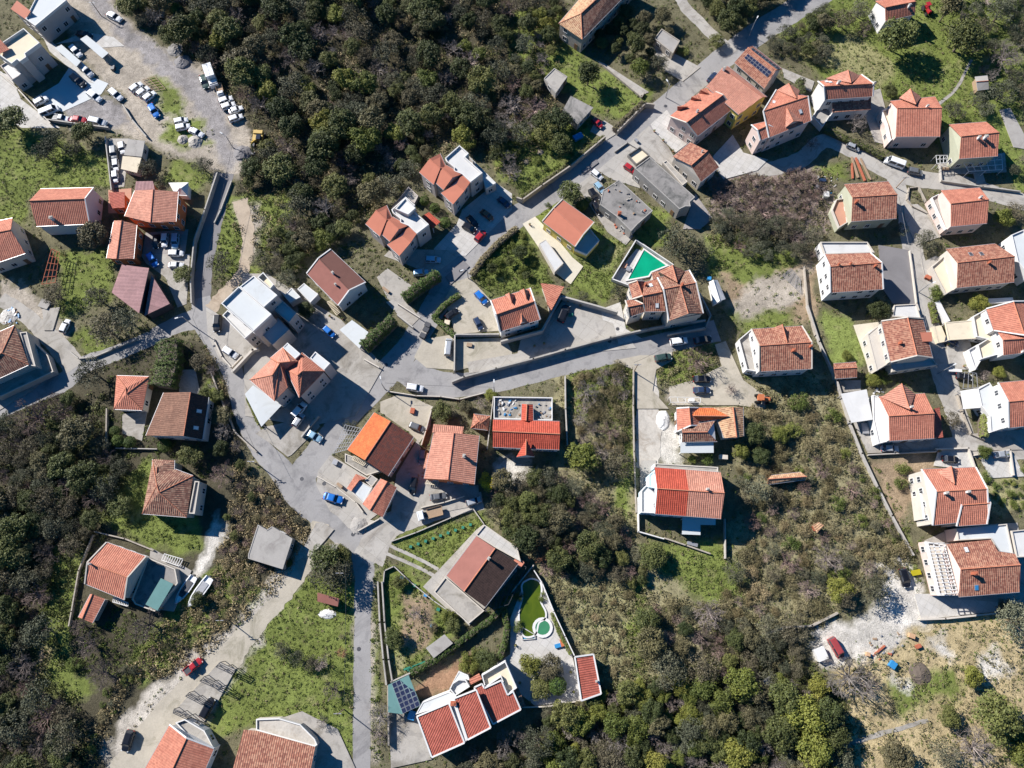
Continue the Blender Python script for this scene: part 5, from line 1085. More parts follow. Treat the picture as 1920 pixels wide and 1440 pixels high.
# middle: villa with the emerald pool
H('villa', 'large villa of many old tiled roofs below the triangular green pool', 'villa', 'V3', [
    ('G', [(250, 600), (300, 790), (470, 745), (440, 570), (355, 565), (425, 750)], 6.2, 1.0, 'tile_old', {'trim': 'offwhite'}),
    ('G', [(445, 580), (600, 545), (705, 940), (460, 945), (425, 748), (668, 700)], 6.2, 1.4, 'tile_old'),
    ('G', [(212, 808), (310, 795), (460, 945), (258, 1012), (238, 888), (430, 850)], 6.0, .8, 'tile_old', {'trim': 'offwhite'}),
    ('H', [(630, 440), (1080, 440), (1168, 965), (745, 1045), (690, 670), (1080, 590)], 6.8, 1.5, 'tile_old', {'trim': 'white'}) if 0 else ('G', [(605, 528), (995, 436), (1168, 966), (745, 1050), (680, 668), (1080, 588)], 6.8, 1.6, 'tile_older', {'trim': 'white'}),
    ('T', [(620, 450), (940, 445), (790, 372), (850, 585)], 7.0, 1.6, 'tile_old'), ('T', [(750, 1060), (1168, 968), (985, 968), (888, 630)], 7.0, 1.7, 'tile_older', {'z0': 4}),
    ('S', [(535, 465), (620, 445), (640, 515), (555, 550)], 6.0, [0, 0, .3, .3], 'tile_old')], 'offwhite', ch=[(905, 625, .9, 'brick'), (455, 620, .8, 'brick')], sky=[(525, 622), (603, 870)])
H('house', 'red-roofed house with three little dormers between two walled yards', 'house', 'V9', [('G', [(285, 455), (820, 290), (960, 712), (415, 875), (360, 645), (880, 465)], 5.6, 1.5, 'tile_orange', {'trim': 'white'}), ('T', [(480, 378), (612, 380), (535, 352), (570, 485)], 6.0, 1.3, 'tile_salmon'), ('T', [(675, 322), (802, 325), (735, 298), (768, 430)], 6.0, 1.3, 'tile_salmon'), ('T', [(680, 785), (790, 745), (710, 745), (700, 630)], 6.0, 1.2, 'tile_salmon')], 'white')
H('outbuilding', 'low orange-tiled outbuilding behind the red-roofed house with three dormers', 'outbuilding', 'V9', [('S', [(962, 222), (1140, 245), (1280, 270), (1090, 620), (1010, 360)], 2.8, [.2, .3, .5, 0, 0], 'tile_orange')], 'offwhite')
H('house', 'weathered red house with a white open porch at the end of the cul-de-sac', 'house', 'B3', [('G', [(-95, 411), (190, 393), (246, 635), (-50, 650), (-50, 505), (246, 485)], 5.4, 1.5, 'tile_old', {'trim': 'offwhite'}), ('T', [(15, 410), (128, 445), (80, 383), (108, 487)], 5.7, 1.3, 'tile_old'), ('F', [(-165, 470), (-95, 411), (-55, 510), (-60, 650), (-120, 640)], 3.0, 0, 'conc_pave', {'par': .6, 'pm': 'white'})], 'white', ch=[(138, 535, 1.0, 'brick'), (235, 512, .8, 'brick')])
H('garage', 'small arched white prefabricated hut on the scrubby plot', 'hut', 'V3', [('G', [(1240, 580), (1300, 860), (1440, 790), (1340, 555), (1290, 555), (1370, 815)], 2.2, .7, 'white', {'rm': 'white'})], 'white', win=False)
# middle lower
H('house', 'bright scarlet T-shaped roof house with a debris-strewn roof terrace', 'house', 'B2', [('G', [(-107, 920), (268, 930), (267, 1090), (-108, 1075), (-110, 985), (270, 1002)], 4.0, 1.2, 'tile_scarlet'), ('G', [(52, 925), (55, 832), (118, 834), (120, 925), (80, 926), (84, 834)], 4.0, .5, 'tile_scarlet'), ('T', [(25, 1130), (128, 1128), (78, 1120), (80, 1030)], 4.2, 1.1, 'tile_scarlet', {'z0': 2}), ('F', [(-102, 790), (228, 795), (228, 925), (-104, 915)], 3.2, 0, 'conc_old', {'par': .7, 'pm': 'white'})], 'white')
H('house', 'house of patched mixed tile roofs with a pale blue front canopy', 'house', 'V7', [('G', [(398, 205), (405, 400), (590, 350), (580, 200), (503, 198), (517, 350)], 3.6, 1.0, 'tile_orange', {'trim': 'white'}), ('G', [(510, 200), (705, 200), (735, 300), (580, 315), (540, 268), (840, 272)], 3.6, .8, 'tile_bright'), ('G', [(440, 355), (725, 310), (742, 485), (445, 490), (448, 408), (660, 405)], 3.8, .9, 'tile_older'), ('G', [(705, 200), (800, 455), (965, 440), (960, 195), (875, 195), (905, 450)], 3.5, .9, 'tile_pale'), ('S', [(432, 492), (710, 490), (712, 580), (432, 582)], 2.8, [.3, .3, 0, 0], 'whiteroof', {'posts': 'frame'})], 'white')
H('house', 'wide two-tone red and salmon roofed house with a grey side terrace', 'house', 'V7', [('G', [(212, 702), (770, 745), (775, 1137), (218, 1095), (235, 882), (803, 920)], 6.2, 1.5, 'tile_scarlet', {'two': (.47, 'tile_salmon')}), ('F', [(215, 668), (750, 700), (750, 745), (215, 705)], 4.6, 0, 'conc_old', {'par': .2, 'pm': 'offwhite'}), ('F', [(165, 765), (205, 735), (230, 880), (165, 870)], 5.0, 0, 'bluewall', {'par': .1}), ('F', [(100, 900), (140, 855), (228, 885), (215, 1090), (100, 1085)], 4.0, 0, 'greyroof', {'par': .3, 'pm': 'white'})], 'bluewall', ch=[(655, 890, .8)])
H('canopy', 'white L-shaped corrugated awning below the two-tone roof', 'awning', 'V7', [('S', [(448, 1122), (728, 1138), (728, 1190), (600, 1188), (600, 1274), (445, 1268)], 2.6, [.3, .3, .2, .2, 0, 0], 'whiteroof', {'posts': 'frame'})])
H('ruin', 'long low brick ruin with a mossy tile roof in the scrub', 'ruin', 'B3', [('G', [(20, 1234), (185, 1215), (210, 1258), (0, 1285), (0, 1255), (218, 1240)], 2.0, .5, 'tile_pale')], 'brick', win=False)
H('hut', 'tiny collapsed brick hut in the bushes', 'hut', 'C3', [('S', [(250, 75), (285, 55), (315, 75), (275, 118)], 1.8, [0, .4, .4, 0], 'tile_pale')], 'brick', win=False)
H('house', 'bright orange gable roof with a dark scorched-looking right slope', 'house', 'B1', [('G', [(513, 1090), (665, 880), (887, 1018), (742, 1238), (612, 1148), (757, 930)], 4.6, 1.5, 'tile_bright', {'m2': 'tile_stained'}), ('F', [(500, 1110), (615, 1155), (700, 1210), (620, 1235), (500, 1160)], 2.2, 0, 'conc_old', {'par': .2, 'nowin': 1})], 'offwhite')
H('house', 'salmon and red roofed house with a low step at its top end', 'house', 'B1', [('G', [(1000, 992), (945, 1252), (1228, 1284), (1256, 1010), (1112, 995), (1080, 1258)], 4.8, 1.3, 'tile_salmon', {'rm': 'smooth_orange'}), ('S', [(998, 945), (1168, 960), (1160, 1003), (990, 992)], 4.6, [0, 0, .4, .4], 'tile_salmon'), ('S', [(962, 1108), (1000, 1112), (985, 1195), (940, 1195)], 4.4, [0, .3, .3, 0], 'tile_salmon')], 'orangewall', ch=[(1172, 1128, 1.0)])
H('house', 'small orange L-shaped house around a white flat roof by the bright blue car', 'house', 'B1', [('G', [(598, 1395), (702, 1252), (792, 1302), (712, 1470), (640, 1430), (738, 1268)], 3.4, .8, 'tile_orange'), ('F', [(535, 1325), (580, 1260), (655, 1302), (605, 1395)], 3.2, 0, 'whiteroof', {'par': .15}), ('S', [(510, 1308), (562, 1225), (622, 1250), (580, 1262), (535, 1322)], 3.2, [0, .2, .2, .5, .5], 'tile_orange'), ('F', [(612, 1265), (645, 1228), (685, 1255), (650, 1300)], 3.0, 0, 'concrete', {'par': .1})], 'offwhite', win=True)
H('kiosk', 'small square old-tiled pavilion in the garden', 'pavilion', 'B1', [('H', [(1225, 888), (1318, 900), (1305, 980), (1208, 968), (1255, 930), (1268, 938)], 2.5, .9, 'tile_old', {'posts': 'wood'})], 'wood', win=False)
# lower
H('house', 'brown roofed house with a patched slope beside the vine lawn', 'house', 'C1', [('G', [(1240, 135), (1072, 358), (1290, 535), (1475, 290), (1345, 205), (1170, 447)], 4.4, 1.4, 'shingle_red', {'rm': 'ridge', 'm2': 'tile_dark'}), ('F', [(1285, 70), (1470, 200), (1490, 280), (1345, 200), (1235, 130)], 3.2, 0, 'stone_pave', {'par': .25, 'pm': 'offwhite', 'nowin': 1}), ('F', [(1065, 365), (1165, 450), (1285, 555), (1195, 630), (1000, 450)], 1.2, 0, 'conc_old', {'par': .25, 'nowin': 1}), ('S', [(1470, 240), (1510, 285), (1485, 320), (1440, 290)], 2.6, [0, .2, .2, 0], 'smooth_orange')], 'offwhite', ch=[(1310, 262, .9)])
H('villa', 'white villa of three red tile roofs with white parapets and an octagonal bay', 'villa', 'V4', [
    ('S', [(282, 655), (555, 540), (690, 880), (410, 1005)], 4.6, [.3, .8, .3, 0], 'tile_red', {'trim': 'white'}), ('S', [(600, 500), (790, 425), (915, 750), (715, 855)], 5.4, [.5, .9, .4, 0], 'tile_red', {'trim': 'white'}),
    ('S', [(780, 430), (775, 405), (840, 375), (860, 412), (1005, 345), (1058, 470), (1105, 440), (1172, 595), (935, 720), (850, 560)], 4.4, [.8, .8, .8, .8, .8, .4, .4, 0, 0, .3], 'tile_red', {'trim': 'white'}),
    ('F', [(555, 545), (600, 502), (715, 852), (692, 882)], 4.9, 0, 'white', {'par': 0, 'nowin': 1}), ('F', [(835, 300), (1040, 180), (1140, 410), (1060, 470), (1000, 320), (865, 410)], 4.6, 0, 'cream_floor', {'par': .8, 'pm': 'white'}), ('F', [(270, 640), (330, 530), (560, 440), (620, 480), (555, 545)], 3.6, 0, 'whiteroof', {'par': .1, 'nowin': 1}),
    ('F', [(560, 420), (585, 370), (640, 335), (700, 340), (735, 400), (610, 480)], 4.4, 0, 'greyroof', {'par': .6, 'pm': 'white'}), ('S', [(730, 335), (815, 285), (840, 335), (740, 385)], 3.8, [0, .2, .2, 0], 'tile_orange'), ('F', [(585, 370), (640, 265), (720, 300), (735, 345), (640, 335)], 2.8, 0, 'whiteroof', {'par': .1, 'nowin': 1}),
    ('S', [(1108, 425), (1150, 410), (1215, 560), (1170, 590)], 3.4, [0, 0, 0, 0], 'tile_older')], 'white', ch=[(598, 535, 1.4, 'bluewall')])
H('pool_house', 'small red-tiled pool house with white edges at the corner of the pool terrace', 'pool house', 'V4', [('S', [(1635, 145), (1795, 122), (1860, 460), (1690, 520)], 2.8, [.5, 0, 0, .5], 'tile_red', {'trim': 'white'})], 'white', ch=[(1820, 350, .7)])
r_, seat_ = H('carport', 'teal-roofed carport carrying a block of solar panels', 'carport', 'V4', [('S', [(35, 385), (210, 300), (318, 565), (155, 635), (35, 620)], 2.7, [0, .3, .3, 0, 0], 'teal', {'posts': 'metal'})], win=False)
panels(r_, seat_, 'V4', [(65, 372), (215, 302), (312, 560), (160, 632)], 4, 6)
H('house', 'orange gable house cut by the bottom edge beside the pergola parking', 'house', 'C0', [('G', [(955, 1195), (800, 1470), (1120, 1530), (1205, 1328), (1050, 1270), (945, 1500)], 4.2, 1.2, 'tile_orange', {'trim': 'white'}), ('F', [(985, 1185), (1040, 1165), (1150, 1230), (1200, 1325), (1060, 1265)], 3.0, 0, 'conc_pave', {'par': .5, 'pm': 'white'})], 'white')
H('house', 'weathered pink-tiled house cut by the bottom edge beside the white terrace', 'house', 'C1', [('S', [(-70, 1225), (0, 1230), (332, 1322), (300, 1480), (-140, 1480)], 4.0, [.0, 0, 0, .8, .8], 'tile_old'), ('F', [(0, 1165), (130, 1160), (250, 1195), (330, 1275), (345, 1310), (330, 1320), (0, 1228)], 2.4, 0, 'gravel', {'par': .3, 'pm': 'white', 'nowin': 1})], 'offwhite')
H('house', 'orange weathered house on the slope with a teal shade sail', 'house', 'C0', [('G', [(600, 170), (822, 250), (700, 494), (478, 404), (492, 283), (718, 368)], 4.2, 1.4, 'tile_orange', {'trim': 'offwhite'}), ('F', [(830, 255), (985, 320), (1000, 400), (870, 560), (760, 520), (740, 490)], 2.2, 0, 'concrete_dark', {'par': .4, 'pm': 'offwhite'})], 'offwhite', ch=[(512, 292, .7)])  # terrace: the shade lying on it is put into its darker concrete colour
H('canopy', 'teal shade sail beside the orange weathered house on the slope', 'awning', 'C0', [('S', [(905, 372), (975, 405), (885, 555), (818, 520)], 3.2, [0, 0, 0, 0], 'teal', {'posts': 'wood'})], win=False)
H('shed', 'small brown ridge-roofed shed below the house with the teal sail', 'shed', 'C0', [('G', [(508, 462), (440, 592), (520, 625), (590, 490), (520, 462), (462, 600)], 2.4, .5, 'tile_orange')], 'stonewall', win=False)
H('shed', 'flat grey concrete-roofed garage among the trees beside the curved drive', 'garage', 'C1', [('F', [(10, 70), (60, 100), (90, 80), (205, 150), (150, 322), (-45, 262), (-45, 240)], 2.7, 0, 'concrete', {'par': .08, 'pm': 'concrete'})], 'concrete')
H('shed', 'small red sheet-roofed shed under the tree by the long lane', 'shed', 'C1', [('S', [(345, 453), (466, 486), (460, 532), (345, 503)], 2.3, [.3, .3, 0, 0], 'shingle_red')], 'wood', win=False)
H('greenhouse', 'low greenhouse with a pale corrugated roof in the walled garden', 'greenhouse', 'C1', [('S', [(955, 765), (1060, 688), (1108, 738), (1000, 822)], 1.8, [0, .2, .2, 0], 'concrete')], 'metal', win=False)
H('shelter', 'small flat concrete shelter beside the lane near the drain', 'shelter', 'C1', [('F', [(415, 180), (460, 175), (505, 205), (480, 235), (410, 215)], 2.0, 0, 'concrete', {'par': .05})], 'stonewall', win=False)
# ------------------------------------------------------------------ vehicles: kind, colour, x, y, heading (degrees, clockwise from right), length in px, label
CARS = [
 ('sedan','white',214,31,27,29,'white car parked alone beside the dark gravel road in the top left corner',None),
 ('sedan','black',158,65,12,29,'black car in the shade behind the long white canopy',None),
 ('hatch','white',142,96,45,28,'white car between the two long white canopies',None),
 ('suv','silver',162,133,42,29,'silver car leaving the lower end of the long white canopy',None),
 ('suv','black',147,152,38,33,'black off-roader in the shade of the grey block',None),
 ('hatch','white',177,180,35,30,'white car half out of the shade on the grey gravel yard',None),
 ('hatch','white',217,177,40,31,'white car with a blue grey bonnet on the pale dirt strip',None),
 ('suv','white',77,189,-30,26,'white car at the top end of the row along the white yard wall',None),
 ('van','white',93,208,-22,36,'white van parked beside the white yard wall',None),
 ('pickup','white',114,221,8,29,'white pickup with an open bed next to the red car',None),
 ('sedan','red',147,224,5,31,'red saloon between the white pickup and the silver estate',None),
 ('suv','silver',184,229,12,35,'silver estate at the right end of the row by the low wall',None),
 ('hatch','white',255,163,-38,27,'upper of the three white cars parked side by side','g3'),
 ('hatch','white',268,171,-38,27,'middle of the three white cars parked side by side','g3'),
 ('hatch','white',280,180,-38,27,'lower of the three white cars parked side by side','g3'),
 ('sedan','blue',288,207,58,28,'blue car below the three white cars',None),
 ('sedan','green',383,153,72,27,'dark green car beside the white box truck',None),
 ('hatch','white',423,187,-20,28,'topmost of the four white cars under the pink bare tree','g4'),
 ('hatch','white',428,198,-20,28,'second from top of the four white cars under the pink bare tree','g4'),
 ('sedan','white',442,205,-20,28,'third from top of the four white cars, set back to the right','g4'),
 ('hatch','white',442,221,-20,28,'lowest of the four white cars under the pink bare tree','g4'),
 ('hatch','white',339,226,-12,27,'upper white car on the grassy triangle above the gravel heaps',None),
 ('suv','white',343,238,-12,27,'lower left white car on the grassy triangle above the gravel heaps',None),
 ('sedan','white',368,248,25,29,'white car with dark bonnet turned away on the grassy triangle',None),
 ('hatch','white',229,277,80,22,'white car close to the grey flat-roofed shelter',None),
 ('suv','grey',214,287,85,25,'grey green car at the top of the row behind the long wall',None),
 ('hatch','white',217,309,86,22,'white car in the middle of the row behind the long wall',None),
 ('hatch','white',216,331,86,21,'white car at the lower end of the row behind the long wall',None),
 ('hatch','white',309,450,95,26,'white car in the shaded yard of the orange house, left of the blue white one',None),
 ('suv','lightblue',329,452,95,28,'pale blue car in the shaded yard of the orange house',None),
 ('hatch','black',293,453,95,26,'black car in deep shade beside the orange house',None),
 ('hatch','white',330,475,0,29,'white car parked across at the end of the shaded yard',None),
 ('hatch','blue',286,487,60,28,'blue car beside the pink metal hall',None),
 ('sedan','white',330,497,0,27,'white car parked across just below the other, by the round bush',None),
 ('hatch','white',122,611,-65,28,'white and black car alone on the left-hand lane fork',None),
 ('suv','black',408,607,95,32,'black car on the forecourt of the tall modern white block',None),
 ('hatch','white',432,661,32,30,'white car on the forecourt of the tall modern white block',None),
 ('hatch','blue',617,622,42,26,'blue car in the shaded drive behind the orange hip-roofed house',None),
 ('hatch','white',561,769,-50,36,'white car with a black roof under the orange hip-roofed house',None),
 ('hatch','silver',560,788,-55,20,'small silver car behind the white one with the black roof',None),
 ('sedan','lightblue',588,817,30,34,'light blue saloon by the wall at the shaded roadside',None),
 ('sedan','blue',625,934,15,38,'bright blue car parked on the pale concrete at the junction',None),
 ('suv','white',778,727,9,32,'white car driving on the road at the central junction',None),
 ('van','silver',841,651,-84,32,'silver minivan parked beside the sunken walled plot',None),
 ('hatch','blue',902,558,48,29,'bright blue car beside the red-roofed house with three dormers',None),
 ('hatch','navy',897,607,62,22,'small dark blue car on the dirt by the walled plot',None),
 ('hatch','black',848,588,-35,26,'black car half hidden by the roadside hedge',None),
 ('suv','grey',782,801,20,30,'dark grey car on the concrete behind the bright orange roof',None),
 ('hatch','grey',792,857,96,27,'grey car squeezed between the bright orange roof and the salmon one',None),
 ('suv','black',775,911,102,32,'black car in the shade right of the small L-shaped house',None),
 ('sedan','grey',822,931,-8,32,'dark grey car in the yard below the salmon and red roof',None),
 ('hatch','silver',888,940,-18,29,'silver blue car beside the yellow flowering tree',None),
 ('suv','lightblue',812,487,3,28,'upper light blue car in the shade below the twin modern blocks',None),
 ('suv','lightblue',789,511,-5,27,'lower light blue car by the tiled wall of the twin modern block',None),
 ('hatch','red',901,442,-48,26,'red car half in shade on the road by the twin modern blocks',None),
 ('sedan','brown',913,403,38,25,'brown car in the shaded bay of the upper modern block',None),
 ('suv','black',880,428,28,26,'glossy black car at the corner of the upper modern block',None),
 ('sedan','black',886,415,48,24,'black car in deep shade against the wall of the upper modern block',None),
 ('sedan','navy',945,379,38,26,'navy car at the far end of the upper modern block bays',None),
 ('hatch','red',1120,231,40,22,'dark red car on the short drive below the barn',None),
 ('hatch','white',1119,328,38,25,'white car on the dirt beside the upper road',None),
 ('hatch','lightblue',1124,352,50,18,'pale blue car against the unfinished concrete building',None),
 ('suv','black',1113,366,60,25,'black car left of the unfinished concrete building',None),
 ('hatch','red',1181,316,36,22,'small bright red car beside the long grey concrete building',None),
 ('hatch','black',1120,391,58,20,'black car in the shade below the other black car by the concrete slab',None),
 ('sedan','navy',1336,144,-50,22,'navy car at the roadside above the yellow house',None),
 ('hatch','silver',1600,275,22,27,'silver car on the lane by the hedge in the upper right',None),
 ('van','white',1677,305,200,38,'long white van on the upper right lane',None),
 ('suv','grey',1716,322,12,29,'grey car right behind the long white van',None),
 ('suv','black',1057,588,-68,34,'black convertible-topped car on the big concrete yard',None),
 ('suv','white',1273,640,-8,33,'white car on the road below the old-roofed villa',None),
 ('sedan','black',1318,637,-8,34,'black car in the shade at the road end below the villa',None),
 ('suv','green',1243,671,-10,32,'dark green car parked at the lane fork by the shrubs',None),
 ('sedan','black',1316,711,0,34,'upper of the two black cars parked side by side on the dirt yard','g2'),
 ('sedan','navy',1316,732,0,33,'lower, bluer of the two dark cars parked side by side on the dirt yard','g2'),
 ('hatch','black',1808,706,8,30,'black car under the bar frame beside the right-hand lane',None),
 ('hatch','navy',1784,641,20,22,'dark blue car under the cream stained carport',None),
 ('sedan','silver',1668,841,2,34,'silver car at the foot of the bright orange cross-gabled house',None),
 ('sedan','silver',1878,852,-4,32,'silver car beside the round yellow green bush at the right edge',None),
 ('sedan','black',1782,861,5,22,'maroon black car in the walled stone yard',None),
 ('suv','black',390,1327,-62,42,'dark car under the metal pergola frames',None),
 ('suv','black',240,1389,108,43,'dark car alone on the pale gravel slope',None),
 ('suv','black',1696,1084,72,38,'black car alone on the white gravel yard at the right',None),
]
GR = {'g3': 'three white cars side by side on the dirt strip', 'g4': 'four white cars under the pink bare tree', 'g2': 'two dark cars side by side on the dirt yard'}
for kd, cl, x, y, a, L, lb, g in CARS: car(kd, cl, x, y, a, L, lb, GR.get(g))
car('pickup', 'red', 362, 1249, -40, 38, 'dusty red pickup with an empty bed on the gravel slope', cat='pickup truck', name='pickup_truck')
car('van', 'fadedred', 1568, 1215, 60, 27, 'faded red van under the bare tree on the white rubble yard', cat='van', name='parked_van')
def truck(x, y, ang, L, W, H_, label, flat=False, flip=1):
    p = P(x, y, .8); q = P(x + math.cos(R(ang)) * 20, y + math.sin(R(ang)) * 20, .8); rz = math.atan2(q.y - p.y, q.x - p.x)
    r = empty('truck', (p.x, p.y, ground_z(p.x, p.y)), rz); tag(r, label, 'truck')
    def part(nm, mat, fn, par=r):
        m = MB(); fn(m); me = mesh_of(m, nm, [mat]); return inst(nm, me, par, Matrix())
    if flat: 
        def bed(m):
            m.box((-.2 * L, 0, .95), (L * .62, W, .12)); 
            for s in (-1, 1): m.box((-.2 * L, s * W / 2, 1.15), (L * .62, .06, .4))
            m.box((-.51 * L, 0, 1.15), (.06, W, .4))
        part('cargo_bed', 'wood', bed)
    else: part('cargo_box', 'car_white', lambda m: (m.box((-.16 * L, 0, .8 + H_ / 2), (L * .68, W, H_)), m.box((-.16 * L, 0, .8 + H_ + .04), (L * .66, .12, .08))))
    part('chassis', 'darkmetal', lambda m: m.box((0, 0, .65), (L * .96, W * .5, .2)))
    cb = part('cab', 'car_white', lambda m: (m.box((.36 * L, 0, 1.15), (L * .25, W * .95, 1.3)), m.box((.34 * L, 0, 1.85), (L * .17, W * .85, .25))))
    part('windscreen', 'glass', lambda m: m.face(((.487 * L, -W * .4, 1.2), (.487 * L, W * .4, 1.2), (.43 * L, W * .38, 1.99), (.43 * L, -W * .38, 1.99))))
    me = _shared('car_suv', lambda: car_meshes('suv'))
    for fx in (-.34, .33):
        for s in (-1, 1):
            o = inst('wheel', me['wheel'], r, Matrix.Translation((fx * L, s * W * .44, .38)) @ Matrix.Scale(1.15, 4)); inst('rim', me['rim'], o, Matrix())
    for s in (-1, 1): inst('headlight', me['headlight'], r, Matrix.Translation((L * .485, s * W * .36, .85)))
truck(398, 147, 72, 6.2, 2.3, 2.3, 'white box truck beside the dark green car')
truck(806, 963, 165, 5.6, 2.1, .6, 'white cabbed flatbed truck on the concrete lane', flat=True)
truck(413, 170, 75, 4.2, 1.7, .5, 'small flatbed trailer truck with a wooden bed behind the white box truck', flat=True)
# yellow excavator and orange tractor
def digger(x, y, ang, label, mat, name, cat, s=1.0, arm=True):
    p = P(x, y, .8); q = P(x + math.cos(R(ang)) * 20, y + math.sin(R(ang)) * 20, .8); rz = math.atan2(q.y - p.y, q.x - p.x)
    r = empty(name, (p.x, p.y, ground_z(p.x, p.y)), rz); r.scale = (s, s, s); tag(r, label, cat)
    def part(nm, mt, fn):
        m = MB(); fn(m); return inst(nm, mesh_of(m, nm, [mt]), r, Matrix())
    if arm:
        for sd_ in (-1, 1): part('track', 'darkmetal', lambda m: (m.box((0, sd_ * .95, .35), (2.9, .45, .55)), m.tube((1.45, sd_ * .95 - .22, .35), (1.45, sd_ * .95 + .22, .35), .3, .3, 10), m.tube((-1.45, sd_ * .95 - .22, .35), (-1.45, sd_ * .95 + .22, .35), .3, .3, 10)))
        part('body', mat, lambda m: (m.box((-.4, 0, 1.1), (2.2, 2.0, .8)), m.box((-1.2, 0, 1.5), (.8, 1.9, .5))))
        part('cab', 'glass', lambda m: m.box((.4, .5, 1.75), (1.1, .9, 1.1)))
        part('arm', mat, lambda m: (m.bar((.6, -.4, 1.3), (2.4, -.4, 2.8), .3, .4), m.bar((2.4, -.4, 2.8), (3.6, -.4, 1.3), .25, .3)))
        part('bucket', 'darkmetal', lambda m: m.box((3.6, -.4, .8), (.6, .8, .8)))
    else:
        part('bonnet', mat, lambda m: (m.box((.8, 0, 1.05), (1.6, .75, .7)), m.box((.8, 0, 1.42), (1.4, .55, .1))))
        part('cab', mat, lambda m: (m.box((-.5, 0, 1.2), (.9, 1.0, .5)), m.box((-.5, 0, 2.2), (1.2, 1.2, .1)), m.box((-1.0, .5, 1.8), (.06, .06, .8)), m.box((-1.0, -.5, 1.8), (.06, .06, .8)), m.box((0, .5, 1.8), (.06, .06, .8)), m.box((0, -.5, 1.8), (.06, .06, .8))))
        for sx, rr in ((-.7, .7), (1.3, .45)):
            for sd_ in (-1, 1): part('wheel', 'tyre', lambda m: (m.tube((sx, sd_ * .7 - .16, rr), (sx, sd_ * .7 + .16, rr), rr, rr, 16), m.tube((sx, sd_ * .7 + .16, rr), (sx, sd_ * .7 - .16, rr), rr, rr, 16)))
digger(485, 262, 100, 'yellow excavator at the edge of the dark wood beside the gravel heap', 'yellow', 'excavator', 'excavator', 1.25)
digger(1427, 749, 5, 'orange tractor at the corner of the dirt yard', 'orange', 'tractor', 'tractor', 1.15, False)
digger(1738, 17, 60, 'red garden tractor beside the small white house at the top', 'car_red', 'tractor', 'tractor', 1.0, False)
# boats on the drive
def boat(x, y, ang, Lpx, label, inner):
    p = P(x, y, .8); q = P(x + math.cos(R(ang)) * 20, y + math.sin(R(ang)) * 20, .8); rz = math.atan2(q.y - p.y, q.x - p.x); L = (q - p).length * Lpx / 20
    r = empty('boat', (p.x, p.y, ground_z(p.x, p.y)), rz); tag(r, label, 'boat'); W = L * .33
    st = [(-.5, .42, .95), (-.3, .49, .9), (0, .5, .95), (.22, .42, 1.02), (.38, .26, 1.12), (.5, .02, 1.2)]
    m = MB(); n = 0; rings = []
    for f, w_, z in st:
        x_ = f * L; h = w_ * W; rings.append([(x_, -h, z), (x_, -h * .75, .45), (x_, 0, .25 + max(0, f) * .9), (x_, h * .75, .45), (x_, h, z), (x_, h * .78, z + .02), (x_, h * .76, z - .3), (x_, 0, z - .32), (x_, -h * .76, z - .3), (x_, -h * .78, z + .02)])
    for g in rings: m.v += g
    k = 10
    for i in range(len(st) - 1):
        for j in range(k): a_ = i * k + j; b_ = i * k + (j + 1) % k; m.f.append((a_, b_, b_ + k, a_ + k)); m.m.append(0)
    m.f.append(tuple(reversed(range(k)))); m.m.append(0)
    inst('hull', mesh_of(m, 'hull', ['car_white']), r, Matrix())
    m = MB(); m.prism([(-.32 * L, -W * .3), (.12 * L, -W * .32), (.25 * L, -W * .18), (.25 * L, W * .18), (.12 * L, W * .32), (-.32 * L, W * .3)], .98, 1.03); inst('cockpit', mesh_of(m, 'cockpit', [inner]), r, Matrix())
    m = MB(); m.prism([(.24 * L, -W * .24), (.36 * L, -W * .16), (.46 * L, 0), (.36 * L, W * .16), (.24 * L, W * .24)], 1.0, 1.12); inst('foredeck', mesh_of(m, 'foredeck', ['car_white']), r, Matrix())
    m = MB(); m.box((.1 * L, 0, 1.2), (.06, W * .5, .4)); inst('windscreen', mesh_of(m, 'windscreen', ['glass']), r, Matrix())
    m = MB(); m.box((-.53 * L, 0, 1.0), (.4, .35, .9)); inst('outboard_motor', mesh_of(m, 'outboard_motor', ['darkmetal']), r, Matrix())
    m = MB(); m.box((0, 0, .3), (L * .7, .12, .12)); m.box((-.1 * L, 0, .3), (.1, W, .1)); inst('trailer', mesh_of(m, 'trailer', ['metal']), r, Matrix())
boat(347, 1106, 124, 62, 'left of the two white boats on trailers, with a dark cockpit', 'darkmetal')
boat(374, 1110, 126, 68, 'right of the two white boats on trailers, with a pale seat frame', 'metal')
# ------------------------------------------------------------------ walls
W_ = wallrun
W_('retaining_wall', 'long pale wall between the road and the big concrete yard', 'wall', 'N', [(848, 715), (870, 706), (930, 690), (1000, 672), (1060, 655), (1145, 632), (1215, 616), (1262, 608), (1322, 600)], 1.9, .35, 'conc_pave')
W_('retaining_wall', 'dark wall round the sunken dirt plot beside the silver minivan', 'wall', 'B1', [(1115, 640), (1118, 440), (1365, 438)], 1.6, .3, 'kerbwall')
W_('garden_wall', 'wall in a V behind the red-roofed house with three dormers', 'wall', 'V9', [(430, 1005), (980, 860), (1240, 395), (1728, 530), (2000, 610)], 2.2, .3, 'kerbwall', cap='kerbwall')
W_('garden_wall', 'white parapet round the emerald pool terrace', 'wall', 'V3', [(250, 615), (50, 540), (345, 60), (800, 365)], 1.3, .25, 'white')
W_('retaining_wall', 'low wall round the foot of the old-roofed villa', 'wall', 'V3', [(740, 1220), (1200, 1140), (1265, 985), (1130, 720)], 1.5, .3, 'kerbwall')
W_('garden_wall', 'wall between the white yard and the left lane', 'wall', 'V5', [(0, 830), (200, 1000), (420, 1240), (560, 1380)], 1.3, .3, 'offwhite')
W_('garden_wall', 'low wall behind the row with the red saloon', 'wall', 'V5', [(530, 1340), (820, 1380), (1210, 1430)], 1.2, .3, 'kerbwall')
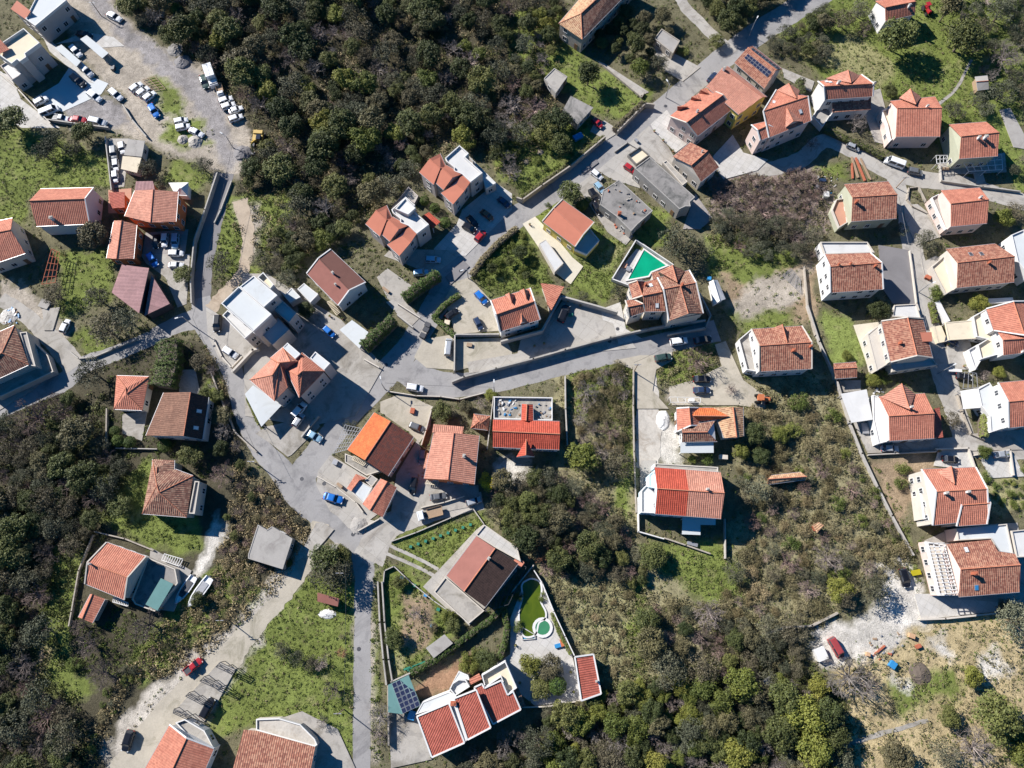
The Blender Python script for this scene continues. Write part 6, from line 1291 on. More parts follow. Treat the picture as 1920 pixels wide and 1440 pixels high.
W_('garden_wall', 'short wall between the dirt strip and the grey gravel yard', 'wall', 'A0', [(690, 590), (740, 670), (820, 765)], 1.0, .3, 'kerbwall')
W_('garden_wall', 'long wall beside the row of parked white cars behind the shelter', 'wall', 'A0', [(590, 770), (625, 1065)], 1.3, .25, 'kerbwall')
W_('retaining_wall', 'wall on the left side of the straight shaded lane', 'wall', 'A0', [(1220, 970), (1150, 1180), (1090, 1350), (1070, 1560), (1075, 1700)], 1.7, .3, 'kerbwall')
W_('garden_wall', 'low kerb wall on the right side of the straight shaded lane', 'wall', 'A0', [(1300, 1020), (1240, 1180), (1205, 1250)], .6, .25, 'kerbwall')
W_('garden_wall', 'curved low wall round the grassy bank beside the left-hand lane', 'wall', 'B0', [(395, 540), (440, 575), (520, 570), (640, 520), (760, 470)], .7, .25, 'kerbwall')
W_('retaining_wall', 'stone wall on the meadow side of the upper road', 'wall', 'A2', [(520, 770), (330, 930), (170, 1040), (60, 1120), (30, 1110)], 1.8, .35, 'stonewall')
W_('retaining_wall', 'stone wall between the orchard and the upper road', 'wall', 'A2', [(595, 735), (750, 580), (800, 585)], 1.8, .35, 'stonewall')
W_('garden_wall', 'stone wall along the lane edge of the shady lower garden', 'wall', 'B0', [(1440, 1100), (1320, 990), (1240, 800), (1180, 640)], .9, .3, 'stonewall')
W_('garden_wall', 'wall from the ivy hedge down past the small pyramid-roofed house', 'wall', 'B0', [(598, 860), (595, 1070)], 1.0, .25, 'stonewall')
W_('garden_wall', 'low wall in front of the two round bushes', 'wall', 'B0', [(650, 1080), (880, 1085)], .8, .2, 'kerbwall')
W_('retaining_wall', 'pale wall beside the driveway under the orange hip-roofed house', 'wall', 'V1', [(745, 1430), (880, 1260)], 1.2, .35, 'conc_pave')
W_('retaining_wall', 'curved pale wall of the ramp by the tall modern white block', 'wall', 'V1', [(160, 880), (330, 700), (370, 690)], 1.5, .5, 'offwhite')
W_('garden_wall', 'low pale kerb by the white car on the forecourt', 'wall', 'V1', [(0, 610), (70, 760), (150, 850), (235, 760)], .6, .3, 'offwhite')
W_('garden_wall', 'wall below the tall hedge beside the white carport', 'wall', 'B1', [(610, 580), (690, 625)], .8, .3, 'offwhite')
W_('gate_pier', 'stone gateway walls between the two halves of the tall hedge', 'wall', 'B1', [(795, 330), (880, 398)], 1.4, .3, 'kerbwall')
W_('garden_wall', 'wall along the far side of the gateway in the tall hedge', 'wall', 'B1', [(800, 268), (920, 345)], 1.2, .25, 'offwhite')
W_('garden_wall', 'kerb wall between the main road and the rounded bare garden', 'wall', 'B1', [(740, 760), (900, 785), (1040, 790), (1145, 805), (1280, 770)], .8, .2, 'offwhite')
W_('garden_wall', 'wall beside the bright orange roof running to the concrete parking', 'wall', 'B1', [(990, 850), (955, 980), (930, 1060)], .9, .25, 'offwhite')
W_('garden_wall', 'long thin wall right of the scarlet T-shaped roof', 'wall', 'B2', [(300, 675), (302, 860), (312, 1060)], 1.6, .25, 'kerbwall')
W_('garden_wall', 'thin wall left of the scarlet T-shaped roof', 'wall', 'B1', [(1335, 790), (1315, 960), (1300, 1080)], 1.5, .2, 'kerbwall')
W_('garden_wall', 'long low wall on the left of the gravel driveway', 'wall', 'B2', [(685, 640), (683, 840), (688, 1100), (700, 1440)], .9, .25, 'stonewall')
W_('garden_wall', 'white wall round the patch below the two-tone roofed house', 'wall', 'V7', [(75, 960), (80, 1245), (290, 1305)], 1.2, .25, 'white')
W_('garden_wall', 'low stone wall on the slope below the two-tone roofed house', 'wall', 'V7', [(300, 1300), (480, 1360), (680, 1430)], .7, .3, 'stonewall')
W_('garden_wall', 'straight dark wall right of the two-tone roofed house', 'wall', 'C2', [(1200, 40), (1203, 260)], 1.3, .15, 'kerbwall')
W_('retaining_wall', 'long diagonal wall from the walled lawn down the scrub slope', 'wall', 'B3', [(225, 280), (290, 480), (390, 700), (460, 930), (530, 1110), (620, 1300), (700, 1460), (820, 1680)], 1.0, .35, 'kerbwall')
W_('garden_wall', 'wall across the foot of the driveway of the cross-gabled house', 'wall', 'B3', [(570, 1118), (950, 1098), (955, 1085)], .9, .25, 'kerbwall')
W_('garden_wall', 'pale wall round the stone yard with the maroon black car', 'wall', 'B3', [(950, 1085), (1130, 1080), (1175, 1210)], 1.0, .3, 'offwhite')
W_('garden_wall', 'wall between the right-hand lane and the silver car yard', 'wall', 'B3', [(1170, 1118), (1365, 1090), (1385, 1230)], 1.0, .3, 'offwhite')
W_('garden_wall', 'yellow-lichened stone wall along the right-hand lane by the white awning', 'wall', 'V8', [(520, 890), (570, 1060), (640, 1230), (750, 1280)], .8, .3, 'stonewall')
W_('garden_wall', 'lane-side wall under the white vine frame', 'wall', 'A3', [(970, 925), (978, 1015), (1210, 1048), (1420, 1075)], .8, .25, 'kerbwall')
W_('garden_wall', 'rounded kerb wall of the small planted island in the lane fork', 'wall', 'A3', [(840, 1050), (795, 1055), (785, 1120), (815, 1160), (900, 1200), (970, 1330)], .6, .25, 'stonewall')
W_('garden_wall', 'short wall right of the planted island', 'wall', 'A3', [(850, 1050), (890, 1130), (920, 1150)], .8, .25, 'stonewall')
W_('garden_wall', 'wall left of the empty asphalt parking', 'wall', 'B3', [(205, 60), (225, 280), (270, 440)], .9, .3, 'stonewall')
W_('garden_wall', 'pale wall on the lane side of the asphalt parking', 'wall', 'B3', [(800, -30), (838, 265), (865, 350)], .8, .25, 'offwhite')
W_('retaining_wall', 'left channel wall of the long concrete drain by the straight lane', 'wall', 'C1', [(684, 395), (695, 620), (715, 830), (732, 970)], 1.0, .3, 'conc_pave')
W_('retaining_wall', 'right channel wall of the long concrete drain by the straight lane', 'wall', 'C1', [(708, 395), (722, 620), (745, 830), (765, 950)], 1.0, .3, 'conc_pave')
W_('garden_wall', 'wall from the drain round the top of the walled garden', 'wall', 'C1', [(715, 400), (722, 330), (775, 305), (870, 395), (1000, 500), (1080, 555)], .8, .2, 'kerbwall')
W_('garden_wall', 'wall above the vine lawn along the concrete lane', 'wall', 'C1', [(760, 165), (900, 115), (1100, 30), (1220, -20), (1280, 65)], .6, .2, 'kerbwall')
W_('garden_wall', 'low wall under the clipped hedge of the walled garden', 'wall', 'C1', [(760, 955), (870, 905), (1010, 830), (1200, 690), (1330, 590), (1440, 450), (1560, 300)], 1.0, .25, 'kerbwall')
W_('garden_wall', 'white wall between the pool terrace and the dry meadow', 'wall', 'C2', [(125, 330), (170, 400), (235, 560), (300, 700), (350, 805)], 1.6, .2, 'white')
W_('garden_wall', 'white wall between the pool house and the villa drive', 'wall', 'C2', [(60, 1100), (200, 1095), (385, 1062)], .9, .2, 'offwhite')
W_('retaining_wall', 'pale wall at the foot of the stone paved drive in the lower right', 'wall', 'C3', [(860, 605), (1000, 600), (1290, 570), (1420, 545)], 1.0, .3, 'offwhite')
W_('retaining_wall', 'broken stone wall by the white rubble yard', 'wall', 'C3', [(0, 685), (90, 650), (250, 640), (390, 570)], .8, .4, 'stonewall')
W_('garden_wall', 'curving stone wall below the house with the teal sail', 'wall', 'C0', [(530, 110), (700, 150), (860, 215)], .8, .25, 'stonewall')
W_('garden_wall', 'stone wall left of the house with the teal sail', 'wall', 'C0', [(520, 130), (440, 330), (400, 560), (385, 640)], .9, .25, 'stonewall')
W_('garden_wall', 'roadside wall of the small L-shaped house yard', 'wall', 'B1', [(345, 1240), (450, 1300), (560, 1385), (600, 1440)], .8, .2, 'offwhite')
W_('garden_wall', 'pale wall between the bright blue car and the main road', 'wall', 'C1', [(575, 105), (690, 40)], .8, .25, 'offwhite')
W_('garden_wall', 'wall below the yard of the salmon and red roof', 'wall', 'B1', [(930, 1415), (1060, 1385), (1170, 1350)], .7, .2, 'offwhite')
W_('garden_wall', 'wall beside the teal-roofed carport', 'wall', 'C1', [(742, 980), (745, 1310)], 1.4, .3, 'stonewall')
W_('garden_wall', 'stone wall up the edge of the orchard path', 'wall', 'A2', [(490, 345), (730, 545), (745, 520)], .7, .2, 'stonewall')
W_('garden_wall', 'pale wall above the green drive-in tank', 'wall', 'A2', [(580, 850), (650, 800), (700, 830)], .7, .2, 'kerbwall')
# ------------------------------------------------------------------ pools
def pool(name, label, v, pts, mat, z=.12, rim='white', rw=.35, loop=True):
    w_ = [PV(v, p, .3) for p in pts]; c = centroid(w_); gz = ground_z(c.x, c.y); r = empty(name, (c.x, c.y, 0)); tag(r, label, 'swimming pool'); KEEP.append([(q.x, q.y) for q in w_])
    out = [(q.x, q.y) for q in w_]; m = MB(); m.prism(out, -.05, gz + z); m.build('water', mat, r)
    m = MB(); n = len(w_); o1, o2 = inset(out, -rw * .6), inset(out, rw * .4); t = gz + .26
    for i in range(n):
        j = (i + 1) % n; A, B_, C_, D = o1[i], o1[j], o2[j], o2[i]
        m.face([(q.x, q.y, t) for q in (A, B_, C_, D)]); m.face([(A.x, A.y, 0), (B_.x, B_.y, 0), (B_.x, B_.y, t), (A.x, A.y, t)]); m.face([(C_.x, C_.y, 0), (D.x, D.y, 0), (D.x, D.y, t), (C_.x, C_.y, t)])
    m.build('coping', rim, r); return r
pool('swimming_pool', 'triangular swimming pool of emerald water on the villa terrace', 'V3', [(440, 178), (725, 380), (530, 458), (500, 510), (235, 558)], 'water_green')
def curve(pts): return smooth([(*p,) for p in pts + [pts[0]]], 5)[:-1]
pool('swimming_pool', 'long kidney shaped pool of algae green water', 'C2', curve([(66, 395), (110, 376), (156, 395), (166, 440), (160, 500), (188, 560), (185, 600), (150, 625), (130, 690), (70, 700), (45, 640), (40, 560), (60, 480), (55, 420)]), 'water_algae')
pool('hot_tub', 'round pale green basin at the foot of the kidney shaped pool', 'C2', [(172 + 48 * math.cos(k * .3927), 650 + 48 * math.sin(k * .3927)) for k in range(16)], 'water_pale', z=.24, rw=.6)
pool('paddling_pool', 'shallow blue tiled corner pool between the kidney pool and the paving', 'C2', [(55, 690), (60, 650), (128, 690), (130, 712), (60, 718)], 'water_blue', z=.05, rim='stone_pave', rw=.15)
# ------------------------------------------------------------------ poles and lamps
def lamp(x, y, label, h=5.0, arm=180, kind='street_lamp', base=True):
    p = P(x, y, 0); r = empty(kind, (p.x, p.y, ground_z(p.x, p.y))); tag(r, label, 'street lamp' if kind == 'street_lamp' else 'utility pole')
    def part(nm, mt, fn):
        m = MB(); fn(m); inst(nm, mesh_of(m, nm, [mt]), r, Matrix())
    part('pole', 'metal' if kind == 'street_lamp' else 'wood', lambda m: m.tube((0, 0, -.2), (0, 0, h), .13, .08, 8))
    if kind == 'street_lamp':
        a = R(arm); e = (math.cos(a) * 1.1, math.sin(a) * 1.1, h + .25); part('arm', 'metal', lambda m: m.bar((0, 0, h - .05), e, .1, .1)); part('lamp_head', 'lampwhite', lambda m: m.bar((e[0] * .8, e[1] * .8, e[2]), (e[0] * 1.5, e[1] * 1.5, e[2] + .05), .28, .16))
    else: part('crossarm', 'metal', lambda m: (m.bar((-.8, 0, h - .3), (.8, 0, h - .3), .12, .12), m.bar((-.5, 0, h - .9), (.5, 0, h - .9), .1, .1)))
for a in ((1248, 183, 'street lamp on the orchard side of the upper road', 5, 120), (878, 522, 'street lamp at the corner of the widened road by the big shadow', 5, 200), (437, 277, 'street lamp beside the dark gravel heap', 5, 150), (361, 610, 'street lamp where the shaded lane meets the left-hand lane', 5.5, 200), (722, 730, 'street lamp at the rounded garden on the central junction', 5, 100), (927, 735, 'street lamp at the kerb left of the scarlet roof', 4.5, 90), (1405, 66, 'street lamp at the top of the upper road', 5, 60), (1757, 701, 'pale street lamp on the right-hand lane by the weathered gable house', 5, 30), (1722, 548, 'street lamp on the lane at the end of the asphalt parking', 4.5, 20)): lamp(*a)
for a in ((1188, 698, 'wooden pole at the mouth of the gravel driveway', 6), (648, 1076, 'wooden pole among the dark trees left of the straight lane', 6), (645, 1330, 'wooden pole on the lower end of the meadow by the lane', 6), (428, 1162, 'wooden pole on the bank above the gravel slope', 5), (1680, 352, 'wooden pole at the upper right lane fork', 5), (484, 872, 'wooden pole at the lane side by the withered arbour', 5), (190, 30, 'thin pole beside the top left corner block', 5)): lamp(*a, kind='utility_pole')
# ------------------------------------------------------------------ pergolas and frames
def pergola(name, label, v, quad, nx, ny, h, mat, th=.09, cat='pergola', posts=True):
    q = [PV(v, p, h) for p in quad]; c = centroid(q); r = empty(name, (c.x, c.y, 0)); tag(r, label, cat)
    def at(a, b): return q[0].lerp(q[1], a).lerp(q[3].lerp(q[2], a), b)
    for i in range(nx + 1):
        m = MB(); m.bar(at(i / nx, 0), at(i / nx, 1), th, th); m.build('beam', mat, r)
    for j in range(ny + 1):
        m = MB(); m.bar(at(0, j / ny) + Vector((0, 0, th)), at(1, j / ny) + Vector((0, 0, th)), th, th); m.build('beam', mat, r)
    if posts:
        for a, b in ((0, 0), (1, 0), (1, 1), (0, 1), (.5, 0), (.5, 1)):
            p = at(a, b); m = MB(); m.tube((p.x, p.y, 0), (p.x, p.y, h), th * .6, th * .6, 6); m.build('post', mat, r)
    return r
pergola('pergola', 'white vine frame in front of the two-chimneyed house', 'A3', [(1085, 895), (1315, 870), (1320, 955), (1130, 965)], 5, 3, 2.5, 'frame')
pergola('pergola', 'small white vine frame left of the two-chimneyed house', 'A3', [(945, 875), (1010, 875), (1005, 915), (950, 920)], 3, 2, 2.5, 'frame')
pergola('pergola', 'white slatted pergola on the terrace of the weathered house with the blue skylight', 'C3', [(900, 175), (990, 175), (1065, 455), (965, 460)], 3, 14, 5.2, 'white', .16, posts=False)
pergola('pergola', 'vine wires over the yard by the bright orange roof', 'B1', [(500, 950), (590, 970), (510, 1090), (435, 1110)], 6, 6, 2.3, 'metal')
pergola('pergola', 'rusty red pipe vine frame left of the grassy slope', 'B0', [(290, -40), (335, -20), (310, 150), (235, 160)], 3, 5, 2.4, 'brick')
pergola('pergola', 'metal vine frame over the shady terrace of the brown roofed house', 'C1', [(1340, 205), (1520, 310), (1420, 520), (1290, 560)], 5, 4, 2.4, 'darkmetal')
pergola('pergola', 'bar frame over the black car beside the right-hand lane', 'V8', [(580, 710), (680, 720), (690, 840), (565, 850)], 3, 1, 2.4, 'metal')
for k, (qd, lb) in enumerate([([(1240, 845), (1325, 885), (1300, 910), (1215, 870)], 'first'), ([(1150, 925), (1255, 980), (1235, 1000), (1125, 950)], 'second'), ([(1065, 1015), (1160, 1065), (1140, 1085), (1045, 1035)], 'third'), ([(980, 1108), (1070, 1145), (1050, 1165), (975, 1130)], 'fourth')]):
    pergola('pergola', lb + ' from the top of the four dark metal frames over the parking strip', 'C0', qd, 1, 3, 2.6, 'darkmetal', .13, 'frame')
pergola('pergola', 'white trellis above the house of patched tile roofs', 'V7', [(340, 110), (600, 115), (600, 155), (350, 155)], 4, 1, 2.3, 'frame')
pergola('trellis', 'pallet-like wooden lattice on the dirt in the upper left', 'A0', [(870, 430), (930, 500), (860, 510), (800, 450)], 5, 2, .25, 'wood', .12, 'lattice', False)
pergola('trellis', 'stack of steel mesh sheets on the scrubby plot', 'B3', [(80, 110), (130, 70), (180, 130), (185, 210)], 9, 3, .25, 'metal', .07, 'steel mesh', False)
pergola('staircase', 'row of stair slats on the grass left of the brown shingled house yard', 'V1', [(960, 300), (1000, 290), (1070, 385), (1040, 410)], 1, 10, 1.0, 'cream_floor', .14, 'stairs', False)
pergola('staircase', 'stair slats below the orange weathered house on the slope', 'C0', [(640, 480), (720, 510), (720, 530), (635, 505)], 9, 1, 1.0, 'white', .14, 'stairs', False)
pergola('staircase', 'striped steps right of the orange weathered house on the slope', 'C0', [(925, 235), (1030, 265), (1010, 305), (910, 270)], 8, 1, .8, 'white', .14, 'stairs', False)
pergola('staircase', 'stair slats under the bright orange gable roof', 'B1', [(550, 1125), (620, 1160), (605, 1180), (540, 1145)], 8, 1, 2.4, 'cream_floor', .12, 'stairs', False)
pergola('staircase', 'steps below the salmon and red roofed house', 'B1', [(960, 1262), (1025, 1270), (1020, 1290), (955, 1280)], 6, 1, 1.0, 'cream_floor', .12, 'stairs', False)
# ------------------------------------------------------------------ heaps, junk and small things
def heap(x, y, rpx, hh, label, mat, v='N', name='heap', cat='heap', sy=1.0):
    n_ = nat(v, (x, y)); p = P(*n_, 0); hh *= .9; r = rpx / V[v][2] / 6.6; rg = np.random.default_rng(int(x + y)); m = MB(); K = 18; J = 6; rings = []
    for j in range(J + 1):
        f = j / J; row = []
        for i in range(K):
            a = 2 * math.pi * i / K; q = r * (1 - f) ** .8 * (1 + rg.uniform(-.12, .12)); row.append((p.x + q * math.cos(a), p.y + q * math.sin(a) * sy, ground_z(p.x, p.y) - .05 + hh * (f ** .8) * (1 + rg.uniform(-.1, .1))))
        rings.append(row)
    for rw in rings: m.v += rw
    for j in range(J):
        for i in range(K): a_ = j * K + i; b_ = j * K + (i + 1) % K; m.f.append((a_, b_, b_ + K, a_ + K)); m.m.append(0)
    m.f.append(tuple(J * K + i for i in range(K))); m.m.append(0)
    o = m.build(name, mat, None, loc=(p.x, p.y, 0)); return tag(o, label, cat)
heap(1365, 862, 48, 1.3, 'dark grey gravel heap near the yellow excavator', 'asphalt_dark', 'A0', 'gravel_heap')
heap(1028, 785, 30, .9, 'left of the two pale gravel heaps on the grassy triangle', 'conc_pave', 'A0', 'gravel_heap')
heap(1100, 797, 42, 1.1, 'right of the two pale gravel heaps on the grassy triangle', 'conc_pave', 'A0', 'gravel_heap')
heap(1030, 350, 48, 1.2, 'dark earth heap beside the junction of the dirt roads', 'asphalt_dark', 'A0', 'gravel_heap')
heap(985, 280, 45, .9, 'grey rubble heap at the wood edge', 'concrete_dark', 'A0', 'rubble_heap')
heap(848, 925, 34, .9, 'white rubble heap beside the gravel driveway', 'white', 'B2', 'rubble_heap', sy=1.5)
heap(1590 - 960, 80, 6, .3, 'low debris mound near the walled lawn', 'conc_old', 'B3', 'rubble_heap')
heap(580, 75, 40, .7, 'grey rubble corner by the lower junction', 'concrete', 'C1', 'rubble_heap')
heap(855, 910, 46, .8, 'brown brush heap on the dry meadow', 'bark', 'C3', 'brush_heap')
heap(400, 575, 42, .5, 'scattered white stone heap on the meadow under the red shed', 'white', 'C1', 'rubble_heap', sy=.5)
heap(50, 340, 46, .7, 'white debris heap of sacks above the old-tiled house at the left edge', 'stone_pave', 'B0', 'debris_heap')
heap(160, 855, 18, .5, 'small tan earth mound on the green meadow', 'soilm' if 0 else 'dirt', 'A2', 'earth_mound')
heap(80, 912, 18, .5, 'lower small earth mound on the green meadow', 'dirt', 'A2', 'earth_mound')
heap(1100, 1030, 1, .1, 'tiny stone mound by the scarlet roof', 'stone_pave', 'B2', 'rubble_heap')
def crate(v, x, y, w_, d_, h_, rot, mat, label, name='crate', cat='crate'):
    p = PV(v, (x, y), h_); gz = ground_z(p.x, p.y); m = MB(); s = 1 / V[v][2] / 8.2; a = -R(rot)
    m.box((p.x, p.y, gz + h_ / 2), (w_ * s, d_ * s, h_), a); m.box((p.x, p.y, gz + h_ + .03), (w_ * s + .08, d_ * s + .08, .06), a); m.box((p.x, p.y, gz + h_ * .5), (w_ * s + .04, d_ * s * .3, h_ * .9), a)
    o = m.build(name, mat, None, loc=(p.x, p.y, 0)); return tag(o, label, cat)
crate('C3', 705, 860, 30, 34, .9, 40, 'blue', 'bright blue tarpaulin bundle on the dry meadow', 'tarpaulin', 'tarpaulin')
crate('C3', 812, 697, 28, 22, .8, 20, 'tile_pale', 'orange cement mixer cover by the rubble', 'mixer', 'mixer')
crate('C3', 848, 755, 16, 26, .6, 70, 'brick', 'rusty red machine part below the orange cover', 'scrap', 'scrap')
crate('C3', 565, 800, 18, 18, .7, 10, 'tile_pale', 'orange and white bin beside the white rubble yard', 'bin', 'bin')
crate('C3', 630, 775, 70, 7, .3, -35, 'brick', 'long rusty beam on the dirt', 'beam', 'beam')
crate('C3', 300, 800, 55, 60, 1.2, -20, 'white', 'white sheeted trailer beside the faded red van', 'trailer', 'trailer')
crate('A2', 372, 765, 60, 35, .9, -30, 'blue', 'blue tarpaulin over a load under the trees by the barn', 'tarpaulin', 'tarpaulin')
crate('V4', 238, 645, 50, 60, 1.0, 15, 'blue', 'blue covered trailer behind the solar carport', 'tarpaulin', 'tarpaulin')
crate('C2', 262, 750, 40, 18, .4, -15, 'water_blue' if 0 else 'blue', 'turquoise sun lounger on the pool terrace', 'sun_lounger', 'lounger')
crate('C2', 282, 735, 18, 34, .5, -15, 'orange', 'red plastic chair on the pool terrace', 'garden_chair', 'chair')
crate('V3', 252, 420, 60, 60, .5, 20, 'metal', 'grey folding table set on the emerald pool terrace', 'garden_table', 'table')
crate('V3', 205, 378, 50, 60, .5, 25, 'terracotta', 'brown lounger on the emerald pool terrace', 'sun_lounger', 'lounger')
crate('V3', 1245, 532, 45, 40, .8, 10, 'blue', 'blue water drum behind the white arched hut', 'drum', 'drum')
crate('C3', 835, 340, 46, 26, .5, -10, 'leaf_yellow', 'yellow tarpaulin beside the black car on the white gravel', 'tarpaulin', 'tarpaulin')
crate('A0', 632, 378, 22, 30, .9, 0, 'darkmetal', 'small dark tank on the pale dirt by the canopies', 'tank', 'tank')
crate('V8', 880, 105, 230, 42, .9, -3, 'white', 'long white roll of sheeting in the garden by the right-hand villa', 'sheeting_roll', 'roll')
crate('V8', 390, 200, 50, 200, 1.2, -18, 'white', 'long white covered boat beside the right-hand lane', 'covered_boat', 'boat cover')
crate('V8', 365, 390, 90, 150, .9, -12, 'cream_floor', 'beige covered trailer beside the stained carport', 'covered_trailer', 'trailer')
crate('V8', 500, 695, 110, 24, .8, 4, 'white', 'white covered dinghy across the end of the drive', 'covered_dinghy', 'boat cover')
crate('B1', 950, 415, 34, 95, 1.0, 25, 'conc_pave', 'row of grey bin shelters beside the main road', 'bin_shelter', 'bin shelter')
for k, (x, y) in enumerate(((965, 385), (955, 412), (938, 445))): crate('B1', x, y, 32, 26, 1.3, 25, 'darkmetal', 'dark waste bin in the roadside bin shelter', 'waste_bin', 'bin')['group'] = 'waste bins in the roadside shelter'
crate('B1', 1075, 372, 30, 26, .7, 10, 'cream_floor', 'pale box by the shaded black car', 'box', 'box')
crate('C3', 15, 975, 75, 65, 1.6, -30, 'metal', 'corrugated grey hut roof at the edge of the lower wood', 'hut', 'hut')
crate('C2', 1015, 180, 55, 16, .5, 15, 'metal', 'grey garden bench below the two-tone roofed house', 'bench', 'bench')
crate('B2', 1190, 1130, 45, 22, 1.0, 5, 'offwhite', 'small pale stone hut roof by the path', 'hut', 'hut')
crate('A3', 330, 1090, 30, 36, 1.0, 5, 'white', 'white cupboard in the junk yard beside the scaffolded house', 'cupboard', 'cupboard')
crate('A3', 280, 1050, 26, 22, .6, 40, 'metal', 'grey appliance in the junk yard beside the scaffolded house', 'appliance', 'appliance')
crate('A3', 310, 1012, 36, 20, .7, 0, 'car_navy', 'dark blue box in the junk yard beside the scaffolded house', 'box', 'box')
for k, (x, y, w_, d_, a, mt) in enumerate(((490, 940, 10, 150, -8, 'wood'), (520, 950, 10, 170, -12, 'brick'), (550, 950, 8, 160, -15, 'wood'), (475, 960, 8, 110, 5, 'brick'))): crate('A3', x, y, w_, d_, .35, a, mt, 'rusty plank pile above the scaffolded house', 'plank', 'plank')['group'] = 'planks above the scaffolded house'
# debris on the roof terrace of the scarlet house
def litter(v, poly, n, z, seed, label, group, mats=('white', 'metal', 'wood', 'conc_pave', 'blue'), smax=.9):
    rg = random.Random(seed); xs = [p[0] for p in poly]; ys = [p[1] for p in poly]; k = 0
    while k < n:
        x, y = rg.uniform(min(xs), max(xs)), rg.uniform(min(ys), max(ys))
        if not inpoly(x, y, poly): continue
        p = PV(v, (x, y), z); m = MB(); a, b, c = rg.uniform(.15, smax), rg.uniform(.12, .4), rg.uniform(.08, .35); rz = rg.uniform(0, 3.1)
        gz = z if z > 1 else ground_z(p.x, p.y)
        m.box((p.x, p.y, gz + c / 2), (a, b, c), rz); m.box((p.x + .1, p.y + .08, gz + c), (a * .6, b * .7, .1), rz + .5); o = m.build('scrap_piece', rg.choice(mats), None, loc=(p.x, p.y, 0)); tag(o, label, 'scrap', group); k += 1
litter('B2', [(-90, 805), (48, 810), (45, 900), (-90, 895)], 26, 2.5, 1, 'scrap on the left half of the scarlet house roof terrace', 'scrap on the left roof terrace')
litter('B2', [(130, 815), (215, 815), (215, 910), (130, 910)], 14, 2.5, 2, 'scrap on the right half of the scarlet house roof terrace', 'scrap on the right roof terrace')
litter('B0', [(0, 290), (100, 290), (110, 370), (20, 390)], 30, .5, 3, 'white sack or board on the debris heap at the left edge', 'rubbish on the debris heap', smax=1.2)
litter('A3', [(260, 990), (400, 1000), (380, 1180), (290, 1160)], 22, .05, 4, 'junk item strewn left of the scaffolded house', 'junk left of the scaffolded house')
litter('C3', [(560, 700), (760, 680), (760, 840), (560, 830)], 20, .05, 5, 'small scrap on the dirt around the blue bundle', 'scrap around the blue bundle', ('brick', 'wood', 'conc_pave', 'metal'))
# green vegetable netting, plant pots along the vine rows
for i in range(9):
    crate('C1', 870 + i * 42, 195 - i * 15.5, 13, 13, .4, 10, 'green', 'dark green planter in the row across the vine lawn', 'planter', 'planter')['group'] = 'planters across the vine lawn'
for i, (x, y) in enumerate(((820, 370), (890, 412), (953, 468), (1025, 548), (990, 640))): crate('C1', x, y, 16, 14, .5, 20, 'green' if i % 2 else 'blue', 'small water barrel in the walled garden', 'barrel', 'barrel')['group'] = 'barrels in the walled garden'
for i in range(8):
    crate('C1', 850 + i * 14 + (i % 2) * 6, 880 - i * 5 + (i % 3) * 8, 9, 34, .5, 70, 'green', 'green netting roll at the foot of the walled garden', 'netting_roll', 'netting')['group'] = 'green netting rolls in the walled garden'
# ------------------------------------------------------------------ hedges
def hedge(name, label, v, pts, w_, h, mat='leaf_hedge', seed=1, cat='hedge'):
    p = [PV(v, q, h) for q in pts]; rng = np.random.default_rng(seed); C_, N_ = [], []; r = empty(name, (p[0].x, p[0].y, 0)); tag(r, label, cat); core = MB()
    for a_, b_ in zip(p, p[1:]):
        L = (b_ - a_).length; d = np.array((b_ - a_) / L); s = np.array([-d[1], d[0], 0]); n = int(L * 190 * (w_ + h * .6) / 2.2)
        core.bar(Vector((a_.x, a_.y, h * .45)), Vector((b_.x, b_.y, h * .45)), w_ * .8, h * .85)
        t = rng.uniform(-.3, L + .3, n); ang = rng.uniform(-.25, math.pi + .25, n); k = 1 + .09 * np.sin(t * 1.7 + ang * 2.2) + .09 * np.sin(t * 3.9 - ang * 3.1 + 1) + .06 * np.sin(t * 7.3 + ang * 5) + rng.uniform(-.16, .08, n)
        cx, cz = np.cos(ang), np.sin(ang); sq = 1 / np.maximum(np.abs(cx), np.abs(cz)) ** .55
        c = np.array(a_) * [1, 1, 0] + d * t[:, None] + s * (cx * sq * k * w_ / 2)[:, None] + np.array([0, 0, 1.0]) * (h * .45 + cz * sq * k * h * .55)[:, None]
        nn = s * cx[:, None] + np.array([0, 0, 1.0]) * (cz + .2)[:, None] + rng.normal(size=(n, 3)) * .5; nn /= np.linalg.norm(nn, axis=1)[:, None]; C_.append(c); N_.append(nn)
    c = np.concatenate(C_) - np.array([p[0].x, p[0].y, 0]); n_ = np.concatenate(N_)
    me = np_mesh('foliage', leaf_arrays(c, n_, rng.uniform(.16, .38, len(c)), rng), 4, [mat], np.clip(rng.normal(.5, .2, len(c)), 0, 1)); inst('foliage', me, r, Matrix())
    core.build('branches', 'bark', r); TREES.append((p[0].x, p[0].y, .5)); return r
hedge('hedge', 'tall dark hedge along the main road below the gateway', 'B1', [(600, 500), (700, 405), (765, 345)], 2.6, 4.4, seed=2)
hedge('hedge', 'tall dark hedge along the main road above the gateway', 'B1', [(830, 225), (930, 150), (1020, 90)], 2.4, 4.0, seed=3)
hedge('hedge', 'big ivy covered hedge mound beside the small pyramid-roofed house', 'B0', [(935, 470), (935, 600), (900, 720)], 5.4, 4.2, seed=4)
hedge('hedge', 'thin clipped hedge along the villa garden wall', 'C1', [(880, 905), (1010, 830), (1190, 700), (1330, 600), (1440, 470)], 1.3, 1.6, seed=5)
hedge('hedge', 'curving clipped hedge between the villa garden and the kidney pool', 'C1', [(1395, 560), (1415, 650), (1400, 740), (1370, 820)], 1.3, 1.6, seed=6)
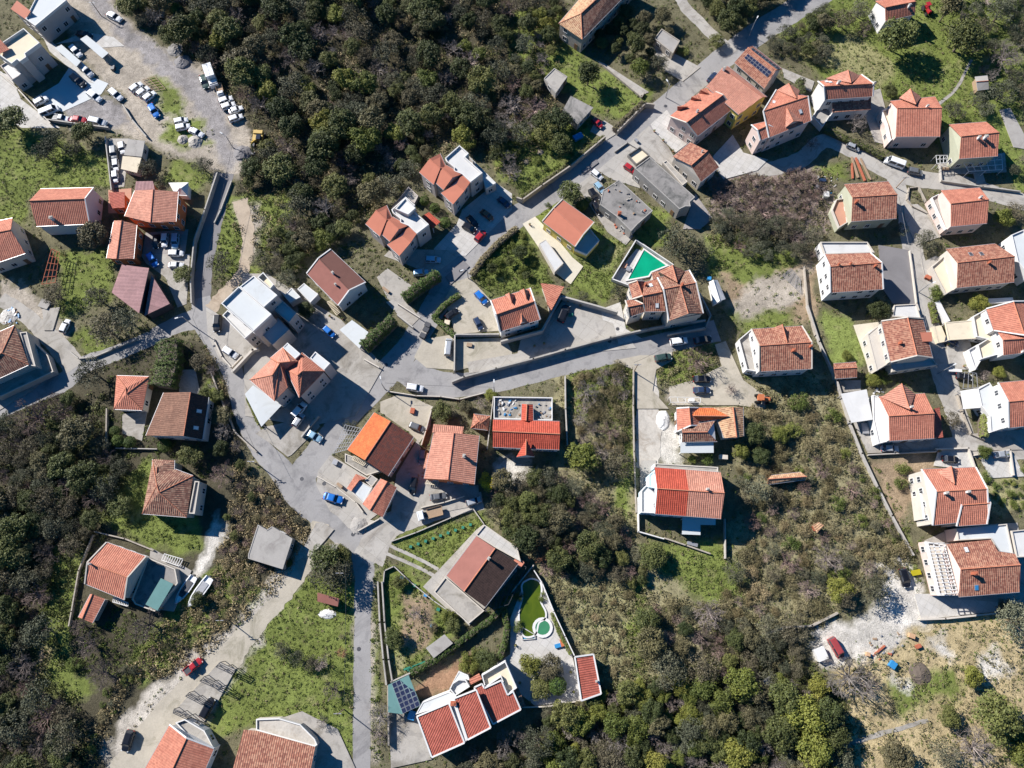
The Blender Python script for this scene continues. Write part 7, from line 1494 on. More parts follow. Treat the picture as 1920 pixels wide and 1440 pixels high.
hedge('hedge', 'dark hedge on the meadow side of the upper road', 'A2', [(515, 765), (330, 910), (150, 1040), (60, 1105)], 1.2, 1.7, 'leaf_ever', seed=7)
hedge('hedge', 'dark hedge at the lower edge of the orchard', 'A2', [(580, 720), (740, 570)], 1.6, 2.0, 'leaf_ever', seed=8)
hedge('hedge', 'roadside hedge beside the half hidden black car', 'B1', [(1140, 215), (1060, 270), (1000, 340), (1110, 440)], 1.3, 1.4, seed=9)
hedge('hedge', 'lane hedge below the orange house with the roof hatch', 'A3', [(330, 720), (440, 770), (560, 820), (650, 870)], 1.6, 1.6, 'leaf_ever', seed=10)
hedge('hedge', 'dark narrow hedge column left of the orange house with the roof hatch', 'A3', [(190, 440), (192, 520)], 2.2, 2.8, 'leaf_ever', seed=11)
hedge('hedge', 'rough hedge beside the widened road', 'V6', [(1660, 900), (1450, 1070), (1300, 1230), (1180, 1400)], 1.5, 1.4, 'leaf_dry', seed=12)
hedge('hedge', 'bright turf strip hedge on the white terrace at the right edge', 'V8', [(760, 1010), (765, 1120), (765, 1240)], 1.2, 2.6, 'leaf_grass', seed=13)
hedge('hedge', 'pale climbing hedge beside the long white covered boat', 'V8', [(310, 120), (330, 200), (345, 280)], 1.3, 1.5, 'leaf_green', seed=14)
hedge('hedge', 'green creeper along the pool terrace wall', 'C2', [(230, 570), (265, 670), (330, 790)], 1.0, 1.2, 'leaf_green', seed=15)
hedge('hedge', 'creeper edge of the pale canopy by the left lane', 'V1', [(285, 1110), (340, 1230), (380, 1320)], .9, 1.2, 'leaf_green', seed=16)
# small belongings in the yards and on the terraces
def pots(v, pts, label, group, name='flower_pot', mat='terracotta', plant_='leaf_green', r=.22):
    for x, y in pts:
        p = PV(v, (x, y), .3); gz = ground_z(p.x, p.y); o = empty(name, (p.x, p.y, gz)); tag(o, label, 'plant pot', group)
        def mk():
            m = MB(); m.tube((0, 0, 0), (0, 0, .35), r * .8, r, 10); a = mesh_of(m, 'pot', [mat]); rg = np.random.default_rng(3)
            d = rg.normal(size=(60, 3)); d /= np.linalg.norm(d, axis=1)[:, None]; c = d * .32 + [0, 0, .6]; return a, np_mesh('leaves', leaf_arrays(c, d, rg.uniform(.1, .25, 60), rg), 4, [plant_], rg.uniform(.2, .8, 60))
        a, b = _shared('pot' + mat, mk); inst('pot', a, o, Matrix()); inst('leaves', b, o, Matrix())
pots('V9', [(1330, 470), (1420, 490), (1010, 1040), (880, 1075), (1500, 530)], 'flower pot along the edges of the big concrete yard', 'pots of the big concrete yard')
pots('V1', [(1050, 400), (1090, 440), (985, 420), (700, 250), (560, 1190), (860, 1290)], 'flower pot in the yards around the orange hip-roofed house', 'pots around the orange hip-roofed house')
pots('A2', [(100, 1265), (180, 1290), (800, 740), (850, 790), (905, 850), (220, 1500)], 'flower pot beside the upper drives', 'pots beside the upper drives')
pots('C2', [(20, 750), (45, 960), (100, 1070), (330, 900), (345, 1010), (250, 1060)], 'flower pot on the pool terrace', 'pots on the pool terrace')
pots('B3', [(1010, 500), (1100, 620), (600, 960), (640, 1090), (1190, 1140), (1340, 1120), (960, 1100)], 'flower pot in the yards beside the right-hand lane', 'pots beside the right-hand lane')
for k, (v, x, y, w_, d_, h_, a, mt, lb, nm, ct) in enumerate((
 ('B1', 730, 190, 50, 14, .5, 40, 'wood', 'wooden bench in the small yard beside the brown shingled house', 'bench', 'bench'), ('B1', 445, 1160, 26, 26, .7, 20, 'metal', 'grey water tank on the pale concrete by the bright blue car', 'water_tank', 'tank'),
 ('B1', 470, 1290, 34, 14, .8, 40, 'wood', 'log pile by the small L-shaped house', 'log_pile', 'logs'), ('B1', 880, 870, 22, 30, .6, 10, 'brick', 'stack of tiles on the concrete behind the bright orange roof', 'tile_stack', 'tiles'),
 ('B2', 330, 330, 24, 14, .7, 0, 'green', 'green garden box on the big concrete yard', 'garden_box', 'box'), ('B1', 1200, 500, 30, 20, .4, 10, 'wood', 'pallet in the sunken dirt plot', 'pallet', 'pallet'),
 ('A2', 700, 790, 26, 14, .6, 50, 'metal', 'grey rack on the upper concrete yard', 'rack', 'rack'), ('A3', 1000, 950, 40, 14, .5, 0, 'wood', 'garden bench under the white vine frame', 'bench', 'bench'),
 ('B3', 900, 120, 30, 22, .7, 30, 'brick', 'red crate in the cream side yard at the lane', 'crate', 'crate'), ('B3', 960, 130, 26, 20, .6, 10, 'wood', 'wooden crate in the cream side yard at the lane', 'crate', 'crate'),
 ('B3', 545, 970, 34, 60, .5, 0, 'metal', 'metal rack frame below the corrugated carport', 'rack', 'rack'), ('B0', 250, 270, 60, 50, .5, 20, 'concrete', 'rough concrete slab where the left lane forks', 'slab', 'slab'),
 ('B2', 1010, 810, 30, 16, .9, 0, 'white', 'white fridge beside the trellis of the patched roof house', 'fridge', 'fridge'), ('C3', 20, 1000, 20, 14, .6, 10, 'wood', 'wooden pallet by the corrugated grey hut', 'pallet', 'pallet'))): crate(v, x, y, w_, d_, h_, a, mt, lb, nm, ct)
litter('A2', [(520, 1080), (600, 1020), (770, 1185), (700, 1240), (600, 1180)], 16, 3.75, 8, 'rubble piece on the unfinished concrete slab roof', 'rubble on the unfinished slab roof', ('conc_pave', 'wood', 'concrete_dark', 'brick'), .7)
litter('A2', [(590, 1230), (660, 1280), (640, 1330), (570, 1280)], 10, .05, 9, 'rubble piece beside the unfinished concrete building', 'rubble beside the unfinished building', ('conc_pave', 'wood', 'brick'), .8)
litter('B3', [(600, 750), (640, 740), (645, 780), (585, 800)], 9, .05, 10, 'white furniture piece beside the corrugated carport', 'furniture beside the corrugated carport', ('white', 'metal'), .9)
litter('B1', [(900, 1180), (980, 1240), (920, 1280), (860, 1230)], 6, .05, 11, 'yard item below the salmon and red roof', 'items below the salmon and red roof', ('wood', 'metal', 'brick'), .7)
def cable(a, b, za, zb, label):
    p, q = P(*a, za), P(*b, zb); m = MB(); n = 10; pt = [p.lerp(q, i / n) + Vector((0, 0, -1.2 * 4 * (i / n) * (1 - i / n) * .5)) for i in range(n + 1)]
    for u, v_ in zip(pt, pt[1:]): m.tube(u, v_, .03, .03, 4, cap=False)
    tag(m.build('power_cable', 'darkmetal', None, loc=(p.x, p.y, 0)), label, 'cable')
cable((361, 596), (437, 265), 5.3, 4.9, 'cable along the straight shaded lane to the dark gravel heap'); cable((361, 596), (484, 855), 5.3, 4.9, 'cable from the shaded lane lamp to the pole by the withered arbour')
cable((722, 718), (927, 726), 4.9, 4.4, 'cable over the road between the junction lamp and the lamp by the scarlet roof'); cable((648, 1058), (645, 1315), 5.6, 5.6, 'cable over the lower meadow beside the straight lane')
cable((1188, 680), (1240, 655), 5.6, 3, 'short cable over the mouth of the gravel driveway'); cable((1680, 338), (1757, 690), 4.8, 4.8, 'long cable down the right-hand lane')
variants()
T_ = tree
# trees and bushes that stand out
for a in (
 ('lime_tree', 60, 880, 52, 'round citrus tree on the ground', 0),): pass
T_('round_bush', 665, 1040, 36, 'left of the two round clipped bushes below the pyramid-roofed house', 'round clipped bushes', 'B0', .8)
T_('round_bush', 728, 1048, 36, 'right of the two round clipped bushes below the pyramid-roofed house', 'round clipped bushes', 'B0', .8)
T_('round_bush', 645, 985, 30, 'smaller round bush above the two clipped ones', None, 'B0', .8)
T_('round_bush', 925, 1065, 38, 'round clipped bush below the brown roofed house', None, 'B0', .8)
T_('blossom_tree', 1300, 1270, 50, 'small tree full of yellow blossom beside the silver blue car', None, 'B1')
T_('round_bush', 1760, 888, 1, 'tiny bush', None) if 0 else None
T_('lime_tree', 1215, 1103, 40, 'round yellow green bush beside the silver car at the right edge', None, 'B3', .8)
T_('lime_tree', 65, 1005, 52, 'bright yellow green bush on the brown scrub slope', None, 'B3', .9)
T_('green_shrub', 170, 825, 62, 'lone dark green shrub on the scrub slope below the small shed', None, 'B3', 1.2)
T_('green_shrub', 760, 1195, 42, 'upper dark shrub beside the pale blank side wall', None, 'B3', 1.2)
T_('green_shrub', 745, 1275, 42, 'lower dark shrub beside the pale blank side wall', None, 'B3', 1.2)
T_('rusty_tree', 155, 225, 52, 'rust coloured withered tree near the kidney pool', None, 'C2')
T_('lime_tree', 110, 860, 55, 'olive green bush at the left of the planted island on the pool terrace', None, 'C2', .9)
T_('evergreen_tree', 215, 870, 58, 'dark bush in the middle of the planted island on the pool terrace', None, 'C2', .7)
T_('round_bush', 255, 975, 46, 'round clipped bush at the right of the planted island on the pool terrace', None, 'C2', .9)
T_('evergreen_tree', 165, 985, 55, 'dark bush at the foot of the planted island on the pool terrace', None, 'C2', .7)
T_('green_shrub', 35, 640, 30, 'spiky palm like plant left of the kidney pool', None, 'C2', 1.3)
T_('green_shrub', 175, 480, 26, 'round dark shrub on the right rim of the kidney pool', None, 'C2', 1.2)
T_('green_shrub', 40, 475, 30, 'dark shrub on the left rim of the kidney pool', None, 'C2', 1.2)
T_('lime_tree', 1195, 850, 50, 'citrus tree at the left in the villa garden', None, 'C1', .9)
T_('evergreen_tree', 1290, 830, 55, 'dark citrus tree at the right in the villa garden', None, 'C1', .7)
T_('lime_tree', 1245, 800, 38, 'small bright citrus in the middle of the villa garden', None, 'C1', .8)
T_('olive_tree', 310, 215, 75, 'large olive beside the lane with the white and black car', None, 'B0')
T_('olive_tree', 550, 240, 80, 'large olive between the lane and the pink hall', None, 'B0')
T_('olive_tree', 600, 415, 95, 'broad dark olive on the grassy bank of the left-hand lane', None, 'B0')
T_('olive_tree', 720, 365, 80, 'olive just below the pink hall', None, 'B0')
T_('olive_tree', 520, 660, 100, 'wide olive overhanging the left-hand lane', None, 'B0')
T_('evergreen_tree', 1030, 105, 52, 'small round tree by the white cars of the shaded yard', None, 'B0', .8)
T_('olive_tree', 1035, 1420, 70, 'olive beside the straight shaded lane', None, 'A0') if 0 else T_('olive_tree', 1240, 45 , 80, 'grey olive right of the straight shaded lane', None, 'B0')
T_('olive_tree', 830, 950, 62, 'grey olive behind the grey shelter', None, 'A0')
T_('olive_tree', 1140, 935, 60, 'grey olive left of the junction of the dirt roads', None, 'A0')
T_('evergreen_tree', 470, 750, 62, 'dark tree below the low wall with the red saloon', None, 'A0')
T_('evergreen_tree', 540, 1340, 75, 'dark tree below the white gabled house', None, 'A0')
T_('evergreen_tree', 60, 680, 85, 'dark tree at the left edge below the white yard', None, 'A0')
T_('olive_tree', 300, 790, 70, 'dark olive over the left meadow', None, 'A0'); T_('olive_tree', 400, 830, 60, 'dark olive right of the others over the left meadow', None, 'A0'); T_('olive_tree', 240, 860, 66, 'grey olive in the middle of the left meadow', None, 'A0')
T_('pink_bare_tree', 1380, 520, 72, 'pink bare tree next to the four white cars', None, 'A0')
T_('pink_bare_tree', 90, 400, 55, 'pink bare tree at the left edge of the big wood', None, 'A1')
T_('bare_tree', 330, 1060 - 1440 + 380 + 40, 1, 'x', None) if 0 else None
for k, (x, y, r) in enumerate(((680, 620, 34), (772, 692, 34), (893, 840, 32))): pass
T_('round_bush', 670, 615, 52, 'highest of the three round trees between the modern blocks', None, 'V6', .9)
T_('round_bush', 780, 690, 58, 'middle of the three round trees between the modern blocks', None, 'V6', .9)
T_('round_bush', 890, 850, 58, 'lowest of the three round trees between the modern blocks', None, 'V6', .9)
T_('evergreen_tree', 1150, 235, 46, 'small dark tree on the corner where the top path meets the road', None, 'A2', .8)
T_('evergreen_tree', 1210, 130, 68, 'dark round tree above the upper road', None, 'A2')
T_('evergreen_tree', 430, 440, 70, 'olive green tree over the orchard grass', None, 'A2')
T_('pink_bare_tree', 125, 600, 98, 'wide bare tree beside the barn', None, 'A2'); T_('bare_tree', 110, 690 , 60, 'smaller bare tree below the wide one beside the barn', None, 'A2')
T_('evergreen_tree', 265, 680, 68, 'dark tree left of the barn', None, 'A2'); T_('evergreen_tree', 280, 830, 66, 'dark tree below the blue tarpaulin', None, 'A2')
T_('lime_tree', 720, 390, 55, 'yellow green tree in the orchard', None, 'A2'); T_('evergreen_tree', 690, 260, 60, 'dark tree in the orchard shade', None, 'A2'); T_('olive_tree', 830, 360, 60, 'grey olive in the orchard by the pale drive', None, 'A2')
T_('green_shrub', 960, 290, 36, 'bush beside the flat terrace shelter', None, 'A2'); T_('evergreen_tree', 320, 1090, 66, 'dark tree above the yellow house with the cream drive', None, 'A2', .8); T_('round_bush', 395, 1155, 34, 'clipped bush behind the yellow house with the cream drive', None, 'A2', .8); T_('round_bush', 428, 1125, 20, 'tiny clipped bush behind the yellow house with the cream drive', None, 'A2', .8)
T_('green_shrub', 200, 1155, 20, 'small shrub at the road corner of the yellow house', None, 'A2')
T_('olive_tree', 925, 1360, 95, 'big grey olive above the emerald pool villa', None, 'A2'); T_('olive_tree', 1060, 1400, 66, 'grey olive right of the big one above the villa', None, 'A2')
T_('olive_tree', 590, 195, 42, 'small olive at the foot of the emerald pool terrace', None, 'B2'); T_('olive_tree', 400, 235, 40, 'small olive on the wall of the big concrete yard', None, 'B2')
T_('evergreen_tree', 720, 215, 120, 'broad evergreen shading the meadow beside the small white top house', None, 'A3', .9)
T_('evergreen_tree', 1090, 230, 115, 'big dark evergreen above the footpath', None, 'A3', .9); T_('evergreen_tree', 1010, 60, 70, 'dark cypress like tree at the top edge', None, 'A3', 1.5)
T_('olive_tree', 420, 110, 68, 'grey olive on the meadow left of the small white top house', None, 'A3'); T_('olive_tree', 520, 60, 60, 'second grey olive near the small white top house', None, 'A3'); T_('dark_bare_tree', 545, 155, 55, 'dark bare tree close to the small white top house', None, 'A3')
T_('olive_tree', 1050, 625, 62, 'wide olive on the meadow above the two-chimneyed house', None, 'A3'); T_('olive_tree', 1180, 560, 60, 'upper olive below the tiny hut', None, 'A3'); T_('olive_tree', 1225, 620, 50, 'lower olive below the tiny hut', None, 'A3')
T_('olive_tree', 1330, 520, 85, 'big olive right of the tiny hut', None, 'A3'); T_('bare_tree', 1340, 310, 105, 'large pale bare tree in the upper right', None, 'A3'); T_('olive_tree', 1310, 70, 85, 'olive at the upper right edge', None, 'A3')
T_('bare_tree', 500, 690, 70, 'pale bare tree below the orange house with the roof hatch', None, 'A3'); T_('pink_bare_tree', 255, 800, 48, 'pink bare tree in the lane bend shade', None, 'A3')
T_('olive_tree', 745, 1290, 42, 'small olive right of the scaffolded house', None, 'A3'); T_('olive_tree', 890, 1350, 60, 'olive below the lane fork', None, 'A3'); T_('lime_tree', 1330, 1230, 62, 'yellow green tree right of the orange house with white parapets', None, 'A3'); T_('olive_tree', 1400, 1190, 60, 'grey tree at the right edge by the lane', None, 'A3')
T_('olive_tree', 1385, 945, 45, 'grey olive at the right edge by the vine frame', None, 'A3'); T_('evergreen_tree', 680, 520, 42, 'dark shrub tree left of the cross-gabled house with stairs', None, 'A3', .8)
T_('evergreen_tree', 620, 310, 62, 'dark citrus tree under the white wall house', None, 'B3', .8); T_('lime_tree', 1175, 270, 55, 'round yellow green tree beside the right-hand villa', None, 'B3', .8); T_('green_shrub', 935, 210, 50, 'rounded shrub on the lane corner', None, 'B3', 1.2); T_('olive_tree', 1030, 920, 55, 'olive at the right end of the bright orange cross-gabled house', None, 'B3')
T_('lime_tree', 590, 695, 42, 'citrus at the small brown tiled shed', None, 'B3', .7); T_('green_shrub', 660, 690, 40, 'shrub below the weathered gable house', None, 'B3'); T_('lime_tree', 445, 560, 32, 'small citrus on the walled lawn', None, 'B3', .7)
T_('lime_tree', 1300, 655, 34, 'bright shrub below the right-hand villa', None, 'B3', .7); T_('bare_tree', 1220, 665, 42, 'thin bare shrub tree below the right-hand villa', None, 'B3')
T_('bare_tree', 420, 760, 85, 'large grey bare tree in the plot right of the scarlet roof', None, 'B2'); T_('bare_tree', 600, 690, 65, 'grey bare tree near the gravel driveway mouth', None, 'B2'); T_('pink_bare_tree', 555, 980, 70, 'pink grey bare tree low in the plot right of the scarlet roof', None, 'B2')
T_('lime_tree', 400, 1130, 82, 'yellow green tree below the plot right of the scarlet roof', None, 'B2'); T_('olive_tree', 600, 1170, 88, 'dark olive left of the two-tone roofed house', None, 'B2'); T_('pink_bare_tree', 1050, 585, 88, 'brown bare thicket tree on the traffic island by the black car', None, 'B2')
T_('bare_tree', 1235, 745, 42, 'pale bare tree in the dirt yard', None, 'B2'); T_('green_shrub', 1095, 1137, 42, 'dark leafy bush under the pale blue front canopy', None, 'B2', 1.3); T_('lime_tree', 1280, 1100, 50, 'bush right of the patched roof house', None, 'B2', .9); T_('evergreen_tree', 1395, 1125, 50, 'dark round bush on the upper scrub slope', None, 'B2', .9); T_('evergreen_tree', 1370, 1000, 62, 'dark bush right of the patched roof house', None, 'B2', .9)
T_('lime_tree', 1010, 1145, 24, 'small bright plant in the front garden of the patched roof house', None, 'B2', .8)
T_('evergreen_tree', 1050, 880, 60, 'dark olive green tree behind the salmon and red roof', None, 'B1', .8); T_('evergreen_tree', 1180, 850, 36, 'dark bush by the old-tiled pavilion', None, 'B1', .8); T_('lime_tree', 1320, 780, 32, 'bright bush at the kerb above the pavilion', None, 'B1', .8); T_('bare_tree', 1260, 820, 52, 'thin bare tree above the pavilion', None, 'B1')
T_('evergreen_tree', 290, 310, 50, 'dark tree between the tall modern block and the brown shingled house', None, 'B1', .8); T_('olive_tree', 165, 130, 62, 'olive above the tall modern white block', None, 'B1'); T_('olive_tree', 530, 960, 40, 'small olive at the corner of the vine wires', None, 'B1')
T_('olive_tree', 425, 360, 105, 'large grey olive over the red sheet-roofed shed', None, 'C1'); T_('evergreen_tree', 390, 260, 80, 'dark tree above the large grey olive', None, 'C1'); T_('evergreen_tree', 490, 240, 50, 'small dark tree beside the straight lane', None, 'C1')
T_('bare_tree', 370, 850, 46, 'thin bare olive on the sloping meadow', None, 'C1'); T_('olive_tree', 145, 780, 44, 'first small olive on the sloping meadow', None, 'C1'); T_('olive_tree', 235, 830, 44, 'second small olive on the sloping meadow', None, 'C1'); T_('olive_tree', 310, 850, 40, 'third small olive on the sloping meadow', None, 'C1')
T_('dark_bare_tree', 430, 1000, 60, 'dark bare tree low on the sloping meadow', None, 'C1'); T_('bare_tree', 375, 1180, 46, 'bare tree beside the concrete drive at the bottom', None, 'C1'); T_('bare_tree', 690, 1160, 80, 'bare tree beside the straight lane', None, 'C1'); T_('bare_tree', 690, 1250, 60, 'bare tree casting branch shadows on the paved yard', None, 'C1'); T_('rusty_tree', 487, 790, 26, 'reddish young tree on the sloping meadow', None, 'C1'); T_('pink_bare_tree', 480, 700, 20, 'small pinkish sapling on the sloping meadow', None, 'C1')
T_('evergreen_tree', 810, 395, 36, 'dark bush at the top of the walled garden', None, 'C1', .8); T_('evergreen_tree', 775, 705, 50, 'dark shrub in the lower walled garden', None, 'C1', .8); T_('lime_tree', 1085, 590, 40, 'olive green bush at the corner of the walled garden', None, 'C1', .8); T_('evergreen_tree', 1110, 640, 40, 'citrus tree by the low greenhouse', None, 'C1', .8); T_('evergreen_tree', 1000, 650, 26, 'small dark tree in the walled garden', None, 'C1', .8); T_('bare_tree', 900, 570, 44, 'small bare fruit tree in the walled garden', None, 'C1'); T_('round_bush', 180, 285, 24, 'small clipped bush by the flat grey garage', None, 'C1', .8)
T_('dark_bare_tree', 820, 640, 100, 'wide bare tree below the house with the teal sail', None, 'C0'); T_('dark_bare_tree', 560, 910, 85, 'bare tree lower on the slope below the teal sail house', None, 'C0'); T_('dark_bare_tree', 490, 750, 80, 'dark bare tree left of the others below the teal sail house', None, 'C0'); T_('dark_bare_tree', 450, 640, 60, 'dark bare tree over the small brown shed', None, 'C0')
T_('olive_tree', 230, 660, 85, 'grey olive on the left slope', None, 'C0'); T_('pink_bare_tree', 240, 1170, 90, 'pinkish bare tree low on the left slope', None, 'C0'); T_('green_shrub', 420, 860, 40, 'broad leafed plant on the left slope', None, 'C0'); T_('pink_bare_tree', 325, 1080, 40, 'small pinkish bare tree on the left slope', None, 'C0')
T_('pink_bare_tree', 1240, 1220, 88, 'withered tangled vine over the arbour', None, 'B0'); T_('bare_tree', 1250, 980, 60, 'grey bare tree right of the brown roofed house', None, 'B0'); T_('olive_tree', 1130, 590, 62, 'dark olive above the brown roofed house', None, 'B0'); T_('bare_tree', 1190, 640, 48, 'bare tree beside the lane above the brown roofed house', None, 'B0'); T_('evergreen_tree', 1075, 1125, 62, 'dark leafy tree behind the old hip-roofed house', None, 'B0', .8)
T_('evergreen_tree', 1240, 900, 55, 'dark tree right of the two skylights', None, 'B0', .8); T_('evergreen_tree', 680, 1410, 60, 'dark green shrub left of the old hip-roofed house', None, 'B0', .8)
T_('pink_bare_tree', 180, 900, 130, 'wide pinkish bare tree on the left wooded slope', None, 'B0'); T_('pink_bare_tree', 340, 880, 80, 'pinkish bare tree right of the wide one on the left wooded slope', None, 'B0'); T_('dark_bare_tree', 590, 1130, 60, 'dark bare tree left of the round clipped bushes', None, 'B0')
T_('evergreen_tree', 790, 250, 70, 'spreading palm like tree below the two-tone roofed house', None, 'C2', .7); T_('bare_tree', 1120, 570, 95, 'silvery bare tree in the middle of the scrub', None, 'C2'); T_('olive_tree', 1245, 330, 62, 'grey olive on the edge of the scrub', None, 'C2'); T_('olive_tree', 880, 890, 88, 'grey olive at the top of the lower wood', None, 'C2'); T_('olive_tree', 1080, 880, 80, 'grey olive right of the other at the top of the lower wood', None, 'C2')
T_('evergreen_tree', 760, 620, 70, 'upper dark green bush beside the grassy track', None, 'C2', .8); T_('evergreen_tree', 770, 730, 75, 'lower dark green bush beside the grassy track', None, 'C2', .8); T_('evergreen_tree', 430, 190, 80, 'dark evergreen above the dry meadow', None, 'C2', .9)
T_('bare_tree', 480, 940, 150, 'big dark bare tree spreading over the rubble', None, 'C3', .8); T_('dark_bare_tree', 560, 960, 90, 'low branch of bare twigs right of the big bare tree', None, 'C3', .6); T_('olive_tree', 600, 450, 85, 'olive shading the white gravel yard', None, 'C3'); T_('lime_tree', 400, 440, 65, 'bright green tree left of the white gravel yard', None, 'C3', .8); T_('olive_tree', 440, 480, 60, 'dark olive between the bright green tree and the gravel yard', None, 'C3')
T_('bare_tree', 345, 260, 90, 'grey bare tree in the scrub near the brick hut', None, 'C3'); T_('olive_tree', 150, 650, 75, 'olive by the broken stone wall', None, 'C3'); T_('olive_tree', 1400, 620, 100, 'olive at the lower right edge', None, 'C3'); T_('lime_tree', 1145, 930, 50, 'small bright tree on the dry meadow', None, 'C3', .9); T_('olive_tree', 1325, 530, 40, 'small olive beside the pale retaining wall', None, 'C3')
T_('evergreen_tree', 1260, 1140, 110, 'broad green tree in the lower right', None, 'C3', .8); T_('lime_tree', 1410, 1300, 90, 'yellow green tree in the lower right corner', None, 'C3', .8); T_('evergreen_tree', 1010, 1150, 50, 'green bush on the dry meadow slope', None, 'C3', .8); T_('evergreen_tree', 730, 1380, 85, 'dark bush beside the stone path at the bottom', None, 'C3', .7); T_('bare_tree', 1180, 1330, 120, 'pale bare thicket at the bottom right', None, 'C3', .8); T_('olive_tree', 990, 1350, 70, 'grey olive thicket at the bottom right', None, 'C3')
T_('lime_tree', 280, 980, 60, 'first yellow green tree at the right end of the lower wood', None, 'C3'); T_('lime_tree', 200, 1150, 95, 'large yellow green tree at the right end of the lower wood', None, 'C3'); T_('evergreen_tree', 330, 1130, 70, 'dark green tree at the right end of the lower wood', None, 'C3')
T_('lime_tree', 240, 1340, 90, 'lowest yellow green tree at the right end of the lower wood', None, 'C3'); T_('evergreen_tree', 60, 1250, 80, 'evergreen left of the large yellow green tree in the lower wood', None, 'C3')
# woods and thickets
FW = 'trees of the large dark wood'
fk = [(34, 'evergreen_tree', 'dark evergreen in the large wood at the top'), (26, 'olive_tree', 'grey green crown in the large wood at the top'), (8, 'lime_tree', 'lighter green crown in the large wood at the top'), (17, 'bare_tree', 'grey leafless crown in the large wood at the top'), (12, 'pink_bare_tree', 'pinkish leafless crown in the large wood at the top')]
grove([(210, -30), (1040, -30), (1040, 60), (990, 130), (960, 200), (1050, 250), (960, 300), (975, 345), (930, 310), (850, 262), (790, 300), (775, 355), (690, 395), (660, 440), (600, 470), (560, 480), (560, 380), (520, 360), (450, 355), (455, 300), (505, 280), (500, 240), (480, 180), (440, 160), (400, 130), (340, 100), (300, 60), (250, 50)], 4.2, (1.4, 3.9), fk, 3, FW, 14000, nmax=300)
grove([(545, 360), (580, 380), (580, 500), (520, 530), (485, 495), (530, 440)], 3.6, (1.6, 2.6), [(3, 'evergreen_tree', 'dark tree at the edge of the dirt track glade'), (2, 'olive_tree', 'grey olive at the edge of the dirt track glade'), (1, 'bare_tree', 'bare tree at the edge of the dirt track glade')], 4, 'trees around the dirt track glade', 1500)
grove([(-30, 920), (60, 900), (100, 840), (130, 740), (240, 880), (170, 1000), (110, 1060), (60, 1180), (70, 1280), (130, 1320), (160, 1440), (-30, 1470)], 4.2, (1.3, 3.6), [(5, 'evergreen_tree', 'dark evergreen on the left wooded slope'), (5, 'olive_tree', 'grey olive on the left wooded slope'), (2, 'dark_bare_tree', 'dark leafless tree on the left wooded slope'), (1, 'pink_bare_tree', 'pinkish leafless tree on the left wooded slope')], 5, 'trees of the left wooded slope', 7000)
grove([(-20, 770), (150, 745), (190, 820), (60, 900), (-20, 910)], 4, (1.8, 3.0), [(2, 'olive_tree', 'grey olive at the top of the left slope'), (2, 'dark_bare_tree', 'dark leafless tree at the top of the left slope')], 15, 'trees at the top of the left slope', 2000)
grove([(850, 1450), (860, 1420), (1000, 1370), (1030, 1325), (1150, 1290), (1240, 1270), (1330, 1290), (1420, 1260), (1500, 1290), (1560, 1330), (1570, 1450)], 4.0, (1.2, 3.4), [(5, 'evergreen_tree', 'dark evergreen in the lower wood'), (4, 'lime_tree', 'yellow green crown in the lower wood'), (2, 'olive_tree', 'grey olive in the lower wood'), (2, 'bare_tree', 'leafless crown in the lower wood')], 6, 'trees of the lower wood', 9000)
grove([(1210, 1190), (1330, 1150), (1480, 1180), (1500, 1290), (1350, 1290), (1220, 1280)], 4.2, (1.5, 2.7), [(4, 'olive_tree', 'grey olive above the lower wood'), (2, 'evergreen_tree', 'evergreen above the lower wood'), (4, 'pink_bare_tree', 'pinkish bare crown above the lower wood')], 7, 'trees above the lower wood', 3000)
grove([(900, 900), (1040, 880), (1150, 960), (1200, 1050), (1170, 1090), (1040, 1080), (985, 1030), (930, 980)], 3.6, (1.5, 2.8), [(5, 'evergreen_tree', 'evergreen in the thicket below the scarlet roof'), (4, 'olive_tree', 'grey olive in the thicket below the scarlet roof'), (4, 'pink_bare_tree', 'bare crown in the thicket below the scarlet roof')], 8, 'thicket below the scarlet roof', 5000)
grove([(1080, 700), (1170, 690), (1165, 860), (1130, 900), (1090, 830)], 3.6, (1.6, 3.0), [(2, 'bramble_shrub', 'brown bramble in the plot right of the scarlet roof'), (3, 'bare_tree', 'bare crown in the plot right of the scarlet roof')], 9, 'thicket right of the scarlet roof', 2500)
grove([(1330, 320), (1500, 315), (1540, 360), (1500, 420), (1400, 400), (1340, 380)], 3.4, (1.6, 2.8), [(1, 'pink_bare_tree', 'pinkish bare crown in the thicket beyond the concrete building')], 10, 'pink bare thicket', 3000)
grove([(1330, 400), (1500, 420), (1540, 470), (1500, 490), (1400, 480), (1350, 450)], 3.4, (1.6, 2.6), [(3, 'olive_tree', 'grey olive below the pink thicket'), (1, 'pink_bare_tree', 'bare crown below the pink thicket')], 11, 'olives below the pink thicket', 3000)
grove([(1430, 60), (1520, 30), (1550, 10), (1540, 130), (1490, 100), (1450, 110)], 3.4, (1.4, 2.4), [(3, 'olive_tree', 'grey olive above the solar roof'), (2, 'evergreen_tree', 'dark bush above the solar roof')], 12, 'shrubs above the solar roof', 2500)
grove([(1310, 0), (1440, 0), (1500, -20), (1400, 60), (1350, 70)], 3.6, (1.8, 2.8), [(1, 'evergreen_tree', 'dark evergreen between the top path and the road')], 13, 'trees between the top path and the road', 2000)
grove([(1780, 0), (1920, -20), (1920, 200), (1850, 150), (1800, 120)], 4.2, (1.7, 2.8), [(2, 'olive_tree', 'grey olive in the upper right corner'), (1, 'bare_tree', 'bare crown in the upper right corner')], 14, 'trees in the upper right corner', 2000)
grove([(180, -30), (240, -30), (300, 60), (420, 120), (380, 60), (330, 0)], 3.4, (1.4, 2.4), [(1, 'bare_tree', 'bare tree beside the top left road'), (1, 'evergreen_tree', 'evergreen beside the top left road')], 16, 'trees beside the top left road', 1500)
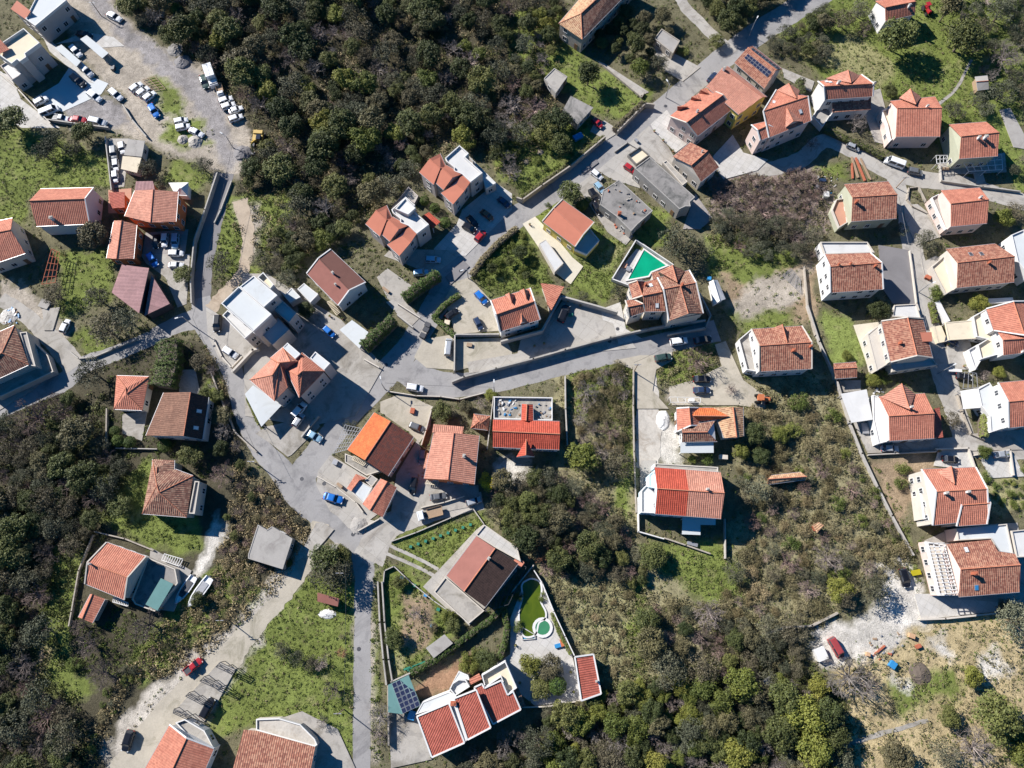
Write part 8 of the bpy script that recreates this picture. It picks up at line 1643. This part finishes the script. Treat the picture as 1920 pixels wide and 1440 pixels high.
grove([(1410, 770), (1560, 780), (1640, 930), (1700, 1060), (1540, 1150), (1380, 1160), (1400, 1000), (1370, 900)], 4.8, (1.2, 3.1), [(7, 'bramble_shrub', 'tangled bramble on the brown scrub slope'), (3, 'green_shrub', 'green shrub on the brown scrub slope'), (3, 'pink_bare_tree', 'low bare tree on the brown scrub slope'), (2, 'olive_tree', 'small olive on the brown scrub slope')], 17, 'brambles of the brown scrub slope', 5000)
grove([(1410, 1090), (1480, 1160), (1330, 1180), (1240, 1200), (1220, 1140), (1300, 1130)], 4.6, (1.3, 3.0), [(4, 'pink_bare_tree', 'bare tree in the middle scrub'), (4, 'bramble_shrub', 'bramble in the middle scrub'), (2, 'olive_tree', 'small olive in the middle scrub')], 18, 'thicket of the middle scrub', 2500)
grove([(440, 900), (560, 930), (572, 985), (490, 1080), (395, 1165), (265, 1262), (250, 1240), (410, 1090), (430, 960)], 3.2, (.8, 1.8), [(2, 'evergreen_tree', 'dark bush on the bank below the left lane'), (3, 'bramble_shrub', 'bramble on the bank below the left lane'), (3, 'pink_bare_tree', 'bare bush on the bank below the left lane'), (1, 'olive_tree', 'olive on the bank below the left lane')], 19, 'bushes on the bank below the left lane', 4000)
grove([(205, 1290), (290, 1190), (330, 1160), (375, 1150), (360, 1190), (240, 1290), (190, 1380), (160, 1440), (180, 1340)], 3.0, (.8, 1.7), [(3, 'green_shrub', 'green shrub on the bank beside the gravel slope'), (3, 'bramble_shrub', 'bramble on the bank beside the gravel slope'), (2, 'olive_tree', 'grey bush on the bank beside the gravel slope')], 20, 'shrubs beside the gravel slope', 2500)
grove([(380, 640), (440, 760), (460, 880), (400, 830), (390, 720)], 3.4, (1.2, 2.0), [(2, 'evergreen_tree', 'dark bush in the shady lower garden'), (1, 'bare_tree', 'bare bush in the shady lower garden')], 21, 'bushes in the shady lower garden', 1500)
grove([(880, 440), (960, 420), (1010, 480), (990, 520), (900, 530)], 3.6, (1.0, 1.9), [(3, 'green_shrub', 'green shrub on the overgrown plot by the yellow house'), (1, 'evergreen_tree', 'dark bush on the overgrown plot by the yellow house')], 22, 'shrubs on the overgrown plot', 1500)
grove([(930, 230), (1060, 240), (1060, 290), (970, 360), (940, 310)], 5.5, (1.0, 2.2), [(2, 'green_shrub', 'shrub on the meadow below the barn'), (2, 'olive_tree', 'small olive on the meadow below the barn')], 23, 'shrubs on the meadow below the barn', 1500)
grove([(960, 0), (1050, 0), (1030, 150), (1000, 200), (960, 180)], 4.4, (1.3, 2.6), [(3, 'evergreen_tree', 'dark tree left of the long stone house'), (2, 'bare_tree', 'bare tree left of the long stone house')], 24, 'trees left of the long stone house', 1500)
grove([(1080, 20), (1240, 40), (1260, 80), (1220, 140), (1130, 100)], 4.2, (1.2, 2.4), [(3, 'evergreen_tree', 'dark tree in the shaded orchard')], 25, 'trees of the shaded orchard', 1500)
grove([(1640, 100), (1920, 180), (1920, 320), (1880, 310), (1780, 230), (1830, 130)], 10, (.8, 1.6), [(2, 'green_shrub', 'shrub on the upper right meadow'), (2, 'bramble_shrub', 'bramble on the upper right meadow')], 26, 'shrubs on the upper right meadow', 1500)
grove([(1600, 1230), (1920, 1160), (1920, 1440), (1600, 1440)], 11, (.8, 1.7), [(3, 'green_shrub', 'green shrub on the dry meadow'), (2, 'bramble_shrub', 'dry bramble on the dry meadow')], 27, 'shrubs on the dry meadow', 1500)
grove([(1040, 1090), (1180, 1070), (1180, 1260), (1120, 1270), (1070, 1180)], 5, (.9, 1.8), [(3, 'bramble_shrub', 'dry bramble on the meadow right of the pool')], 28, 'brambles right of the pool', 1500)
grove([(1840, 880), (1920, 880), (1920, 950), (1860, 940)], 3.4, (1.0, 1.8), [(2, 'green_shrub', 'shrub at the right edge below the silver car')], 29, 'shrubs at the right edge', 800)
grove([(1180, 1030), (1210, 1060), (1200, 1100), (1150, 1090)], 3, (1.0, 1.8), [(2, 'evergreen_tree', 'dark bush at the head of the grassy track')], 30, 'bushes at the head of the grassy track', 800)
# low growth nobody could count
G_ = ground_clumps
G_('undergrowth', 'dark brambles and ground cover under the trees', 'undergrowth', [
  ([(210, -40), (1050, -40), (1050, 240), (960, 340), (860, 265), (780, 330), (700, 400), (560, 490), (440, 480), (440, 360), (480, 240), (340, 90)], 3600, 0), ([(210, -40), (1050, -40), (1050, 240), (960, 340), (860, 265), (780, 330), (700, 400), (560, 490), (440, 480), (440, 360), (480, 240), (340, 90)], 2600, 1),
  ([(-40, 740), (200, 740), (240, 880), (180, 1050), (110, 1200), (190, 1440), (-40, 1460)], 2200, 0), ([(420, 640), (380, 640), (400, 740), (460, 880), (560, 920), (590, 1000), (520, 1100), (440, 1220), (245, 1290), (180, 1420), (160, 1400), (240, 1240), (400, 1080), (440, 900)], 1300, 1),
  ([(850, 1450), (1010, 1365), (1140, 1285), (1480, 1200), (1600, 1330), (1600, 1450)], 1800, 0)], (.4, 1.2), 31, ['leaf_ever', 'leaf_dry'], .28)
G_('bramble_scrub', 'brown and olive bramble scrub over the fallow slopes', 'scrub', [
  ([(1050, 690), (1185, 690), (1180, 860), (1140, 960), (1060, 880)], 540, 0), ([(900, 900), (1040, 890), (1190, 960), (1200, 1290), (1140, 1290), (1080, 1180), (1010, 1060), (930, 970)], 1320, 0),
  ([(1350, 730), (1560, 710), (1640, 900), (1720, 1060), (1600, 1130), (1530, 1190), (1340, 1180), (1300, 1180), (1330, 1140), (1400, 1090), (1410, 900)], 2520, 0), ([(1320, 310), (1560, 320), (1550, 470), (1330, 460)], 900, 0), ([(1200, 1100), (1500, 1170), (1520, 1260), (1200, 1290)], 840, 0), ([(1570, 1240), (1920, 1150), (1920, 1440), (1590, 1440)], 420, 0),
  ([(860, 1040), (1000, 1000), (1190, 1060), (1190, 1300), (1130, 1290)], 300, 0), ([(225, 290), (60, 1000), (400, 1060)], 0, 0), ([(1225, 650), (1340, 640), (1350, 700), (1240, 735)], 180, 0), ([(430, 40), (1000, -10), (960, 240), (600, 450)], 480, 0)], (.3, 1.0), 32, ['leaf_dry'], .24, 22)
G_('weeds', 'green weeds and low shrubs in the meadows and gardens', 'weeds', [([(130, 1130), (230, 1140), (310, 1190), (240, 1270), (130, 1260)], 420, 0), ([(180, 600), (400, 600), (410, 700), (210, 760)], 260, 0), ([(180, 760), (400, 830), (400, 900), (180, 900)], 260, 0), ([(520, 380), (760, 380), (780, 560), (560, 560)], 500, 0),
  ([(-40, 230), (210, 290), (210, 350), (40, 420), (-40, 420)], 209, 0), ([(100, 470), (215, 470), (215, 560), (110, 600)], 143, 0), ([(930, 230), (1110, 220), (1080, 290), (980, 370)], 231, 0), ([(960, 10), (1060, 10), (1240, 180), (1190, 230), (1000, 150)], 275, 0),
  ([(1430, 40), (1570, 0), (1920, -20), (1920, 400), (1780, 240), (1500, 120)], 320, 0), ([(870, 430), (970, 420), (1040, 530), (940, 560), (880, 520)], 286, 0), ([(1060, 500), (1180, 440), (1140, 570)], 66, 0), ([(1060, 680), (1190, 680), (1190, 980), (1170, 960)], 231, 0),
  ([(1200, 1030), (1380, 1030), (1400, 1130), (1290, 1110)], 90, 0), ([(1175, 1080), (1215, 1080), (1205, 1310), (1165, 1300)], 143, 0), ([(460, 1100), (668, 1080), (668, 1420), (480, 1350), (400, 1380), (400, 1300)], 110, 0), ([(180, 960), (270, 860), (380, 1030), (230, 1010)], 231, 0),
  ([(100, 1000), (170, 1000), (140, 1130), (190, 1290), (70, 1280), (60, 1200)], 209, 0), ([(720, 1050), (860, 1150), (850, 1190), (740, 1280)], 231, 0), ([(690, 1040), (708, 1060), (715, 1420), (690, 1430)], 143, 0), ([(400, 380), (540, 370), (520, 480), (400, 560)], 275, 0),
  ([(380, 1080), (470, 1050), (390, 1190), (240, 1300), (240, 1230)], 275, 0), ([(1340, 500), (1530, 490), (1520, 640), (1360, 640)], 143, 0), ([(1640, 860), (1700, 960), (1740, 1160), (1690, 1060), (1640, 960)], 110, 0), ([(1600, 1200), (1920, 1150), (1920, 1440), (1600, 1440)], 160, 0), ([(1320, 440), (1520, 440), (1480, 520), (1330, 530)], 165, 0), ([(270, 140), (400, 230), (400, 285), (300, 270)], 82, 0),
  ([(720, 1010), (930, 970), (880, 1040), (800, 1080)], 33, 0), ([(380, 690), (440, 720), (440, 780), (390, 760)], 44, 0)], (.15, .6), 33, ['leaf_green'], .2, 18)
G_('grass_tufts', 'short bright grass in the meadows', 'grass', [
  ([(-40, 230), (210, 290), (210, 350), (40, 420), (-40, 420)], 2000, 0), ([(930, 230), (1110, 220), (1080, 290), (980, 370)], 1500, 0), ([(1430, 40), (1570, 0), (1800, 0), (1840, 300), (1780, 240), (1500, 120)], 3500, 0), ([(870, 430), (970, 420), (1040, 530), (940, 560), (880, 520)], 1200, 0),
  ([(1060, 500), (1180, 440), (1140, 570)], 700, 0), ([(460, 1100), (668, 1080), (668, 1420), (480, 1350), (400, 1300)], 1800, 0), ([(725, 1015), (885, 960), (930, 990), (830, 1080)], 900, 0), ([(1535, 585), (1600, 600), (1630, 680), (1560, 690)], 150, 0), ([(1060, 690), (1190, 680), (1190, 900), (1160, 760)], 600, 0), ([(180, 960), (270, 860), (380, 1030), (230, 1010)], 800, 0), ([(1200, 1030), (1380, 1030), (1400, 1130), (1290, 1110)], 900, 0)], (.1, .28), 34, ['leaf_grass'], .14, 8)
BARE = [[tuple(P(a, b, 0)[:2]) for a, b in poly] for kind, poly in COVER if kind in ('dirt', 'dgravel', 'gravel', 'soil', 'lawn', 'brown', 'dark')]
G_('ground_cover', 'patchy weeds and tufts on verges and idle ground', 'ground cover', [([(-40, -40), (1960, -40), (1960, 1460), (-40, 1460)], 9000, 0), ([(-40, -40), (1960, -40), (1960, 1460), (-40, 1460)], 7000, 1)], (.12, .5), 35, ['leaf_green', 'leaf_dry'], .2, 14, BARE)
print('trees', NTREE, 'objects', len(bpy.data.objects))
